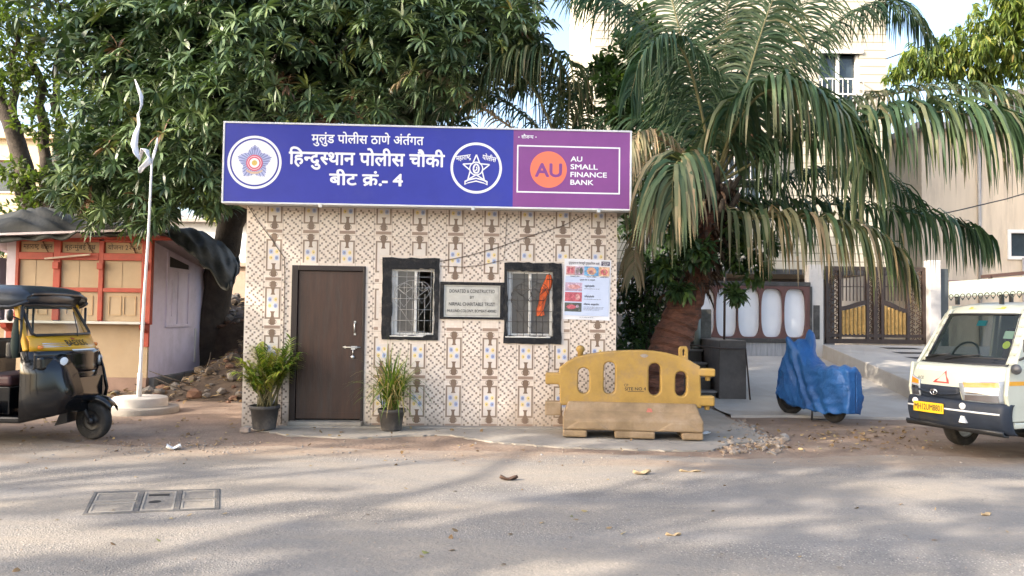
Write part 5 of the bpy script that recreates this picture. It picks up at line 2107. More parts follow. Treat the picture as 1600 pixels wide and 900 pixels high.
mb.build('fog_lamp', M_LENS, va)
mb = MB()
c0 = (.25, .86)
tri = [vp(.40, .775, .013), vp(.03, .775, .013), vp(.14, .925, .013)]
tri2 = [vp(.325, .79, .013), vp(.085, .79, .013), vp(.155, .89, .013)]
mb.add(tri + tri2, [(0, 1, 4, 3), (1, 2, 5, 4), (2, 0, 3, 5)])
mb.build('triangle_sticker', mat('red_reflective', (.72, .05, .04), .4, .05, 5), va, fix=False)
vpatch(-.45, .9, .905, .945, .011, 10, 6).build('pale_sticker', mat('pale_blue_decal', (.62, .68, .72), .4, .04, 5), va, fix=False)
L = MB()
V_, F_, w_ = compose("ACE")
L.add([vp(.79 - .16 * a / w_, .80 + .045 * b, .013) for a, b in V_], F_)
V_, F_, w_ = compose("di")
L.add([vp(-.20 - .10 * a / w_, .775 + .05 * b, .013) for a, b in V_], F_)
L.build('lettering', M_INK, va, fix=False)
vpatch(-.45, .42, 1.585, 1.612, .016, 10, 2).build('roof_sticker', mat('yellow_decal', (.70, .42, .08), .5, .2, 30), va, fix=False)
# inside: dash, wheel, seat, stickers, mirror
mb = MB()
mb.box((.30, .06, .70), (.62, 1.08, 1.02))
mb.build('dashboard', M_VDARK, va, bevel=.03)
mb = MB()
cs = Vector((.60, .86, 1.06))
mb.tube([cs + Vector((.07 * math.sin(t), .16 * math.cos(t), .15 * math.sin(t))) for t in [6.283 * k / 24 for k in range(25)]], .013, 6)
mb.tube([cs - Vector((0, .15, 0)), cs + Vector((0, .15, 0))], .012, 6)
mb.tube([cs, cs + Vector((-.15, 0, -.15))], .022, 6)
mb.build('steering_wheel', M_VDARK, va)
mb = MB()
for y_ in (.1, .62):
    mb.box((1.0, y_, .5), (1.4, y_ + .42, .78))
    mb.hexa([(1.36, y_, .78), (1.50, y_, .78), (1.50, y_ + .42, .78), (1.36, y_ + .42, .78), (1.5, y_ + .03, 1.38), (1.58, y_ + .03, 1.38), (1.58, y_ + .39, 1.38), (1.5, y_ + .39, 1.38)])
mb.build('seat', M_SEAT, va, bevel=.03)
mb = MB()
mb.add([vp(-.62, 1.27, -.004), vp(-.80, 1.27, -.004), vp(-.80, 1.35, -.004), vp(-.62, 1.35, -.004)], [(0, 1, 2, 3)], 0)
c0 = [vp(-.72 + .07 * math.cos(6.283 * k / 14), 1.205 + .04 * math.sin(6.283 * k / 14), -.004) for k in range(14)]
mb.add(c0, [tuple(range(14))], 1)
mb.build('windscreen_sticker', [mat('mint_paper', (.45, .68, .52), .5, .05), mat('lime_sticker', (.55, .72, .03), .5, .05)], va, fix=False)
mb = MB()
mb.hexa([vp(-.08, 1.40, -.06), vp(.12, 1.40, -.06), vp(.12, 1.40, -.08), vp(-.08, 1.40, -.08), vp(-.08, 1.46, -.06), vp(.12, 1.46, -.06), vp(.12, 1.46, -.08), vp(-.08, 1.46, -.08)])
mb.build('inner_mirror', mat('teal_mirror', (.02, .25, .32), .2, .1), va)
mb = MB()
mb.tube([(.26, -.0, 1.06), (.24, -.10, 1.10), (.25, -.14, 1.18)], .014, 8)
mb.loft([[(.25 + dx, -.15 + dy, z) for dx, dy in ((-.03, -.085), (-.03, .085), (.03, .07), (.03, -.07))] for z in (1.14, 1.27)], 0, smooth=False)
mb.tube([(.2, .0, 1.0), (.13, -.05, .99), (.12, -.06, 1.02)], .01, 6)
mb.lathe([(0, -.03), (.03, -.025), (.055, .0), (.05, .02), (0, .025)], 16, axis='X', M=Matrix.Translation((.12, -.06, .97)))
mb.build('mirror', mat('grey_mirror_shell', (.06, .065, .075), .4, .1, 8), va, bevel=.012)
# chassis, wheels, cargo bed
mb = MB()
mb.box((.35, .2, .28), (3.3, .94, .42))
mb.box((1.8, .0, .42), (3.45, 1.14, .55))
mb.build('chassis', M_VDARK, va)
mb = MB()
mb.box((1.78, -.02, .55), (3.45, .02, 1.0))
mb.box((1.78, 1.12, .55), (3.45, 1.16, 1.0))
mb.box((1.78, .02, .55), (1.82, 1.12, 1.15))
mb.box((3.41, .02, .55), (3.45, 1.12, 1.0))
mb.build('cargo_bed', M_VAN, va, bevel=.01)
for x_, y_ in ((.86, .12), (.82, 1.08), (2.8, .12), (2.8, 1.02)):
    wheel(va, (x_, y_, .245), .245, .15, rim_m=M_STEEL)
mb = MB()
mb.tube([(.80, .3, .25), (.80, .95, .25)], .05, 8)
mb.box((.70, .70, .26), (.95, .95, .40))
mb.build('front_axle', M_VDARK, va)
# roof carrier: scalloped front board, posts, rail
RK = thing('roof_rack', 'pale mint scalloped board of the rack on the cream van roof', 'roof rack', (4.94, 7.75, 0), VA)
mb = MB()
y0, y1, zb, zt = -.18, 1.05, 1.765, 1.935
v, f = holed([(y0, zb), (y1, zb - .03), (y1, zt - .03), (y0, zt)], [], .02, .004, M=Matrix.Translation((.60, 0, 0)) @ Matrix.Rotation(R_(90), 4, 'Z'))
mb.add(v, f)
mb.build('board', mat('mint_board', (.58, .68, .61), .5, .06, 3, stain=(.50, .58, .51), sscale=2), RK)
mb = MB()
for k in range(17):
    y = y0 + .03 + (y1 - y0 - .06) * k / 16
    zc = zb - .005 - .03 * (y - y0) / (y1 - y0)
    mb.tube([(.585, y + .027 * math.cos(t), zc + .027 * math.sin(t)) for t in [6.283 * j / 14 for j in range(15)]], .0045, 5)
    mb.add([(.585, y - .018, zc - .028), (.585, y + .018, zc - .028), (.585, y, zc - .052)], [(0, 1, 2)])
mb.build('fringe', mat('dark_scallop', (.05, .06, .055), .6, .2, 20), RK)
mb = MB()
for y in (.0, .45, .98):
    mb.bar((.64, y, 1.64), (.64, y, 1.80), .035, .035)
    mb.bar((1.55, y, 1.64), (1.55, y, 1.80), .035, .035)
mb.build('post', M_VDARK, RK)
mb = MB()
mb.bar((.66, -.25, 1.99), (.70, .72, 1.955), .05, .035)
mb.bar((1.55, -.2, 1.97), (1.55, 1.1, 1.94), .05, .035)
for y in (.0, .98):
    mb.bar((.64, y, 1.80), (1.55, y, 1.80), .03, .03)
mb.bar((.64, .0, 1.80), (.64, .98, 1.80), .03, .03)
for y in (.1, .6):
    mb.bar((.67, y, 1.80), (.67, y, 1.96), .03, .03)
    mb.bar((1.55, y, 1.80), (1.55, y, 1.94), .03, .03)
mb.build('rail', mat('brown_rail', (.085, .048, .042), .6, .2, 8), RK)

# ================================================================ BUILDINGS BEHIND
def siding(name, col, pitch, groove=.012):
    """plaster ruled with level grooves"""
    m = bpy.data.materials.new(name)
    m.use_nodes = True
    nt = m.node_tree
    b = nt.nodes['Principled BSDF']
    b.inputs['Roughness'].default_value = .8
    tc = _n(nt, 'ShaderNodeTexCoord')
    sp = _n(nt, 'ShaderNodeSeparateXYZ')
    nt.links.new(tc.outputs['Object'], sp.inputs[0])
    md = _n(nt, 'ShaderNodeMath', operation='PINGPONG')
    md.inputs[1].default_value = pitch / 2
    nt.links.new(sp.outputs[2], md.inputs[0])
    lt = _n(nt, 'ShaderNodeMath', operation='LESS_THAN')
    lt.inputs[1].default_value = groove
    nt.links.new(md.outputs[0], lt.inputs[0])
    no = _n(nt, 'ShaderNodeTexNoise')
    no.inputs['Scale'].default_value = 1.2
    no.inputs['Detail'].default_value = 8
    nt.links.new(tc.outputs['Object'], no.inputs['Vector'])
    r = _n(nt, 'ShaderNodeValToRGB')
    r.color_ramp.elements[0].position = .3
    r.color_ramp.elements[1].position = .7
    r.color_ramp.elements[0].color = [c * .84 for c in col] + [1]
    r.color_ramp.elements[1].color = list(col) + [1]
    nt.links.new(no.outputs[0], r.inputs[0])
    mx = _n(nt, 'ShaderNodeMix', data_type='RGBA')
    nt.links.new(lt.outputs[0], mx.inputs[0])
    nt.links.new(r.outputs[0], mx.inputs[6])
    mx.inputs[7].default_value = [c * .45 for c in col] + [1]
    nt.links.new(mx.outputs[2], b.inputs['Base Color'])
    return m


M_SIDE = siding('cream_ruled_plaster', (.52, .48, .385), .21, .014)
M_PLAST = mat('cream_plaster', (.66, .56, .43), .85, .12, 1.2, .2, 10, stain=(.36, .29, .22), sscale=1.1, samt=.6, stretch=(1.6, 1, .22))
M_BRN = mat('maroon_stone', (.105, .042, .036), .4, .25, 4)
M_IRON = mat('dark_bronze_iron', (.045, .028, .022), .45, .3, 8)
M_GOLD = mat('gold_slat', (.42, .26, .085), .4, .35, 14, metal=.3)
M_GRAN = mat('black_granite', (.032, .030, .030), .35, .35, 9, stain=(.16, .15, .14), sscale=3, samt=.5)
M_GREYST = mat('grey_stone_strip', (.30, .30, .31), .7, .35, 3, stretch=(9, 1, .6))

ab = thing('apartment_building', 'tall cream apartment building with ruled plaster behind the coconut palm', 'building', (2.05, 19.5, 0))
mb = MB()
W_ = 7.49
wins = [(5.75, 6.80, 6.80, 8.30), (3.25, 4.25, 4.35, 5.70), (.8, 4.3, 1.9, 5.7)]
grid_wall(mb, W_, 14.0, [(0, 0, W_, 2.66)] + [(w_[0], w_[1], w_[2], w_[3]) for w_ in wins], 0, .25)
mb.box((W_ - .25, .25, 2.66), (W_, 9, 14))
mb.box((0, .25, 2.66), (.25, 9, 14))
mb.box((.25, .25, 2.66), (W_ - .25, 9, 2.8))
mb.box((-.2, .25, 13.8), (W_ + .2, 9, 14.1))
mb.build('wall', M_SIDE, ab, fix=False)
mb = MB()
mb.box((0, 3.2, .4), (W_, 3.4, 2.66))
mb.box((0, .4, 2.30), (.3, 3.2, 2.66))
mb.build('ground_floor', mat('dim_grey_plaster', (.16, .15, .14), .85, .2, 2), ab)
mb = MB()
mb.box((0.0, -.06, 2.60), (W_, .0, 2.72))
mb.build('ledge', M_GRAN, ab)
for k, (x0, z0, x1, z1) in enumerate(wins):
    f = MB()
    t = .07
    f.box((x0 - .08, -.05, z1), (x1 + .08, .25, z1 + .1))
    f.box((x0 - .08, -.06, z0 - .1), (x1 + .08, .25, z0))
    f.box((x0, .06, z0), (x0 + t, .16, z1))
    f.box((x1 - t, .06, z0), (x1, .16, z1))
    f.box(((x0 + x1) / 2 - .03, .06, z0), ((x0 + x1) / 2 + .03, .16, z1))
    win = f.build('window', M_ALU, ab)
    p_ = MB()
    p_.box((x0 + t, .18, z0), (x1 - t, .2, z1))
    p_.build('pane', mat('dark_blue_pane', (.03, .045, .06), .15, .3, 2), win)
    g_ = MB()
    n = 9
    zt = z0 + (z1 - z0) * (.52 if k == 0 else 1)
    for j in range(n):
        x = x0 + (x1 - x0) * j / (n - 1)
        g_.bar((x, -.22, z0), (x, -.22, zt), .014, .014)
    for z in (z0, (z0 + zt) / 2, zt):
        g_.bar((x0, -.22, z), (x1, -.22, z), .03, .03)
        g_.bar((x0, -.22, z), (x0, 0, z), .025, .025)
        g_.bar((x1, -.22, z), (x1, 0, z), .025, .025)
    g_.build('grille', M_WHITE, win)
mb = MB()
mb.sheet(lambda u, v: (3.2 + 1.1 * u, -.05 - .55 * math.sin(v * 1.57), 5.72 + .42 * math.cos(v * 1.57)), 8, 8)
mb.build('awning', mat('rust_awning', (.30, .09, .05), .6, .2, 5), ab, solid=.02, fix=False)

# low wall with five white ovals, and the white pillar beside the gate
cw = thing('compound_wall', 'maroon compound wall with a row of white oval panels on grey stone', 'wall', (0, 18.0, 0))
P0 = lambda px, py, Y=18.0: at(px, py, Y)
L0, L1 = P0(1083, 536), P0(1264, 536)
ZT, ZB = P0(1180, 440).z, P0(1180, 535).z
mb = MB()
ov = []
for a, b2 in ((1088, 1115), (1119.5, 1150.5), (1154, 1186), (1190, 1221), (1226, 1257)):
    xa, xb = P0(a, 490).x, P0(b2, 490).x
    hw = (xb - xa) / 2 + .03
    hh = (P0(1180, 450).z - P0(1180, 527).z) / 2
    cxm, czm = (xa + xb) / 2, (P0(1180, 450).z + P0(1180, 527).z) / 2
    o_ = []
    for j in range(36):
        t = 6.283 * j / 36
        c, s_ = math.cos(t), math.sin(t)
        # flat sides, shallow round ends
        o_.append((cxm + hw * (abs(c) ** .45) * (1 if c > 0 else -1), czm + hh * (abs(s_) ** .75) * (1 if s_ > 0 else -1)))
    ov.append(o_)
v, f = holed([(L0.x, ZB + .1), (L1.x, ZB + .1), (L1.x, ZT - .1), (L0.x, ZT - .1)], ov, .1, .01)
mb.add(v, f)
mb.build('screen', M_BRN, cw)
mb = MB()
mb.box((L0.x - .02, -.06, ZB), (L1.x + .02, .08, ZB + .1))
mb.box((L0.x - .02, -.06, ZT - .1), (L1.x + .02, .08, ZT))
mb.box((L1.x, -.06, ZB + .1), (L1.x + .06, .08, ZT - .1))
mb.build('border', M_GRAN, cw, bevel=.01)
for o_ in ov:
    x0, x1 = min(q[0] for q in o_), max(q[0] for q in o_)
    mb = MB()
    mb.box((x0 - .02, .055, ZB + .1), (x1 + .02, .085, ZT - .1))
    mb.build('panel', mat('chalk_white_panel', (.80, .82, .85), .6, .04, 4, stain=(.64, .65, .67), sscale=2, samt=.4), cw)
mb = MB()
mb.box((L0.x - 1.6, -.02, .2), (L1.x + .05, .1, ZB - .003))
mb.build('base', M_GREYST, cw)
pi_ = thing('gate_pillar', 'white gate pillar with a narrow dark panel left of the bronze gate', 'pillar', (P0(1275, 530).x, 18.1, 0))
mb = MB()
mb.box((-.17, -.12, .4), (.17, .15, 2.75))
mb.build('shaft', mat('weathered_white', (.60, .57, .53), .7, .15, 4, stain=(.40, .35, .3), sscale=4), pi_, bevel=.01)
mb = MB()
mb.box((-.07, -.135, P0(1275, 530).z), (.075, -.118, P0(1275, 477).z))
mb.build('panel', M_GRAN, pi_)
pi2 = thing('gate_pillar', 'pale grey gate pillar right of the bronze gate, behind the van', 'pillar', (at(1458, 530, 18.2).x, 18.2, 0))
mb = MB()
mb.box((-.13, -.12, .4), (.13, .15, 2.9))
mb.build('shaft', mat('weathered_grey', (.47, .45, .43), .7, .15, 4), pi2, bevel=.01)
mb = MB()
mb.box((.16, -.05, .4), (.34, .1, 2.7))
mb.build('side_strip', mat('slate_strip', (.06, .07, .075), .5, .2, 4), pi2)

gt = thing('entrance_gate', 'tall bronze iron gate with gold slatted panels at the top of the ramp', 'gate', (0, 18.3, 0))
P1 = lambda px, py: (at(px, py, 18.3).x, at(px, py, 18.3).z)


def gq(mb, px0, py0, px1, py1, y0, y1, m=0):
    (xa, za), (xb, zb) = P1(px0, py1), P1(px1, py0)
    mb.box((xa, y0, za), (xb, y1, zb), m)


GTOP = 418
mb = MB()
for a, b2 in ((1290, 1294), (1310, 1314), (1353, 1357), (1364, 1370), (1376, 1380), (1416, 1420), (1441, 1447)):
    gq(mb, a, GTOP, b2, 536, -.04, .04)
for a, b2 in ((531, 536), (523, 526), (GTOP, GTOP + 4)):
    gq(mb, 1290, a, 1447, b2, -.035, .035)
mb.build('frame', M_IRON, gt)
for (xa, xb, ya, yb) in ((1314, 1353, 478, 469), (1380, 1416, 469, 482)):
    mb = MB()
    n = 6
    for j in range(n):
        u0, u1 = j / n, (j + 1) / n
        p0, p1 = xa + (xb - xa) * (u0 + .01), xa + (xb - xa) * (u1 - .01)
        gx0, gx1 = P1(p0, 500)[0], P1(p1, 500)[0]
        zt = P1(p0, ya + (yb - ya) * (u0 + .5 / n) + 8)[1]
        z0 = P1(p0, 523)[1]
        w_ = (gx1 - gx0) / 2
        mb.lathe([(w_, z0), (w_, zt)], 10, c=((gx0 + gx1) / 2, 0, 0))
        mb.bar((gx0, -.01, z0), (gx0, -.01, zt), .012, .03)
    mb.build('panel', [M_GOLD], gt)
    mb = MB()
    for j in range(8):
        u0, u1 = j / 8, (j + 1) / 8
        y_ = lambda u: ya + (yb - ya) * (u * u * (3 - 2 * u))
        A_, B_ = P1(xa + (xb - xa) * u0, y_(u0) + 4), P1(xa + (xb - xa) * u1, y_(u1) + 4)
        mb.bar((A_[0], 0, A_[1]), (B_[0], 0, B_[1]), .07, .10)
    mb.build('top_rail', M_IRON, gt)
    mb = MB()
    for j in range(7):
        x_ = P1(xa + (xb - xa) * (j + .5) / 7, 440)
        mb.bar((x_[0], 0, P1(xa, 470)[1]), (x_[0], 0, P1(xa, GTOP)[1]), .02, .02)
    for yy in (448, 428):
        A_, B_ = P1(xa, yy), P1(xb, yy)
        mb.bar((A_[0], .0, A_[1]), (B_[0], .0, B_[1]), .018, .018)
    mb.build('bar', M_IRON, gt)
for (xa, xb) in ((1294, 1310), (1357, 1364), (1370, 1376), (1420, 1441)):
    mb = MB()
    nx = 2 if xb - xa > 10 else 1
    for i in range(nx):
        for j in range(17):
            cxm, czm = P1(xa + (xb - xa) * (i + .5) / nx, 528 - j * 6.4)
            w_ = (P1(xb, 500)[0] - P1(xa, 500)[0]) / nx * .42
            s_ = 1 if (i + j) % 2 else -1
            mb.tube([(cxm + w_ * .9 * math.cos(t) * s_, 0, czm + .042 * math.sin(t)) for t in [5.0 * k / 8 for k in range(9)]], .013, 5)
            mb.lathe([(0, -.028), (.024, 0), (0, .028)], 6, c=(cxm, -.02, czm), smooth=False)
    mb.build('scrollwork', mat('worn_bronze', (.12, .075, .05), .35, .4, 20, metal=.5), gt)

# sunlit house on the right
rh = thing('plastered_house', 'sunlit cream plastered house at the right edge behind the van', 'house', (12.3, 23.0, 0))
mb = MB()
grid_wall(mb, 16.0, 7.2, [(2.6, 3.4, 4.0, 4.2)], 0, .25)
mb.box((0, .25, 0), (.25, 8, 7.2))
mb.box((.25, 7.8, 0), (16, 8, 7.2))
mb.build('wall', M_PLAST, rh, fix=False)
mb = MB()
mb.box((-.3, -.35, 7.2), (16.2, 8.2, 7.4))
mb.box((3.1, -.3, 7.4), (9, 4, 8.6), 0)
mb.build('roof', mat('grey_roof_slab', (.33, .31, .29), .9, .15, 2), rh)
mb = MB()
for q in ((2.55, 3.35, 4.05, 3.45), (2.55, 4.15, 4.05, 4.25), (2.55, 3.45, 2.65, 4.15), (3.95, 3.45, 4.05, 4.15), (3.25, 3.45, 3.32, 4.15)):
    mb.box((q[0], -.05, q[1]), (q[2], .1, q[3]))
w_ = mb.build('window', M_WHITE, rh)
mb = MB()
mb.box((2.65, .12, 3.4), (3.95, .15, 4.2))
mb.build('pane', mat('dark_blue_pane', (.03, .045, .06), .15), w_)
mb = MB()
mb.tube([(1.7, -.06, .5), (1.7, -.06, 7.2)], .05, 8)
mb.tube([(3.0, -.06, .5), (3.0, -.06, 3.4)], .04, 8)
mb.build('drainpipe', mat('grey_pipe', (.34, .33, .32), .5, .1, 6), rh)
mb = MB()
mb.box((0.6, -.06, 2.55), (7, -.0, 2.7))
mb.build('ledge', mat('pink_ledge', (.36, .22, .2), .8, .1, 4), rh)

# low boundary with a barred opening left of the palm, behind the hut
bw = thing('barred_wall', 'low dim wall with a white barred opening between hut and palm trunk', 'wall', (1.9, 18.6, 0))
mb = MB()
mb.box((0, 0, .2), (2.6, .2, 1.52))
mb.box((1.45, -.1, .2), (1.85, .25, 2.7))
mb.box((-.6, 0, 2.5), (2.6, .2, 2.8))
mb.box((-.6, 0, .2), (.0, .2, 2.5))
mb.build('masonry', M_DARKCONC, bw, bevel=.01)
mb = MB()
for k in range(12):
    mb.bar((.1 + .11 * k, .06, 1.52), (.1 + .11 * k, .06, 2.5), .018, .018)
for z in (1.56, 1.8, 2.05, 2.3, 2.46):
    mb.bar((.05, .06, z), (1.42, .06, z), .018, .018)
for r0 in (.25, .42, .6):
    mb.tube([(.75 + r0 * math.cos(t), .05, 1.8 + r0 * math.sin(t)) for t in [math.pi * j / 12 for j in range(13)]], .01, 5)
mb.build('grille', M_WHITE, bw)

# black granite steps and their side blocks
gs = thing('granite_steps', 'black granite steps with side blocks beyond the yellow barrier', 'steps', (0, 0, 0))
for k in range(4):
    mb = MB()
    y = 13.05 + .32 * k
    z = .22 * (k + 1)
    mb.box((2.3, y, .0), (3.47, 15.4, z - .03))
    mb.box((2.27, y - .03, z - .03), (3.49, y + .33, z), 1)
    mb.build('step', [M_GRAN, mat('grey_tread', (.20, .19, .185), .55, .2, 6)], gs, bevel=.006)
mb = MB()
mb.box((3.50, 12.95, .0), (3.96, 15.4, 1.08))
mb.build('side_wall', mat('dark_stone_clad', (.075, .066, .062), .55, .3, 5, .15, 14, stain=(.14, .12, .11), sscale=2), gs, bevel=.012)
mb = MB()
mb.box((3.38, 14.3, .0), (3.72, 14.9, 1.62))
mb.box((2.75, 14.35, .88), (3.36, 14.8, 1.66))
mb.build('block', mat('mottled_granite', (.10, .098, .09), .5, .4, 7, stain=(.22, .22, .2), sscale=5), gs, bevel=.012)
mb = MB()
mb.tube([(3.42, 14.2, .9), (3.42, 14.2, 1.66)], .07, 10)
mb.build('pipe', mat('grey_green_pipe', (.22, .25, .23), .6, .2, 6), gs)
mb = MB()
mb.tube([(2.5, 12.9, 1.05), (3.5, 12.9, .95), (3.93, 12.9, .95), (4.0, 12.88, .1)], .014, 6)
mb.build('rail', M_IRON, gs)
ip = MB()
a_ = at(1131, 575, 13.6)
ip.tube([(a_.x, a_.y, .3), (a_.x + .02, a_.y, 3.1)], .022, 8)
tag(ip.build('iron_post', M_IRON), 'thin dark iron post standing beside the black granite steps', 'post')

# left background: boundary wall behind the rubble, pale shed, far block of flats
lw = MB()
lw.box((-10.2, 19.6, 0), (-2.2, 19.85, 2.62))
lw.box((-10.3, 19.5, 2.62), (-2.1, 19.95, 2.72))
tag(lw.build('boundary_wall', mat('pinkish_plaster', (.44, .34, .27), .9, .2, 1.6, .2, 10, stain=(.24, .18, .14), sscale=1.1, samt=.8)), 'weathered pinkish boundary wall behind the rubble heap', 'wall')
ws = thing('shed', 'pale white metal shed glimpsed under the mango branches', 'shed', (-12.5, 27.0, 0))
mb = MB()
mb.box((0, 0, 0), (3.4, 3, 4.6))
mb.build('wall', mat('pale_sheet_metal', (.62, .66, .70), .5, .08, 2), ws)
mb = MB()
mb.hexa([(-.3, -.3, 4.6), (3.7, -.3, 4.6), (3.7, 3.3, 4.6), (-.3, 3.3, 4.6), (-.3, -.3, 4.7), (3.7, -.3, 4.7), (3.7, 3.3, 5.3), (-.3, 3.3, 5.3)])
mb.build('roof', mat('grey_roof_slab', (.33, .31, .29)), ws)
fb = thing('block_of_flats', 'cream block of flats far behind the trees at the left edge', 'building', (-36, 36, 0))
mb = MB()
mb.box((0, 0, 0), (14.2, 9, 9.5))
mb.box((-.2, -.25, 9.5), (14.4, 9.2, 9.8))
mb.build('wall', mat('far_cream_plaster', (.55, .45, .30), .9, .08, 1), fb)
for j in range(3):
    for i in range(4):
        mb = MB()
        x, z = 1.2 + i * 3.3, 1.2 + j * 2.9
        mb.box((x, -.06, z - .08), (x + 1.5, .0, z))
        mb.box((x - .1, -.3, z + 1.45), (x + 1.6, .0, z + 1.55))
        w_ = mb.build('window', M_PLAST, fb)
        mb = MB()
        mb.box((x, -.02, z), (x + 1.5, .02, z + 1.4))
        mb.build('pane', mat('dark_blue_pane', (.03, .045, .06)), w_)

# overhead wires between the trees and houses on the right
for pts_, lab in (((((1384, 92), (1453, 68), (1530, 38), (1640, -10))), 'thin overhead wire rising to the top right corner of the sky'), ((((1440, 341), (1500, 328), (1572, 311), (1660, 285))), 'thin wire sagging in front of the sunlit plastered house')):
    mb = MB()
    mb.tube([at(x, y, 19.0 + .3 * i) for i, (x, y) in enumerate(pts_)], .016, 5)
    tag(mb.build('overhead_wire', M_BLACK), lab, 'wire')

# ================================================================ VEGETATION
def leaves(name, base, dirs, L, Wd, droop, tint, material, parent=None, up=None, seg=4, shape=(.22, 1.0, .8, .06)):
    """N lens-shaped leaves as folded strips; base, dirs (N,3); L, Wd, droop, tint (N,)"""
    N = len(base)
    d = nrm(dirs.astype(float))
    P = np.zeros((N, seg, 3))
    Wv = np.zeros((N, seg, 3))
    p = base.astype(float).copy()
    upv = np.tile(np.array([0, 0, 1.0]), (N, 1)) if up is None else up
    rnd = RNG.normal(0, .35, (N, 3))
    for k in range(seg):
        P[:, k] = p
        s_ = nrm(np.cross(d, upv + rnd))
        Wv[:, k] = s_ * (Wd * shape[k] * .5)[:, None]
        p = p + d * (L / (seg - 1))[:, None]
        d = nrm(d + np.array([0, 0, -1.0]) * (droop / (seg - 1))[:, None])
    V, Q, own = strips(P, Wv)
    return np_mesh(name, V, Q, material, parent, np.clip(tint, 0, 1)[own])


def clump_points(c, r, n, flat=.85, shell=.55):
    """points in the outer shell of a ragged blob, with outward directions"""
    d = nrm(RNG.normal(0, 1, (n, 3)))
    ph = RNG.uniform(0, 6.28, 3)
    lump = 1 + .22 * np.sin(d[:, 0] * 4 + ph[0]) * np.cos(d[:, 2] * 5 + ph[1]) + .15 * np.sin(d[:, 1] * 7 + ph[2])
    rad = r * lump * (shell + (1 - shell) * RNG.uniform(0, 1, n) ** .6)
    pts = np.array(c) + d * rad[:, None] * np.array([1, 1, flat])
    return pts, d


def rosettes(pts, axes, nl, tilt=(.75, 1.35)):
    """nl leaf bases and directions fanning out round each axis"""
    n = len(pts)
    a = nrm(axes)
    ref = np.where(np.abs(a[:, 2:3]) > .9, np.array([[1.0, 0, 0]]), np.array([[0, 0, 1.0]]))
    u = nrm(np.cross(a, ref))
    v = np.cross(a, u)
    th = RNG.uniform(0, 6.283, (n, 1)) + np.arange(nl)[None, :] * 2.4
    ti = RNG.uniform(tilt[0], tilt[1], (n, nl))
    d = a[:, None, :] * np.cos(ti)[..., None] + (u[:, None, :] * np.cos(th)[..., None] + v[:, None, :] * np.sin(th)[..., None]) * np.sin(ti)[..., None]
    b = np.repeat(pts[:, None, :], nl, 1) + d * .015 - a[:, None, :] * RNG.uniform(0, .06, (n, nl, 1))
    return b.reshape(-1, 3), d.reshape(-1, 3)


M_BARK = mat('dark_bark', (.045, .036, .029), .95, .4, 7, .8, 22, stain=(.07, .058, .046), sscale=4)
M_BARK2 = mat('grey_brown_bark', (.042, .033, .026), .95, .4, 7, .8, 22, stain=(.11, .09, .07), sscale=4)
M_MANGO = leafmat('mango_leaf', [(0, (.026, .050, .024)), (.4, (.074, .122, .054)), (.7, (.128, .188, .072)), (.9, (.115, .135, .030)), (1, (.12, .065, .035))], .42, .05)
M_LEFT = leafmat('left_tree_leaf', [(0, (.045, .07, .022)), (.5, (.075, .105, .03)), (.85, (.15, .17, .035)), (1, (.27, .25, .04))], .5, .35)
M_RIGHT = leafmat('drooping_leaf', [(0, (.05, .085, .018)), (.5, (.095, .14, .028)), (.85, (.19, .21, .04)), (1, (.22, .15, .05))], .45, .3)
M_SHRUB = leafmat('shrub_leaf', [(0, (.028, .055, .022)), (.5, (.045, .085, .032)), (.85, (.10, .16, .035)), (1, (.13, .09, .055))], .4, .25)
M_COCO = leafmat('coconut_leaflet', [(0, (.026, .058, .030)), (.35, (.046, .084, .040)), (.6, (.095, .122, .060)), (.8, (.19, .175, .10)), (1, (.27, .20, .12))], .5, .14, tcol=(1.2, 1.6, .8), spec=.22)
M_RACHIS = mat('olive_midrib', (.15, .14, .055), .6, .3, 10)
M_DRYRIB = mat('dry_midrib', (.24, .18, .11), .8, .3, 10)


def branch(mb, pts, r0, r1, n=8, wob=.06, k=5):
    out = []
    m_ = len(pts)
    for i in range((m_ - 1) * k + 1):
        a = min(m_ - 2, i // k)
        t = (i - a * k) / k
        p = Vector(pts[a]).lerp(Vector(pts[a + 1]), t)
        f_ = i / ((m_ - 1) * k)
        p = p + Vector((math.sin(i * 1.7 + p.x), math.cos(i * 1.3 + p.y), .4 * math.sin(i * 2.1))) * wob * (0 if i == 0 else 1)
        out.append(p)
    rs = [r0 + (r1 - r0) * (i / (len(out) - 1)) ** .8 for i in range(len(out))]
    mb.tube(out, rs, n)


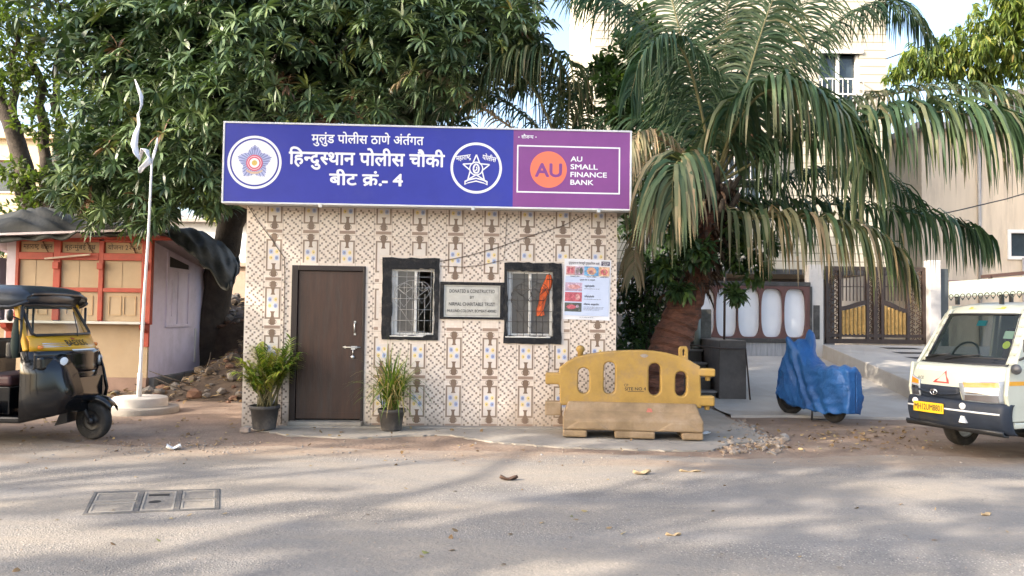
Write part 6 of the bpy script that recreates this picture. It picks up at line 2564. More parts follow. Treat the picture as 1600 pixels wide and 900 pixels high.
# ---- big mango over the kiosk and the hut
mg = thing('mango_tree', 'large dark mango tree spreading over the kiosk and the signboard', 'tree', (-6.6, 16.6, 0))
off = np.array(mg.location)
CL = [  # px, py, depth, radius in photo px, rosettes
    (205, 62, 13.6, 95, 80), (318, 50, 13.2, 105, 90), (250, 135, 12.8, 75, 60), (330, 150, 12.6, 80, 70), (428, 78, 12.6, 100, 85), (405, 178, 12.4, 46, 30),
    (545, 20, 13.0, 100, 80), (640, 62, 12.6, 95, 85), (600, 120, 13.6, 60, 40), (740, 45, 12.9, 85, 80), (690, 120, 12.8, 62, 50), (815, 40, 13.3, 58, 45), (800, 96, 13.6, 48, 34),
    (575, 170, 12.9, 56, 50), (500, 185, 12.7, 45, 36), (160, 215, 12.9, 62, 50), (230, 235, 12.7, 66, 58), (300, 225, 12.6, 62, 55), (128, 268, 13.1, 42, 34), (165, 300, 12.9, 58, 52), (235, 305, 12.7, 56, 52), (300, 288, 12.6, 50, 44), (100, 300, 13.2, 32, 20), (215, 340, 12.9, 34, 26), (330, 305, 12.9, 36, 26),
    (150, 120, 14.2, 70, 50), (380, 0, 13.2, 100, 70), (500, -60, 13.5, 110, 70), (700, -50, 13.4, 110, 70), (250, -60, 13.8, 120, 70), (830, -40, 13.6, 70, 40),
    (380, 230, 14.6, 80, 60), (560, 90, 15.8, 100, 60), (660, 160, 15.2, 80, 55), (330, 100, 15.6, 110, 70), (740, 120, 15.6, 70, 40), (225, 180, 15.2, 90, 60), (450, 30, 16, 120, 60), (620, 20, 16, 120, 60)]
PT, AX = [], []
for (px, py, Y, rp, n) in CL:
    c = np.array(at(px, py, Y))
    r = rp / 1200 * Y
    p, d = clump_points(c, r, int(n * .6))
    PT.append(p)
    AX.append(d * .75 + np.array([0, -.75, .75]) + RNG.normal(0, .2, p.shape))
PT, AX = np.concatenate(PT), np.concatenate(AX)
b, d = rosettes(PT, AX, 15, (1.05, 1.5))
n = len(b)
base_t = np.repeat(np.clip(RNG.normal(.42, .17, len(PT)), 0, .86) + (RNG.uniform(0, 1, len(PT)) < .05) * .5, 15)
leaves('crown', b - off, d, RNG.uniform(.22, .32, n), RNG.uniform(.044, .058, n), RNG.uniform(.9, 1.5, n), base_t + RNG.normal(0, .07, n), M_MANGO, mg)
# the deep inside of the crown: leaf mass tinted dark to paint its shade
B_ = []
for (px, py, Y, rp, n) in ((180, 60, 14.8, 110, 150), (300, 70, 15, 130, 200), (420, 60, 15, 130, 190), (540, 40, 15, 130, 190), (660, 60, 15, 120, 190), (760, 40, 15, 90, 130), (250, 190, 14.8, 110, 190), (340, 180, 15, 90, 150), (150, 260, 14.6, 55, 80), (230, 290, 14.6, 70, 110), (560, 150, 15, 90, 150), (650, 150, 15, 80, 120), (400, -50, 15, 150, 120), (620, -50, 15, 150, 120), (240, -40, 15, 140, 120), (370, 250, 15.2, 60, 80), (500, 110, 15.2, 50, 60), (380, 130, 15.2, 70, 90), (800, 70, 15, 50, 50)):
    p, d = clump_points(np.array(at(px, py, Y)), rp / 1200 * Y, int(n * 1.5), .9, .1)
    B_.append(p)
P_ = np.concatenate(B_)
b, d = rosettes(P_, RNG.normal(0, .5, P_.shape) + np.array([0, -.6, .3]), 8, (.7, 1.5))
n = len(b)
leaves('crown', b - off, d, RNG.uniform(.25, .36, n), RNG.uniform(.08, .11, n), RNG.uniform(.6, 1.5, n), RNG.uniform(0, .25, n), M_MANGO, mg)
mb = MB()
T0 = at(318, 545, 16.6)
fork = at(395, 250, 15.8)
branch(mb, [Vector((T0.x, T0.y, .0)) - mg.location, at(338, 450, 16.5) - mg.location, at(362, 350, 16.2) - mg.location, fork - mg.location], .34, .24, 12, .04)
mb.build('trunk', M_BARK, mg)
mb = MB()
for q in ((205, 90, 14), (300, 130, 13.6), (430, 90, 13.4), (560, 60, 13.6), (660, 90, 13.6), (760, 60, 13.8), (590, 165, 13.6), (250, 250, 13.6), (160, 250, 13.8), (500, -40, 14), (290, -40, 14.4), (500, 150, 14.2), (440, 160, 13.6)):
    e_ = at(*q)
    mid = fork.lerp(e_, .5) + Vector((0, .3, .35))
    branch(mb, [fork - mg.location, mid - mg.location, e_ - mg.location], .15, .025, 7, .07)
mb.build('branch', M_BARK, mg)

# ---- thin-leaved old tree at the left edge
lt_ = thing('spreading_tree', 'old multi-stemmed tree with thin sparse foliage at the left edge', 'tree', (-14.0, 20.5, 0))
off = np.array(lt_.location)
mb = MB()
for pl_, r0, r1 in (([(62, 470), (48, 320), (28, 225), (-5, 140), (-40, 60)], .34, .14), ([(66, 420), (74, 300), (68, 210), (62, 130), (40, 40)], .21, .08), ([(70, 400), (95, 270), (92, 200), (84, 130), (110, 40)], .18, .06), ([(75, 420), (118, 300), (135, 210), (165, 150), (190, 90)], .16, .06), ([(95, 270), (110, 210), (140, 160), (150, 100)], .10, .04), ([(28, 225), (20, 120), (30, 30)], .14, .05)):
    branch(mb, [at(x, y, 20.5) - lt_.location for x, y in pl_], r0, r1, 9, .06)
mb.build('trunk', M_BARK2, lt_)
B_, D_ = [], []
for (px, py, Y, rp, n) in ((20, 40, 20, 70, 260), (90, 30, 20.2, 60, 220), (60, 100, 20, 50, 120), (140, 60, 20, 45, 140), (125, 140, 20, 42, 120), (20, 130, 20.2, 45, 110), (60, 190, 20, 40, 90), (110, 220, 20, 36, 90), (20, 270, 20, 34, 60), (150, 210, 20.3, 30, 70), (-30, 60, 20.5, 70, 160), (70, 290, 20, 40, 110), (120, 320, 20.1, 40, 120), (40, 340, 20.2, 40, 110), (10, 400, 20, 50, 150)):
    p, d = clump_points(np.array(at(px, py, Y)), rp / 1200 * Y, n, .9, .2)
    B_.append(p)
    D_.append(d)
b, d = rosettes(np.concatenate(B_), np.concatenate(D_) + RNG.normal(0, .5, (sum(map(len, B_)), 3)), 4, (.4, 1.5))
n = len(b)
leaves('crown', b - off, d, RNG.uniform(.13, .22, n), RNG.uniform(.06, .10, n), RNG.uniform(.2, 1.2, n), RNG.beta(2, 3.5, n), M_LEFT, lt_)

# ---- branch of a drooping-leaved tree reaching in from the right
rt_ = thing('drooping_tree', 'tree with hanging yellow-green leaves reaching in at the top right', 'tree', (19.5, 17.0, 0))
off = np.array(rt_.location)
mb = MB()
branch(mb, [Vector((0, 0, 0)), Vector((-.2, 0, 4)), Vector((-.5, -.3, 8.5)), Vector((-1.5, -.4, 11))], .35, .15, 10)
hub = Vector((19.0, 16.7, 8.5))
tips = [(1395, 118, 16), (1440, 95, 16), (1500, 60, 15.8), (1560, 20, 15.8), (1540, 110, 16.2), (1600, 100, 16), (1590, 40, 15.6)]
for q in tips:
    e_ = at(*q)
    branch(mb, [hub - rt_.location, hub.lerp(e_, .5) + Vector((0, 0, .6)) - rt_.location, e_ - rt_.location], .10, .012, 6, .03)
mb.build('trunk', M_BARK2, rt_)
B_ = []
for (px, py, Y, rp, n) in ((1400, 112, 16, 18, 30), (1430, 95, 16, 28, 60), (1470, 88, 16, 32, 80), (1510, 70, 15.9, 38, 110), (1500, 105, 16, 28, 60), (1550, 40, 15.8, 42, 120), (1560, 95, 16, 38, 100), (1595, 30, 15.7, 40, 110), (1600, 95, 15.9, 36, 100), (1540, 122, 16.2, 30, 70), (1580, -10, 15.6, 40, 90), (1640, 60, 15.8, 60, 150), (1450, 110, 16, 20, 30), (1660, -20, 15.8, 70, 150)):
    p, d = clump_points(np.array(at(px, py, Y)), rp / 1200 * Y, n, 1.0, .2)
    B_.append(p)
P_ = np.concatenate(B_)
b, d = rosettes(P_, RNG.normal(0, .35, P_.shape) + np.array([0, 0, -.8]), 7, (.2, .8))
n = len(b)
leaves('crown', b - off, d, RNG.uniform(.16, .27, n), RNG.uniform(.03, .05, n), RNG.uniform(.6, 1.6, n), RNG.beta(2.4, 2.6, n), M_RIGHT, rt_)

# ---- sunlit young tree seen through the gap in the mango
yt = thing('young_tree', 'bright yellow-green sunlit tree seen through a gap under the mango crown', 'tree', (-7.2, 25.0, 0))
off = np.array(yt.location)
B_ = []
for (px, py, Y, rp, n) in ((450, 150, 25, 50, 170), (470, 190, 25, 40, 120), (425, 190, 25, 36, 90), (345, 330, 25, 26, 60), (330, 310, 25.2, 24, 50), (460, 100, 25, 36, 80), (440, 250, 25, 60, 90)):
    p, d = clump_points(np.array(at(px, py, Y)), rp / 1200 * Y, n, 1, .2)
    B_.append(p)
P_ = np.concatenate(B_)
b, d = rosettes(P_, RNG.normal(0, .6, P_.shape) + np.array([0, -.3, .4]), 8, (.4, 1.4))
n = len(b)
leaves('crown', b - off, d, RNG.uniform(.2, .32, n), RNG.uniform(.07, .11, n), RNG.uniform(.3, 1.3, n), RNG.beta(4, 2, n), M_LEFT, yt)
mb = MB()
branch(mb, [Vector((0, 0, 0)), Vector((0, 0, 3)), Vector((.2, 0, 5)), Vector((.3, 0, 8))], .16, .04, 8)
mb.build('trunk', M_BARK2, yt)

# ---- shrubs between hut and palm
def shrub(name, label, clumps, loc, nl=8, L=(.12, .2), W=(.045, .075), tmean=.35, droop=(.3, 1.3), stems=True):
    t = thing(name, label, 'shrub', loc)
    off = np.array(loc)
    B_, D_ = [], []
    for (px, py, Y, rp, n) in clumps:
        p, d = clump_points(np.array(at(px, py, Y)), rp / 1200 * Y, n, 1, .3)
        B_.append(p)
        D_.append(d)
    P_ = np.concatenate(B_)
    b, d = rosettes(P_, np.concatenate(D_) + RNG.normal(0, .4, P_.shape), nl, (.4, 1.4))
    n = len(b)
    leaves('foliage', b - off, d, RNG.uniform(*L, n), RNG.uniform(*W, n), RNG.uniform(*droop, n), np.repeat(np.clip(RNG.normal(tmean, .22, len(P_)), 0, 1), nl), M_SHRUB, t)
    mb = MB()
    for (px, py, Y, rp, n) in (clumps if stems else []):
        e_ = at(px, py, Y)
        branch(mb, [Vector((0, 0, 0)), (e_ - Vector(loc)) * .5 + Vector((.1, 0, .1)), e_ - Vector(loc)], .03, .006, 5, .03)
    if stems:
        mb.build('stem', M_BARK, t)
    return t


shrub('tall_shrub', 'tall leafy shrub rising above the purple end of the signboard', [(985, 95, 13.6, 34, 60), (1010, 60, 13.6, 30, 45), (1040, 110, 13.4, 30, 45), (960, 150, 13.4, 36, 65), (1005, 150, 13.4, 40, 80), (1045, 165, 13.2, 34, 60), (1060, 215, 13, 34, 60), (1015, 205, 13.2, 34, 60), (975, 185, 13.2, 26, 36), (1075, 260, 12.8, 30, 44), (940, 110, 13.8, 22, 22), (1000, 40, 13.9, 26, 22), (1005, 280, 13.2, 40, 50), (1030, 330, 13.2, 40, 50)], (2.3, 13.3, 0), 8, (.13, .22), (.05, .085), .33)
shrub('dark_bush', 'dark bush filling the gap between the hut and the palm trunk', [(978, 350, 12.6, 26, 40), (1000, 420, 12.6, 34, 60), (975, 470, 12.5, 26, 40), (1005, 500, 12.5, 34, 60), (985, 540, 12.4, 32, 60), (1045, 400, 12.4, 34, 50), (1020, 460, 12.5, 30, 40), (1070, 330, 12.2, 38, 55), (1110, 350, 12.0, 36, 50), (1155, 345, 12.2, 32, 40), (1130, 400, 12.1, 26, 26)], (2.0, 12.5, 0), 7, (.09, .16), (.035, .06), .25)
shrub('creeper', 'leafy creeper with broad leaves hanging on the palm trunk', [(1060, 365, 10.75, 26, 24), (1090, 395, 10.7, 24, 22), (1045, 420, 10.75, 22, 18), (1150, 395, 11.2, 26, 22), (1180, 420, 11.3, 24, 18), (1140, 350, 11.1, 26, 20), (1060, 452, 10.75, 16, 12), (1150, 462, 11.1, 16, 12), (1195, 385, 11.4, 20, 12)], (2.5, 11.1, 0), 9, (.14, .2), (.05, .07), .42, (.8, 1.8), False)

# ---- coconut palms
def frond(parent, path, L=.75, n=130, sag=1.0, tint=.35, tvar=.14, rib=.026, tipdry=.3, sidew=.85, fwd=.5, lift=.22, dry=False, width=.031, start=.12, twist=0.0):
    """path: (px, py, depth) points of the midrib from the crown outward"""
    ctrl = [np.array(at(*q)) for q in path]
    K = 40
    # smooth curve through the control points
    m_ = len(ctrl)
    cp = [2 * ctrl[0] - ctrl[1]] + ctrl + [2 * ctrl[-1] - ctrl[-2]]
    pts = []
    for i in range(K + 1):
        s_ = i / K * (m_ - 1)
        a = min(m_ - 2, int(s_))
        t = s_ - a
        p0, p1_, p2_, p3 = cp[a], cp[a + 1], cp[a + 2], cp[a + 3]
        pts.append(.5 * (2 * p1_ + (p2_ - p0) * t + (2 * p0 - 5 * p1_ + 4 * p2_ - p3) * t * t + (3 * p1_ - p0 - 3 * p2_ + p3) * t ** 3))
    pts = np.array(pts)
    off = np.array(parent.location)
    mb = MB()
    mb.tube([Vector(p - off) for p in pts], [rib * (1 - .85 * (i / K)) for i in range(K + 1)], 6)
    fr = mb.build('frond', M_DRYRIB if dry else M_RACHIS, parent)
    tg = nrm(np.gradient(pts, axis=0))
    idx = np.linspace(start * K, K * .995, n)
    P_, T_, S_ = [], [], []
    ia = np.clip(idx.astype(int), 0, K - 1)
    fr_ = (idx - ia)[:, None]
    bp = pts[ia] * (1 - fr_) + pts[ia + 1] * fr_
    bt = nrm(tg[ia] * (1 - fr_) + tg[ia + 1] * fr_)
    up = np.array([0, 0, 1.0])
    nn = up - bt * (bt @ up)[:, None]
    weak = np.linalg.norm(nn, axis=1) < .35
    nn[weak] = nn[weak] + np.array([0, .6, .2]) - bt[weak] * (bt[weak] @ np.array([0, .6, .2]))[:, None]
    nn = nrm(nn)
    sd = np.cross(bt, nn)
    if twist:
        c_, s2 = math.cos(twist), math.sin(twist)
        sd, nn = sd * c_ + nn * s2, nn * c_ - sd * s2
    f_ = idx / K
    prof_ = np.clip(.45 + .75 * np.sin(np.pi * np.clip(f_ * .92 + .06, 0, 1)) ** .8, .25, 1.1)
    seg = 7
    N = 2 * n
    sg = np.concatenate([np.ones(n), -np.ones(n)])
    bp2, bt2, sd2, nn2 = np.tile(bp, (2, 1)), np.tile(bt, (2, 1)), np.tile(sd, (2, 1)), np.tile(nn, (2, 1))
    ff_ = np.tile(f_, 2)
    ln = L * np.tile(prof_, 2) * RNG.uniform(.72, 1.1, N)
    d = nrm(sd2 * sg[:, None] * sidew + bt2 * (fwd + .5 * ff_ ** 3)[:, None] + nn2 * lift + RNG.normal(0, .11, (N, 3)))
    p = bp2.copy()
    P = np.zeros((N, seg, 3))
    Wv = np.zeros((N, seg, 3))
    shp = [.5, 1, 1, .9, .7, .45, .05]
    sg_ = sag * RNG.uniform(.8, 1.25, N)
    fold = nrm(nn2 + RNG.normal(0, .3, (N, 3)))
    for k in range(seg):
        P[:, k] = p
        w_ = nrm(np.cross(d, fold))
        Wv[:, k] = w_ * (width * shp[k] * .5)
        p = p + d * (ln / (seg - 1))[:, None]
        d = nrm(d + np.array([0, 0, -1.0]) * (sg_ / (seg - 1) * (1.6 if k < 2 else 1.0))[:, None] + RNG.normal(0, .02, (N, 3)))
    V, Q, own = strips(P, Wv)
    t_ = np.clip(RNG.normal(tint, tvar, N), 0, 1)
    kk = np.tile(np.arange(seg - 1), N)
    tq = np.clip(t_[own] + tipdry * (kk >= seg - 3) * RNG.uniform(0, 1, N)[own], 0, 1)
    np_mesh('leaflets', V - off, Q, M_COCO, fr, tq)
    return fr


rr_f = random.Random(9)
cp_ = thing('coconut_palm', 'leaning coconut palm with long drooping fronds right of the hut', 'palm', (2.2, 11.2, 0))
loc = cp_.location
M_TRUNK = mat('reddish_palm_trunk', (.135, .055, .032), .9, .5, 5, .9, 16, stain=(.04, .025, .018), sscale=4.5, samt=.9, stretch=(1, 1, 3.5))
mb = MB()
tp_ = [(1030, 625, 11.2), (1038, 575, 11.2), (1050, 530, 11.2), (1066, 490, 11.2), (1082, 450, 11.2), (1096, 405, 11.2), (1106, 360, 11.15), (1114, 315, 11.1), (1120, 285, 11.1)]
tr_ = [.30, .275, .245, .22, .19, .165, .15, .135, .11]
cc, cr_ = [], []
for i in range(len(tp_) - 1):
    A_, B_ = at(*tp_[i]), at(*tp_[i + 1])
    for j in range(9):
        t = j / 9
        cc.append(A_.lerp(B_, t) - loc)
        r_ = tr_[i] + (tr_[i + 1] - tr_[i]) * t
        ph = ((i * 9 + j) % 4) / 4
        cr_.append(r_ * (1 + .15 * (1 - ph) + .02 * math.sin(i * 9 + j)))
vs = []
NR = 22
for i, p in enumerate(cc):
    for j in range(NR):
        a = 6.283 * j / NR
        k = cr_[i] * (1 + .035 * math.sin(a * 3 + i * .35) + .02 * math.sin(a * 7 + i))
        vs.append((p.x + k * math.cos(a), p.y + k * math.sin(a), p.z + .03 * math.sin(a + i * .2) - .07 * math.cos(a)))
mb.add(vs, [(i * NR + j, i * NR + (j + 1) % NR, (i + 1) * NR + (j + 1) % NR, (i + 1) * NR + j) for i in range(len(cc) - 1) for j in range(NR)], 0, False)
mb.build('trunk', M_TRUNK, cp_)
# old leaf bases and fibre round the crown
mb = MB()
C0 = at(1116, 300, 11.1)
for k in range(16):
    a = k * 2.4
    b0 = C0 + Vector((.16 * math.cos(a), .16 * math.sin(a), -.5 + .035 * k)) - loc
    o_ = Vector((math.cos(a), math.sin(a), 1.1)).normalized()
    mb.tube([b0, b0 + o_ * .15, b0 + o_ * .3 + Vector((0, 0, .05))], [.07, .05, .03], 6)
mb.build('leaf_base', mat('dry_leaf_base', (.04, .03, .02), .9, .4, 10, .5, 30), cp_)
# dark fibre and dead sheaths hanging round the upper trunk
b_, d_ = [], []
for k in range(420):
    i = rr_f.randrange(34, len(cc))
    a = rr_f.uniform(0, 6.283)
    p = cc[i] + Vector((cr_[i] * .98 * math.cos(a), cr_[i] * .98 * math.sin(a), 0))
    b_.append(p[:])
    d_.append((math.cos(a) * .35, math.sin(a) * .35, rr_f.uniform(-.6, .8)))
n = len(b_)
leaves('fibre', np.array(b_), np.array(d_), RNG.uniform(.15, .42, n), RNG.uniform(.02, .06, n), RNG.uniform(1.5, 3.5, n), RNG.uniform(0, 1, n), leafmat('palm_fibre', [(0, (.022, .015, .010)), (1, (.085, .05, .03))], .9, .05), cp_)
C = (1118, 288, 11.1)
F = lambda *a, **k: frond(cp_, *a, **k)
F([C, (1200, 215, 11.4), (1300, 170, 11.7), (1420, 143, 12.0), (1530, 142, 12.2), (1610, 170, 12.3), (1680, 230, 12.4)], L=.8, sag=4.0, tint=.55, tvar=.12, n=140, width=.042, sidew=.42, fwd=.22, lift=.45)
F([C, (1210, 238, 10.9), (1320, 198, 10.6), (1440, 175, 10.4), (1540, 185, 10.3), (1600, 215, 10.25), (1640, 280, 10.2)], L=1.4, sag=4.5, tint=.36, n=150, width=.05, sidew=.42, fwd=.22, lift=.45)
F([C, (1180, 320, 11.4), (1280, 318, 11.8), (1400, 330, 12.1), (1490, 348, 12.3), (1545, 372, 12.35)], L=1.05, sag=5.0, tint=.2, n=120, width=.045, sidew=.4, fwd=.22, lift=.25)
F([C, (1150, 338, 10.8), (1230, 338, 10.4), (1310, 350, 10.1), (1375, 372, 9.9), (1420, 420, 9.8)], L=1.1, sag=4.2, tint=.66, tvar=.2, n=95, width=.05, sidew=.42, fwd=.3, lift=.25)
F([C, (1140, 215, 10.7), (1185, 150, 10.3), (1240, 140, 10.0), (1295, 172, 9.7), (1332, 215, 9.6), (1352, 262, 9.55)], L=1.25, sag=3.6, tint=.40, tvar=.18, n=140, width=.05, sidew=.5, fwd=.2, lift=.4)
F([C, (1126, 180, 11.2), (1134, 70, 11.3), (1138, -40, 11.4), (1140, -160, 11.5)], L=.9, sag=.5, tint=.16, n=150, width=.026)
F([C, (1150, 195, 10.9), (1172, 110, 10.8), (1200, 20, 10.7), (1240, -80, 10.6)], L=.8, sag=1.6, tint=.36, n=150, twist=.7, width=.028)
F([C, (1165, 200, 11.3), (1205, 90, 11.6), (1250, -10, 11.9), (1320, -90, 12.2)], L=1.3, sag=1.9, tint=.12, tvar=.08, n=160)
F([C, (1200, 150, 11.5), (1290, 50, 11.9), (1360, 8, 12.2), (1410, 12, 12.4), (1455, 62, 12.5)], L=.75, sag=2.6, tint=.2, n=150, width=.026)
F([C, (1095, 180, 11.3), (1070, 80, 11.4), (1045, -20, 11.5), (1020, -120, 11.6)], L=1.0, sag=1.0, tint=.14, n=150, width=.027)
F([C, (1070, 160, 11.7), (1015, 60, 12.0), (960, 0, 12.3), (900, -20, 12.6)], L=1.3, sag=2.0, tint=.12, tvar=.08, n=150)
F([C, (1095, 170, 10.9), (1072, 90, 10.7), (1040, 60, 10.5), (1005, 85, 10.35), (985, 150, 10.3)], L=.85, sag=2.6, tint=.16, n=130, width=.027)
F([C, (1095, 268, 10.6), (1072, 250, 10.1), (1060, 250, 9.75), (1052, 275, 9.5), (1050, 325, 9.4)], L=1.15, sag=2.6, tint=.56, tvar=.18, n=62, width=.055, start=.3, sidew=.5, lift=.3)
F([C, (1060, 235, 11.1), (1010, 208, 10.8), (985, 225, 10.6), (975, 275, 10.5), (972, 330, 10.45)], L=.8, sag=2.2, tint=.86, tvar=.1, n=75, dry=True)
F([C, (1075, 330, 10.9), (1020, 330, 10.8), (995, 380, 10.75), (990, 430, 10.7)], L=.6, sag=2.2, tint=.92, tvar=.08, n=55, dry=True)
F([C, (1190, 290, 11.7), (1280, 270, 12.3), (1370, 280, 12.8), (1440, 320, 13.0)], L=.9, sag=3.6, tint=.15, n=120, sidew=.42, fwd=.22, lift=.45)
F([C, (1080, 230, 11.9), (1010, 190, 12.7), (930, 190, 13.4), (880, 230, 13.8)], L=.8, sag=2.2, tint=.2, n=90)

p2_ = thing('short_palm', 'second palm behind the hut with dark and dry fronds over the signboard', 'palm', (.8, 13.6, 0))
mb = MB()
branch(mb, [Vector((0, 0, 0)), Vector((0, 0, 1.6)), Vector((.05, 0, 3.1)), Vector((.05, .05, 3.9))], .24, .16, 12, .01)
mb.build('trunk', M_TRUNK, p2_)
C = (880, 250, 13.6)
F = lambda *a, **k: frond(p2_, *a, **k)
F([C, (840, 150, 13.4), (790, 95, 13.2), (740, 85, 13.0), (690, 120, 12.9), (660, 180, 12.8)], L=1.1, sag=3.8, tint=.34, n=130, sidew=.42, fwd=.22, lift=.45)
F([C, (890, 140, 13.5), (870, 95, 13.3), (830, 82, 13.1), (780, 100, 12.9), (750, 150, 12.8)], L=1.0, sag=3.8, tint=.48, n=90, width=.042, sidew=.42, fwd=.22, lift=.45)
F([C, (910, 150, 13.8), (930, 110, 14.0), (960, 130, 14.2), (975, 190, 14.3)], L=.9, sag=3.6, tint=.42, n=100, sidew=.42, fwd=.22, lift=.45)
F([C, (800, 200, 13.3), (730, 150, 13.0), (690, 122, 12.9), (650, 112, 12.8), (615, 135, 12.7)], L=.45, sag=1.4, tint=.95, tvar=.06, n=60, dry=True)
F([C, (830, 190, 13.8), (770, 150, 14.0), (720, 150, 14.2), (680, 190, 14.4)], L=.9, sag=1.6, tint=.15, n=80)
F([C, (900, 180, 14), (880, 130, 14.3), (850, 120, 14.6), (800, 140, 14.9)], L=.9, sag=1.8, tint=.12, n=80)

# ---- the roadside trees on the near side of the road, whose shade falls over the hut and the road
M_SHADE = leafmat('roadside_leaf', [(0, (.03, .06, .02)), (1, (.07, .11, .03))], .5, .15)
rs = np.random.default_rng(5)
dv = np.array(SUN_DIR)
TG = []                                                          # spots that lie in shade in the photograph


def shade(x0, x1, y, z0, z1, step, yc=(.5, 4.2), keep=1.0, r=(.75, 1.05)):
    ys = y if isinstance(y, tuple) else (y, y)
    for x in np.arange(x0, x1 + 1e-6, step):
        for yy in np.arange(ys[0], ys[1] + 1e-6, step):
            for z in np.arange(z0, z1 + 1e-6, step):
                if rs.uniform() > keep:
                    continue
                t = (yy - rs.uniform(*yc)) / dv[1]
                TG.append((np.array([x, yy, z]) - dv * t + rs.normal(0, .15, 3), rs.uniform(*r)))


shade(-3.1, 2.0, 9.5, .5, 4.3, 1.15)
shade(-9.6, -6.4, 13.6, 1.6, 3.4, 1.3)
shade(-6.7, -4.0, (8.0, 9.0), .2, 1.9, .95, keep=.9)
shade(2.2, 6.0, 11.2, 4.6, 7.2, 1.5, keep=.65)
shade(1.6, 7.5, (8.3, 11.5), .2, .2, 1.25)
shade(1.8, 6.5, 11.0, 1.4, 4.2, 1.4, keep=.7)
shade(4.4, 7.0, (8.0, 9.0), .4, 2.3, .95)
shade(-6.8, -3.4, (12.6, 17.0), .5, .5, .9, yc=(6.0, 8.0), keep=.95)
shade(-8.0, 2.0, 12.5, 5.0, 7.0, 1.6, keep=.45)
shade(-.5, 7.0, (2.6, 6.2), 0, 0, .9, keep=.48, r=(.35, .7), yc=(-2, .6))
shade(-4.0, -.5, (3.0, 6.4), 0, 0, .9, keep=.24, r=(.35, .7), yc=(-2, .6))
shade(-8.0, -3.0, (4.0, 7.4), 0, 0, 1.0, keep=.18, r=(.35, .6), yc=(-2, .6))
stems_ = [Vector((-17.5, -2.0, 0)), Vector((-12.0, -3.0, 0)), Vector((-6.5, -3.6, 0))]
lab = ['tall shade tree furthest left on the near side of the road', 'broad shade tree in the middle of the near roadside row', 'shade tree nearest the viewer on the near side of the road']
for k, s0 in enumerate(stems_):
    mine = [q for q in TG if min(range(3), key=lambda i: abs(q[0][0] - stems_[i].x)) == k]
    t = thing('shade_tree', lab[k], 'tree', s0, group='shade trees on the near side of the road')
    B_, D_ = [], []
    for c, r_ in mine:
        p, d = clump_points(c, r_, int(34 * r_ * r_) + 6, .9, .3)
        B_.append(p)
        D_.append(d)
    P_ = np.concatenate(B_)
    b, d = rosettes(P_, np.concatenate(D_) + RNG.normal(0, .5, P_.shape), 9, (.4, 1.5))
    n = len(b)
    leaves('crown', b - np.array(s0), d, RNG.uniform(.22, .36, n), RNG.uniform(.08, .13, n), RNG.uniform(.2, 1.2, n), RNG.uniform(0, 1, n), M_SHADE, t)
    mb = MB()
    fk = Vector((.2, .3, 4.6))
    branch(mb, [Vector((0, 0, 0)), Vector((.1, .1, 2.4)), fk], .38, .28, 12, .03)
    for c, r_ in mine[::5]:
        e_ = Vector(c) - s0
        branch(mb, [fk, fk.lerp(e_, .5) + Vector((0, 0, .7)), e_], .10, .02, 6, .05)
    mb.build('trunk', M_BARK2, t)

# ================================================================ RUBBLE, GRIT AND LITTER
def stones(name, spots, m, label=None, cat=None):
    """many irregular small stones in one mesh: spots (x, y, z, size)"""
    rr = random.Random(len(spots))
    mb = MB()
    ico = [Vector(v) for v in ((0, 0, 1), (.894, 0, .447), (.276, .851, .447), (-.724, .526, .447), (-.724, -.526, .447), (.276, -.851, .447), (.724, .526, -.447), (-.276, .851, -.447), (-.894, 0, -.447), (-.276, -.851, -.447), (.724, -.526, -.447), (0, 0, -1))]
    fc = [(0, 1, 2), (0, 2, 3), (0, 3, 4), (0, 4, 5), (0, 5, 1), (1, 6, 2), (2, 7, 3), (3, 8, 4), (4, 9, 5), (5, 10, 1), (6, 7, 2), (7, 8, 3), (8, 9, 4), (9, 10, 5), (10, 6, 1), (11, 7, 6), (11, 8, 7), (11, 9, 8), (11, 10, 9), (11, 6, 10)]
    for x, y, z, s in spots:
        e = Matrix.Rotation(rr.uniform(0, 6.28), 3, 'Z') @ Matrix.Rotation(rr.uniform(-.5, .5), 3, 'X')
        sx, sy, sz = s * rr.uniform(.6, 1.3), s * rr.uniform(.6, 1.3), s * rr.uniform(.35, .8)
        mb.add([e @ Vector((v.x * sx * rr.uniform(.75, 1.15), v.y * sy * rr.uniform(.75, 1.15), v.z * sz)) + Vector((x, y, z + sz * .45)) for v in ico], fc, rr.randrange(len(m)))
    o = mb.build(name, m, fix=False)
    tag(o, label, cat, kind='stuff')
    return o


def mound_z(x, y):
    """height of the earth heap rising towards the boundary wall, left of the hut"""
    t = max(0.0, min(1.0, (y - 12.4) / 6.0))
    lim = -6.25 if y < 16.3 else -9.2
    s_ = max(0.0, min(1.0, (x - lim) / .9)) * max(0.0, min(1.0, (-3.1 - x) / .4 + .2))
    return 1.75 * t ** .95 * s_ * (1 + .10 * wav(x, y, .9)) + .05 * wav(x * 2, y * 2, .8) * t


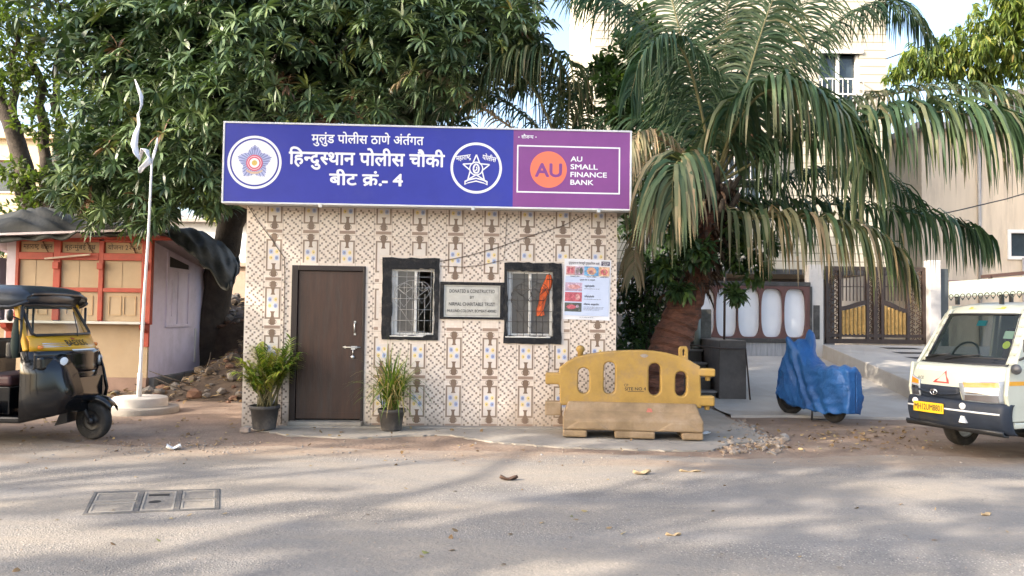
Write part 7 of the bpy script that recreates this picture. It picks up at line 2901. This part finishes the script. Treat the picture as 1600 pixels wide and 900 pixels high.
mb = MB()
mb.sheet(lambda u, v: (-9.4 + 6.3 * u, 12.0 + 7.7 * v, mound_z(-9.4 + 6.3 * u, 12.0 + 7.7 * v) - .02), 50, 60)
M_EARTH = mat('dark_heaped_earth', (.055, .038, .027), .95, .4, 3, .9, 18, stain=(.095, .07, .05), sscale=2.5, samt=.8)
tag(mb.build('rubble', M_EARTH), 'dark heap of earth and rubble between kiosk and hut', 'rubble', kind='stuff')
rr = random.Random(77)
sp = []
for k in range(620):
    x, y = rr.uniform(-8.2, -3.3), 12.3 + 6.8 * rr.random() ** .9
    sp.append((x, y, mound_z(x, y) - .02, rr.choice((.03, .04, .05, .07, .09, .13)) * rr.uniform(.7, 1.3)))
stones('rubble_stones', sp, [mat('stone_brown', (.10, .078, .058), .95, .4, 9, .5, 40), mat('stone_grey', (.14, .13, .12), .95, .4, 9, .5, 40), mat('stone_brick', (.14, .08, .055), .95, .4, 9, .5, 40)], 'loose stones and broken brick on the earth heap', 'stones')
M_LITTER = leafmat('fallen_leaf', [(0, (.10, .06, .03)), (.5, (.21, .14, .07)), (.8, (.33, .25, .13)), (1, (.16, .19, .05))], .8, .1, tcol=(1, .9, .6))


def fallen(name, spots, label, size=(.07, .15)):
    b = np.array(spots, float)
    n = len(b)
    th = RNG.uniform(0, 6.283, n)
    d = np.stack([np.cos(th), np.sin(th), RNG.uniform(.05, .5, n)], 1)
    o = leaves(name, b, d, RNG.uniform(*size, n), RNG.uniform(.025, .055, n), RNG.uniform(.3, 1.5, n), RNG.beta(2, 2.2, n), M_LITTER, None, seg=4)
    tag(o, label, 'leaves', kind='stuff')


ls = []
for k in range(1300):
    x, y = rr.uniform(-8.0, -3.3), 12.2 + 7.0 * rr.random()
    ls.append((x, y, mound_z(x, y) + rr.uniform(.0, .05)))
fallen('leaf_litter', ls, 'dry fallen leaves over the earth heap left of the hut', (.09, .2))
ls = []
for k in range(260):
    p = gnd(rr.uniform(1120, 1460), 655 + 50 * rr.random() ** .7)
    ls.append((p.x, p.y, .015))
for k in range(70):
    p = gnd(rr.uniform(1270, 1420), rr.uniform(672, 690))
    ls.append((p.x, p.y, .015))
for k in range(110):
    p = gnd(rr.uniform(20, 380), rr.uniform(655, 700))
    ls.append((p.x, p.y, .012))
for k in range(60):
    p = gnd(rr.uniform(400, 1120), rr.uniform(668, 712))
    ls.append((p.x, p.y, .03))
fallen('fallen_leaves', ls, 'thin scatter of dry leaves on the road edge and verge', (.022, .065))
ls = []
for k in range(70):
    p = gnd(rr.uniform(0, 1600), 705 + 190 * rr.random() ** 1.5)
    ls.append((p.x, p.y, .008))
fallen('leaf_crumbs', ls, 'small dry leaf crumbs spread over the road surface', (.012, .045))
sp = []
for k in range(210):
    p = gnd(1128 + 105 * rr.random() ** 1.2, 684 + 27 * rr.random())
    sp.append((p.x, p.y, .0, rr.choice((.006, .008, .012, .016, .03, .05)) * rr.uniform(.7, 1.2)))
for k in range(240):
    t = rr.random()
    p = gnd(1150 + 60 * t + rr.gauss(0, 9), 660 + 34 * t + rr.gauss(0, 3))
    sp.append((p.x, p.y, .0, rr.uniform(.012, .04)))
for k in range(300):
    p = gnd(rr.uniform(-60, 1600), 684 + 40 * rr.random())
    sp.append((p.x, p.y, .003, rr.uniform(.005, .016)))
for k in range(260):
    p = gnd(rr.uniform(160, 400), rr.uniform(690, 712))
    sp.append((p.x, p.y, .003, rr.uniform(.005, .014)))
for k in range(260):
    p = gnd(rr.uniform(0, 1600), 715 + 180 * rr.random())
    sp.append((p.x, p.y, .003, rr.uniform(.003, .008)))
stones('gravel', sp, [mat('grit_pale', (.25, .215, .18), .9, .3, 20), mat('grit_brown', (.25, .19, .14), .9, .3, 20), mat('grit_grey', (.2, .195, .19), .9, .3, 20)], 'broken concrete grit at the end of the pavement slab and along the road edge', 'gravel')
mb = MB()
for k in range(14):
    a = gnd(rr.uniform(310, 378), rr.uniform(560, 606))
    x, y = rr.uniform(-6.6, -3.8), rr.uniform(12.6, 15.5)
    z = mound_z(x, y)
    th = rr.uniform(0, 3.14)
    l_ = rr.uniform(.3, .8)
    mb.tube([(x, y, z + .03), (x + .5 * l_ * math.cos(th), y + .3 * l_ * math.sin(th), z + .12), (x + l_ * math.cos(th), y + .6 * l_ * math.sin(th), z + .16 + rr.uniform(0, .2))], [.014, .012, .006], 5)
tag(mb.build('sticks', M_BARK2), 'dry sticks scattered on the earth heap', 'sticks', kind='stuff')

# single pieces of litter
def scrap(name, px, py, w_, l_, rz, m, label, cat, curl=.02, z=.006):
    p = gnd(px, py)
    mb = MB()
    mb.sheet(lambda u, v: ((u - .5) * l_ * (1 - .3 * abs(v - .5)), (v - .5) * w_ * (1 - 1.2 * abs(u - .5) * (cat == 'leaf')), z + curl * ((2 * u - 1) ** 2 * .8 + (2 * v - 1) ** 2 * .6) + .006 * math.sin(u * 9 + v * 7)), 8, 6)
    o = mb.build(name, m, solid=.002, fix=False)
    o.location = (p.x, p.y, 0)
    o.rotation_euler = (0, 0, rz)
    tag(o, label, cat)


M_DRYL = mat('dry_tan_leaf', (.36, .27, .16), .8, .3, 20)
scrap('fallen_leaf', 795, 751, .08, .17, .1, mat('dark_dry_leaf', (.06, .032, .02), .7, .3, 20), 'dark brown dry leaf lying alone in the middle of the road', 'leaf', .03)
scrap('fallen_leaf', 1003, 742, .08, .19, .3, M_DRYL, 'pale tan curled leaf on the road in front of the barrier', 'leaf', .03)
scrap('fallen_leaf', 1078, 738, .04, .21, 0, M_DRYL, 'narrow tan leaf on the road right of the curled pale leaf', 'leaf', .012)
scrap('fallen_leaf', 1052, 838, .03, .11, .1, M_DRYL, 'thin dry leaf in the right foreground of the road', 'leaf', .012)
scrap('fallen_leaf', 1541, 806, .05, .10, .4, M_DRYL, 'small pale leaf at the far right of the road', 'leaf', .012)
scrap('paper_scrap', 271, 703, .13, .15, .4, M_PAPER, 'crumpled white paper scrap on the road edge near the flagpole', 'paper', .035)
scrap('paper_scrap', 1099, 682, .10, .17, .2, M_PAPER, 'white paper scrap beside the foot of the yellow barrier', 'paper', .02, .03)
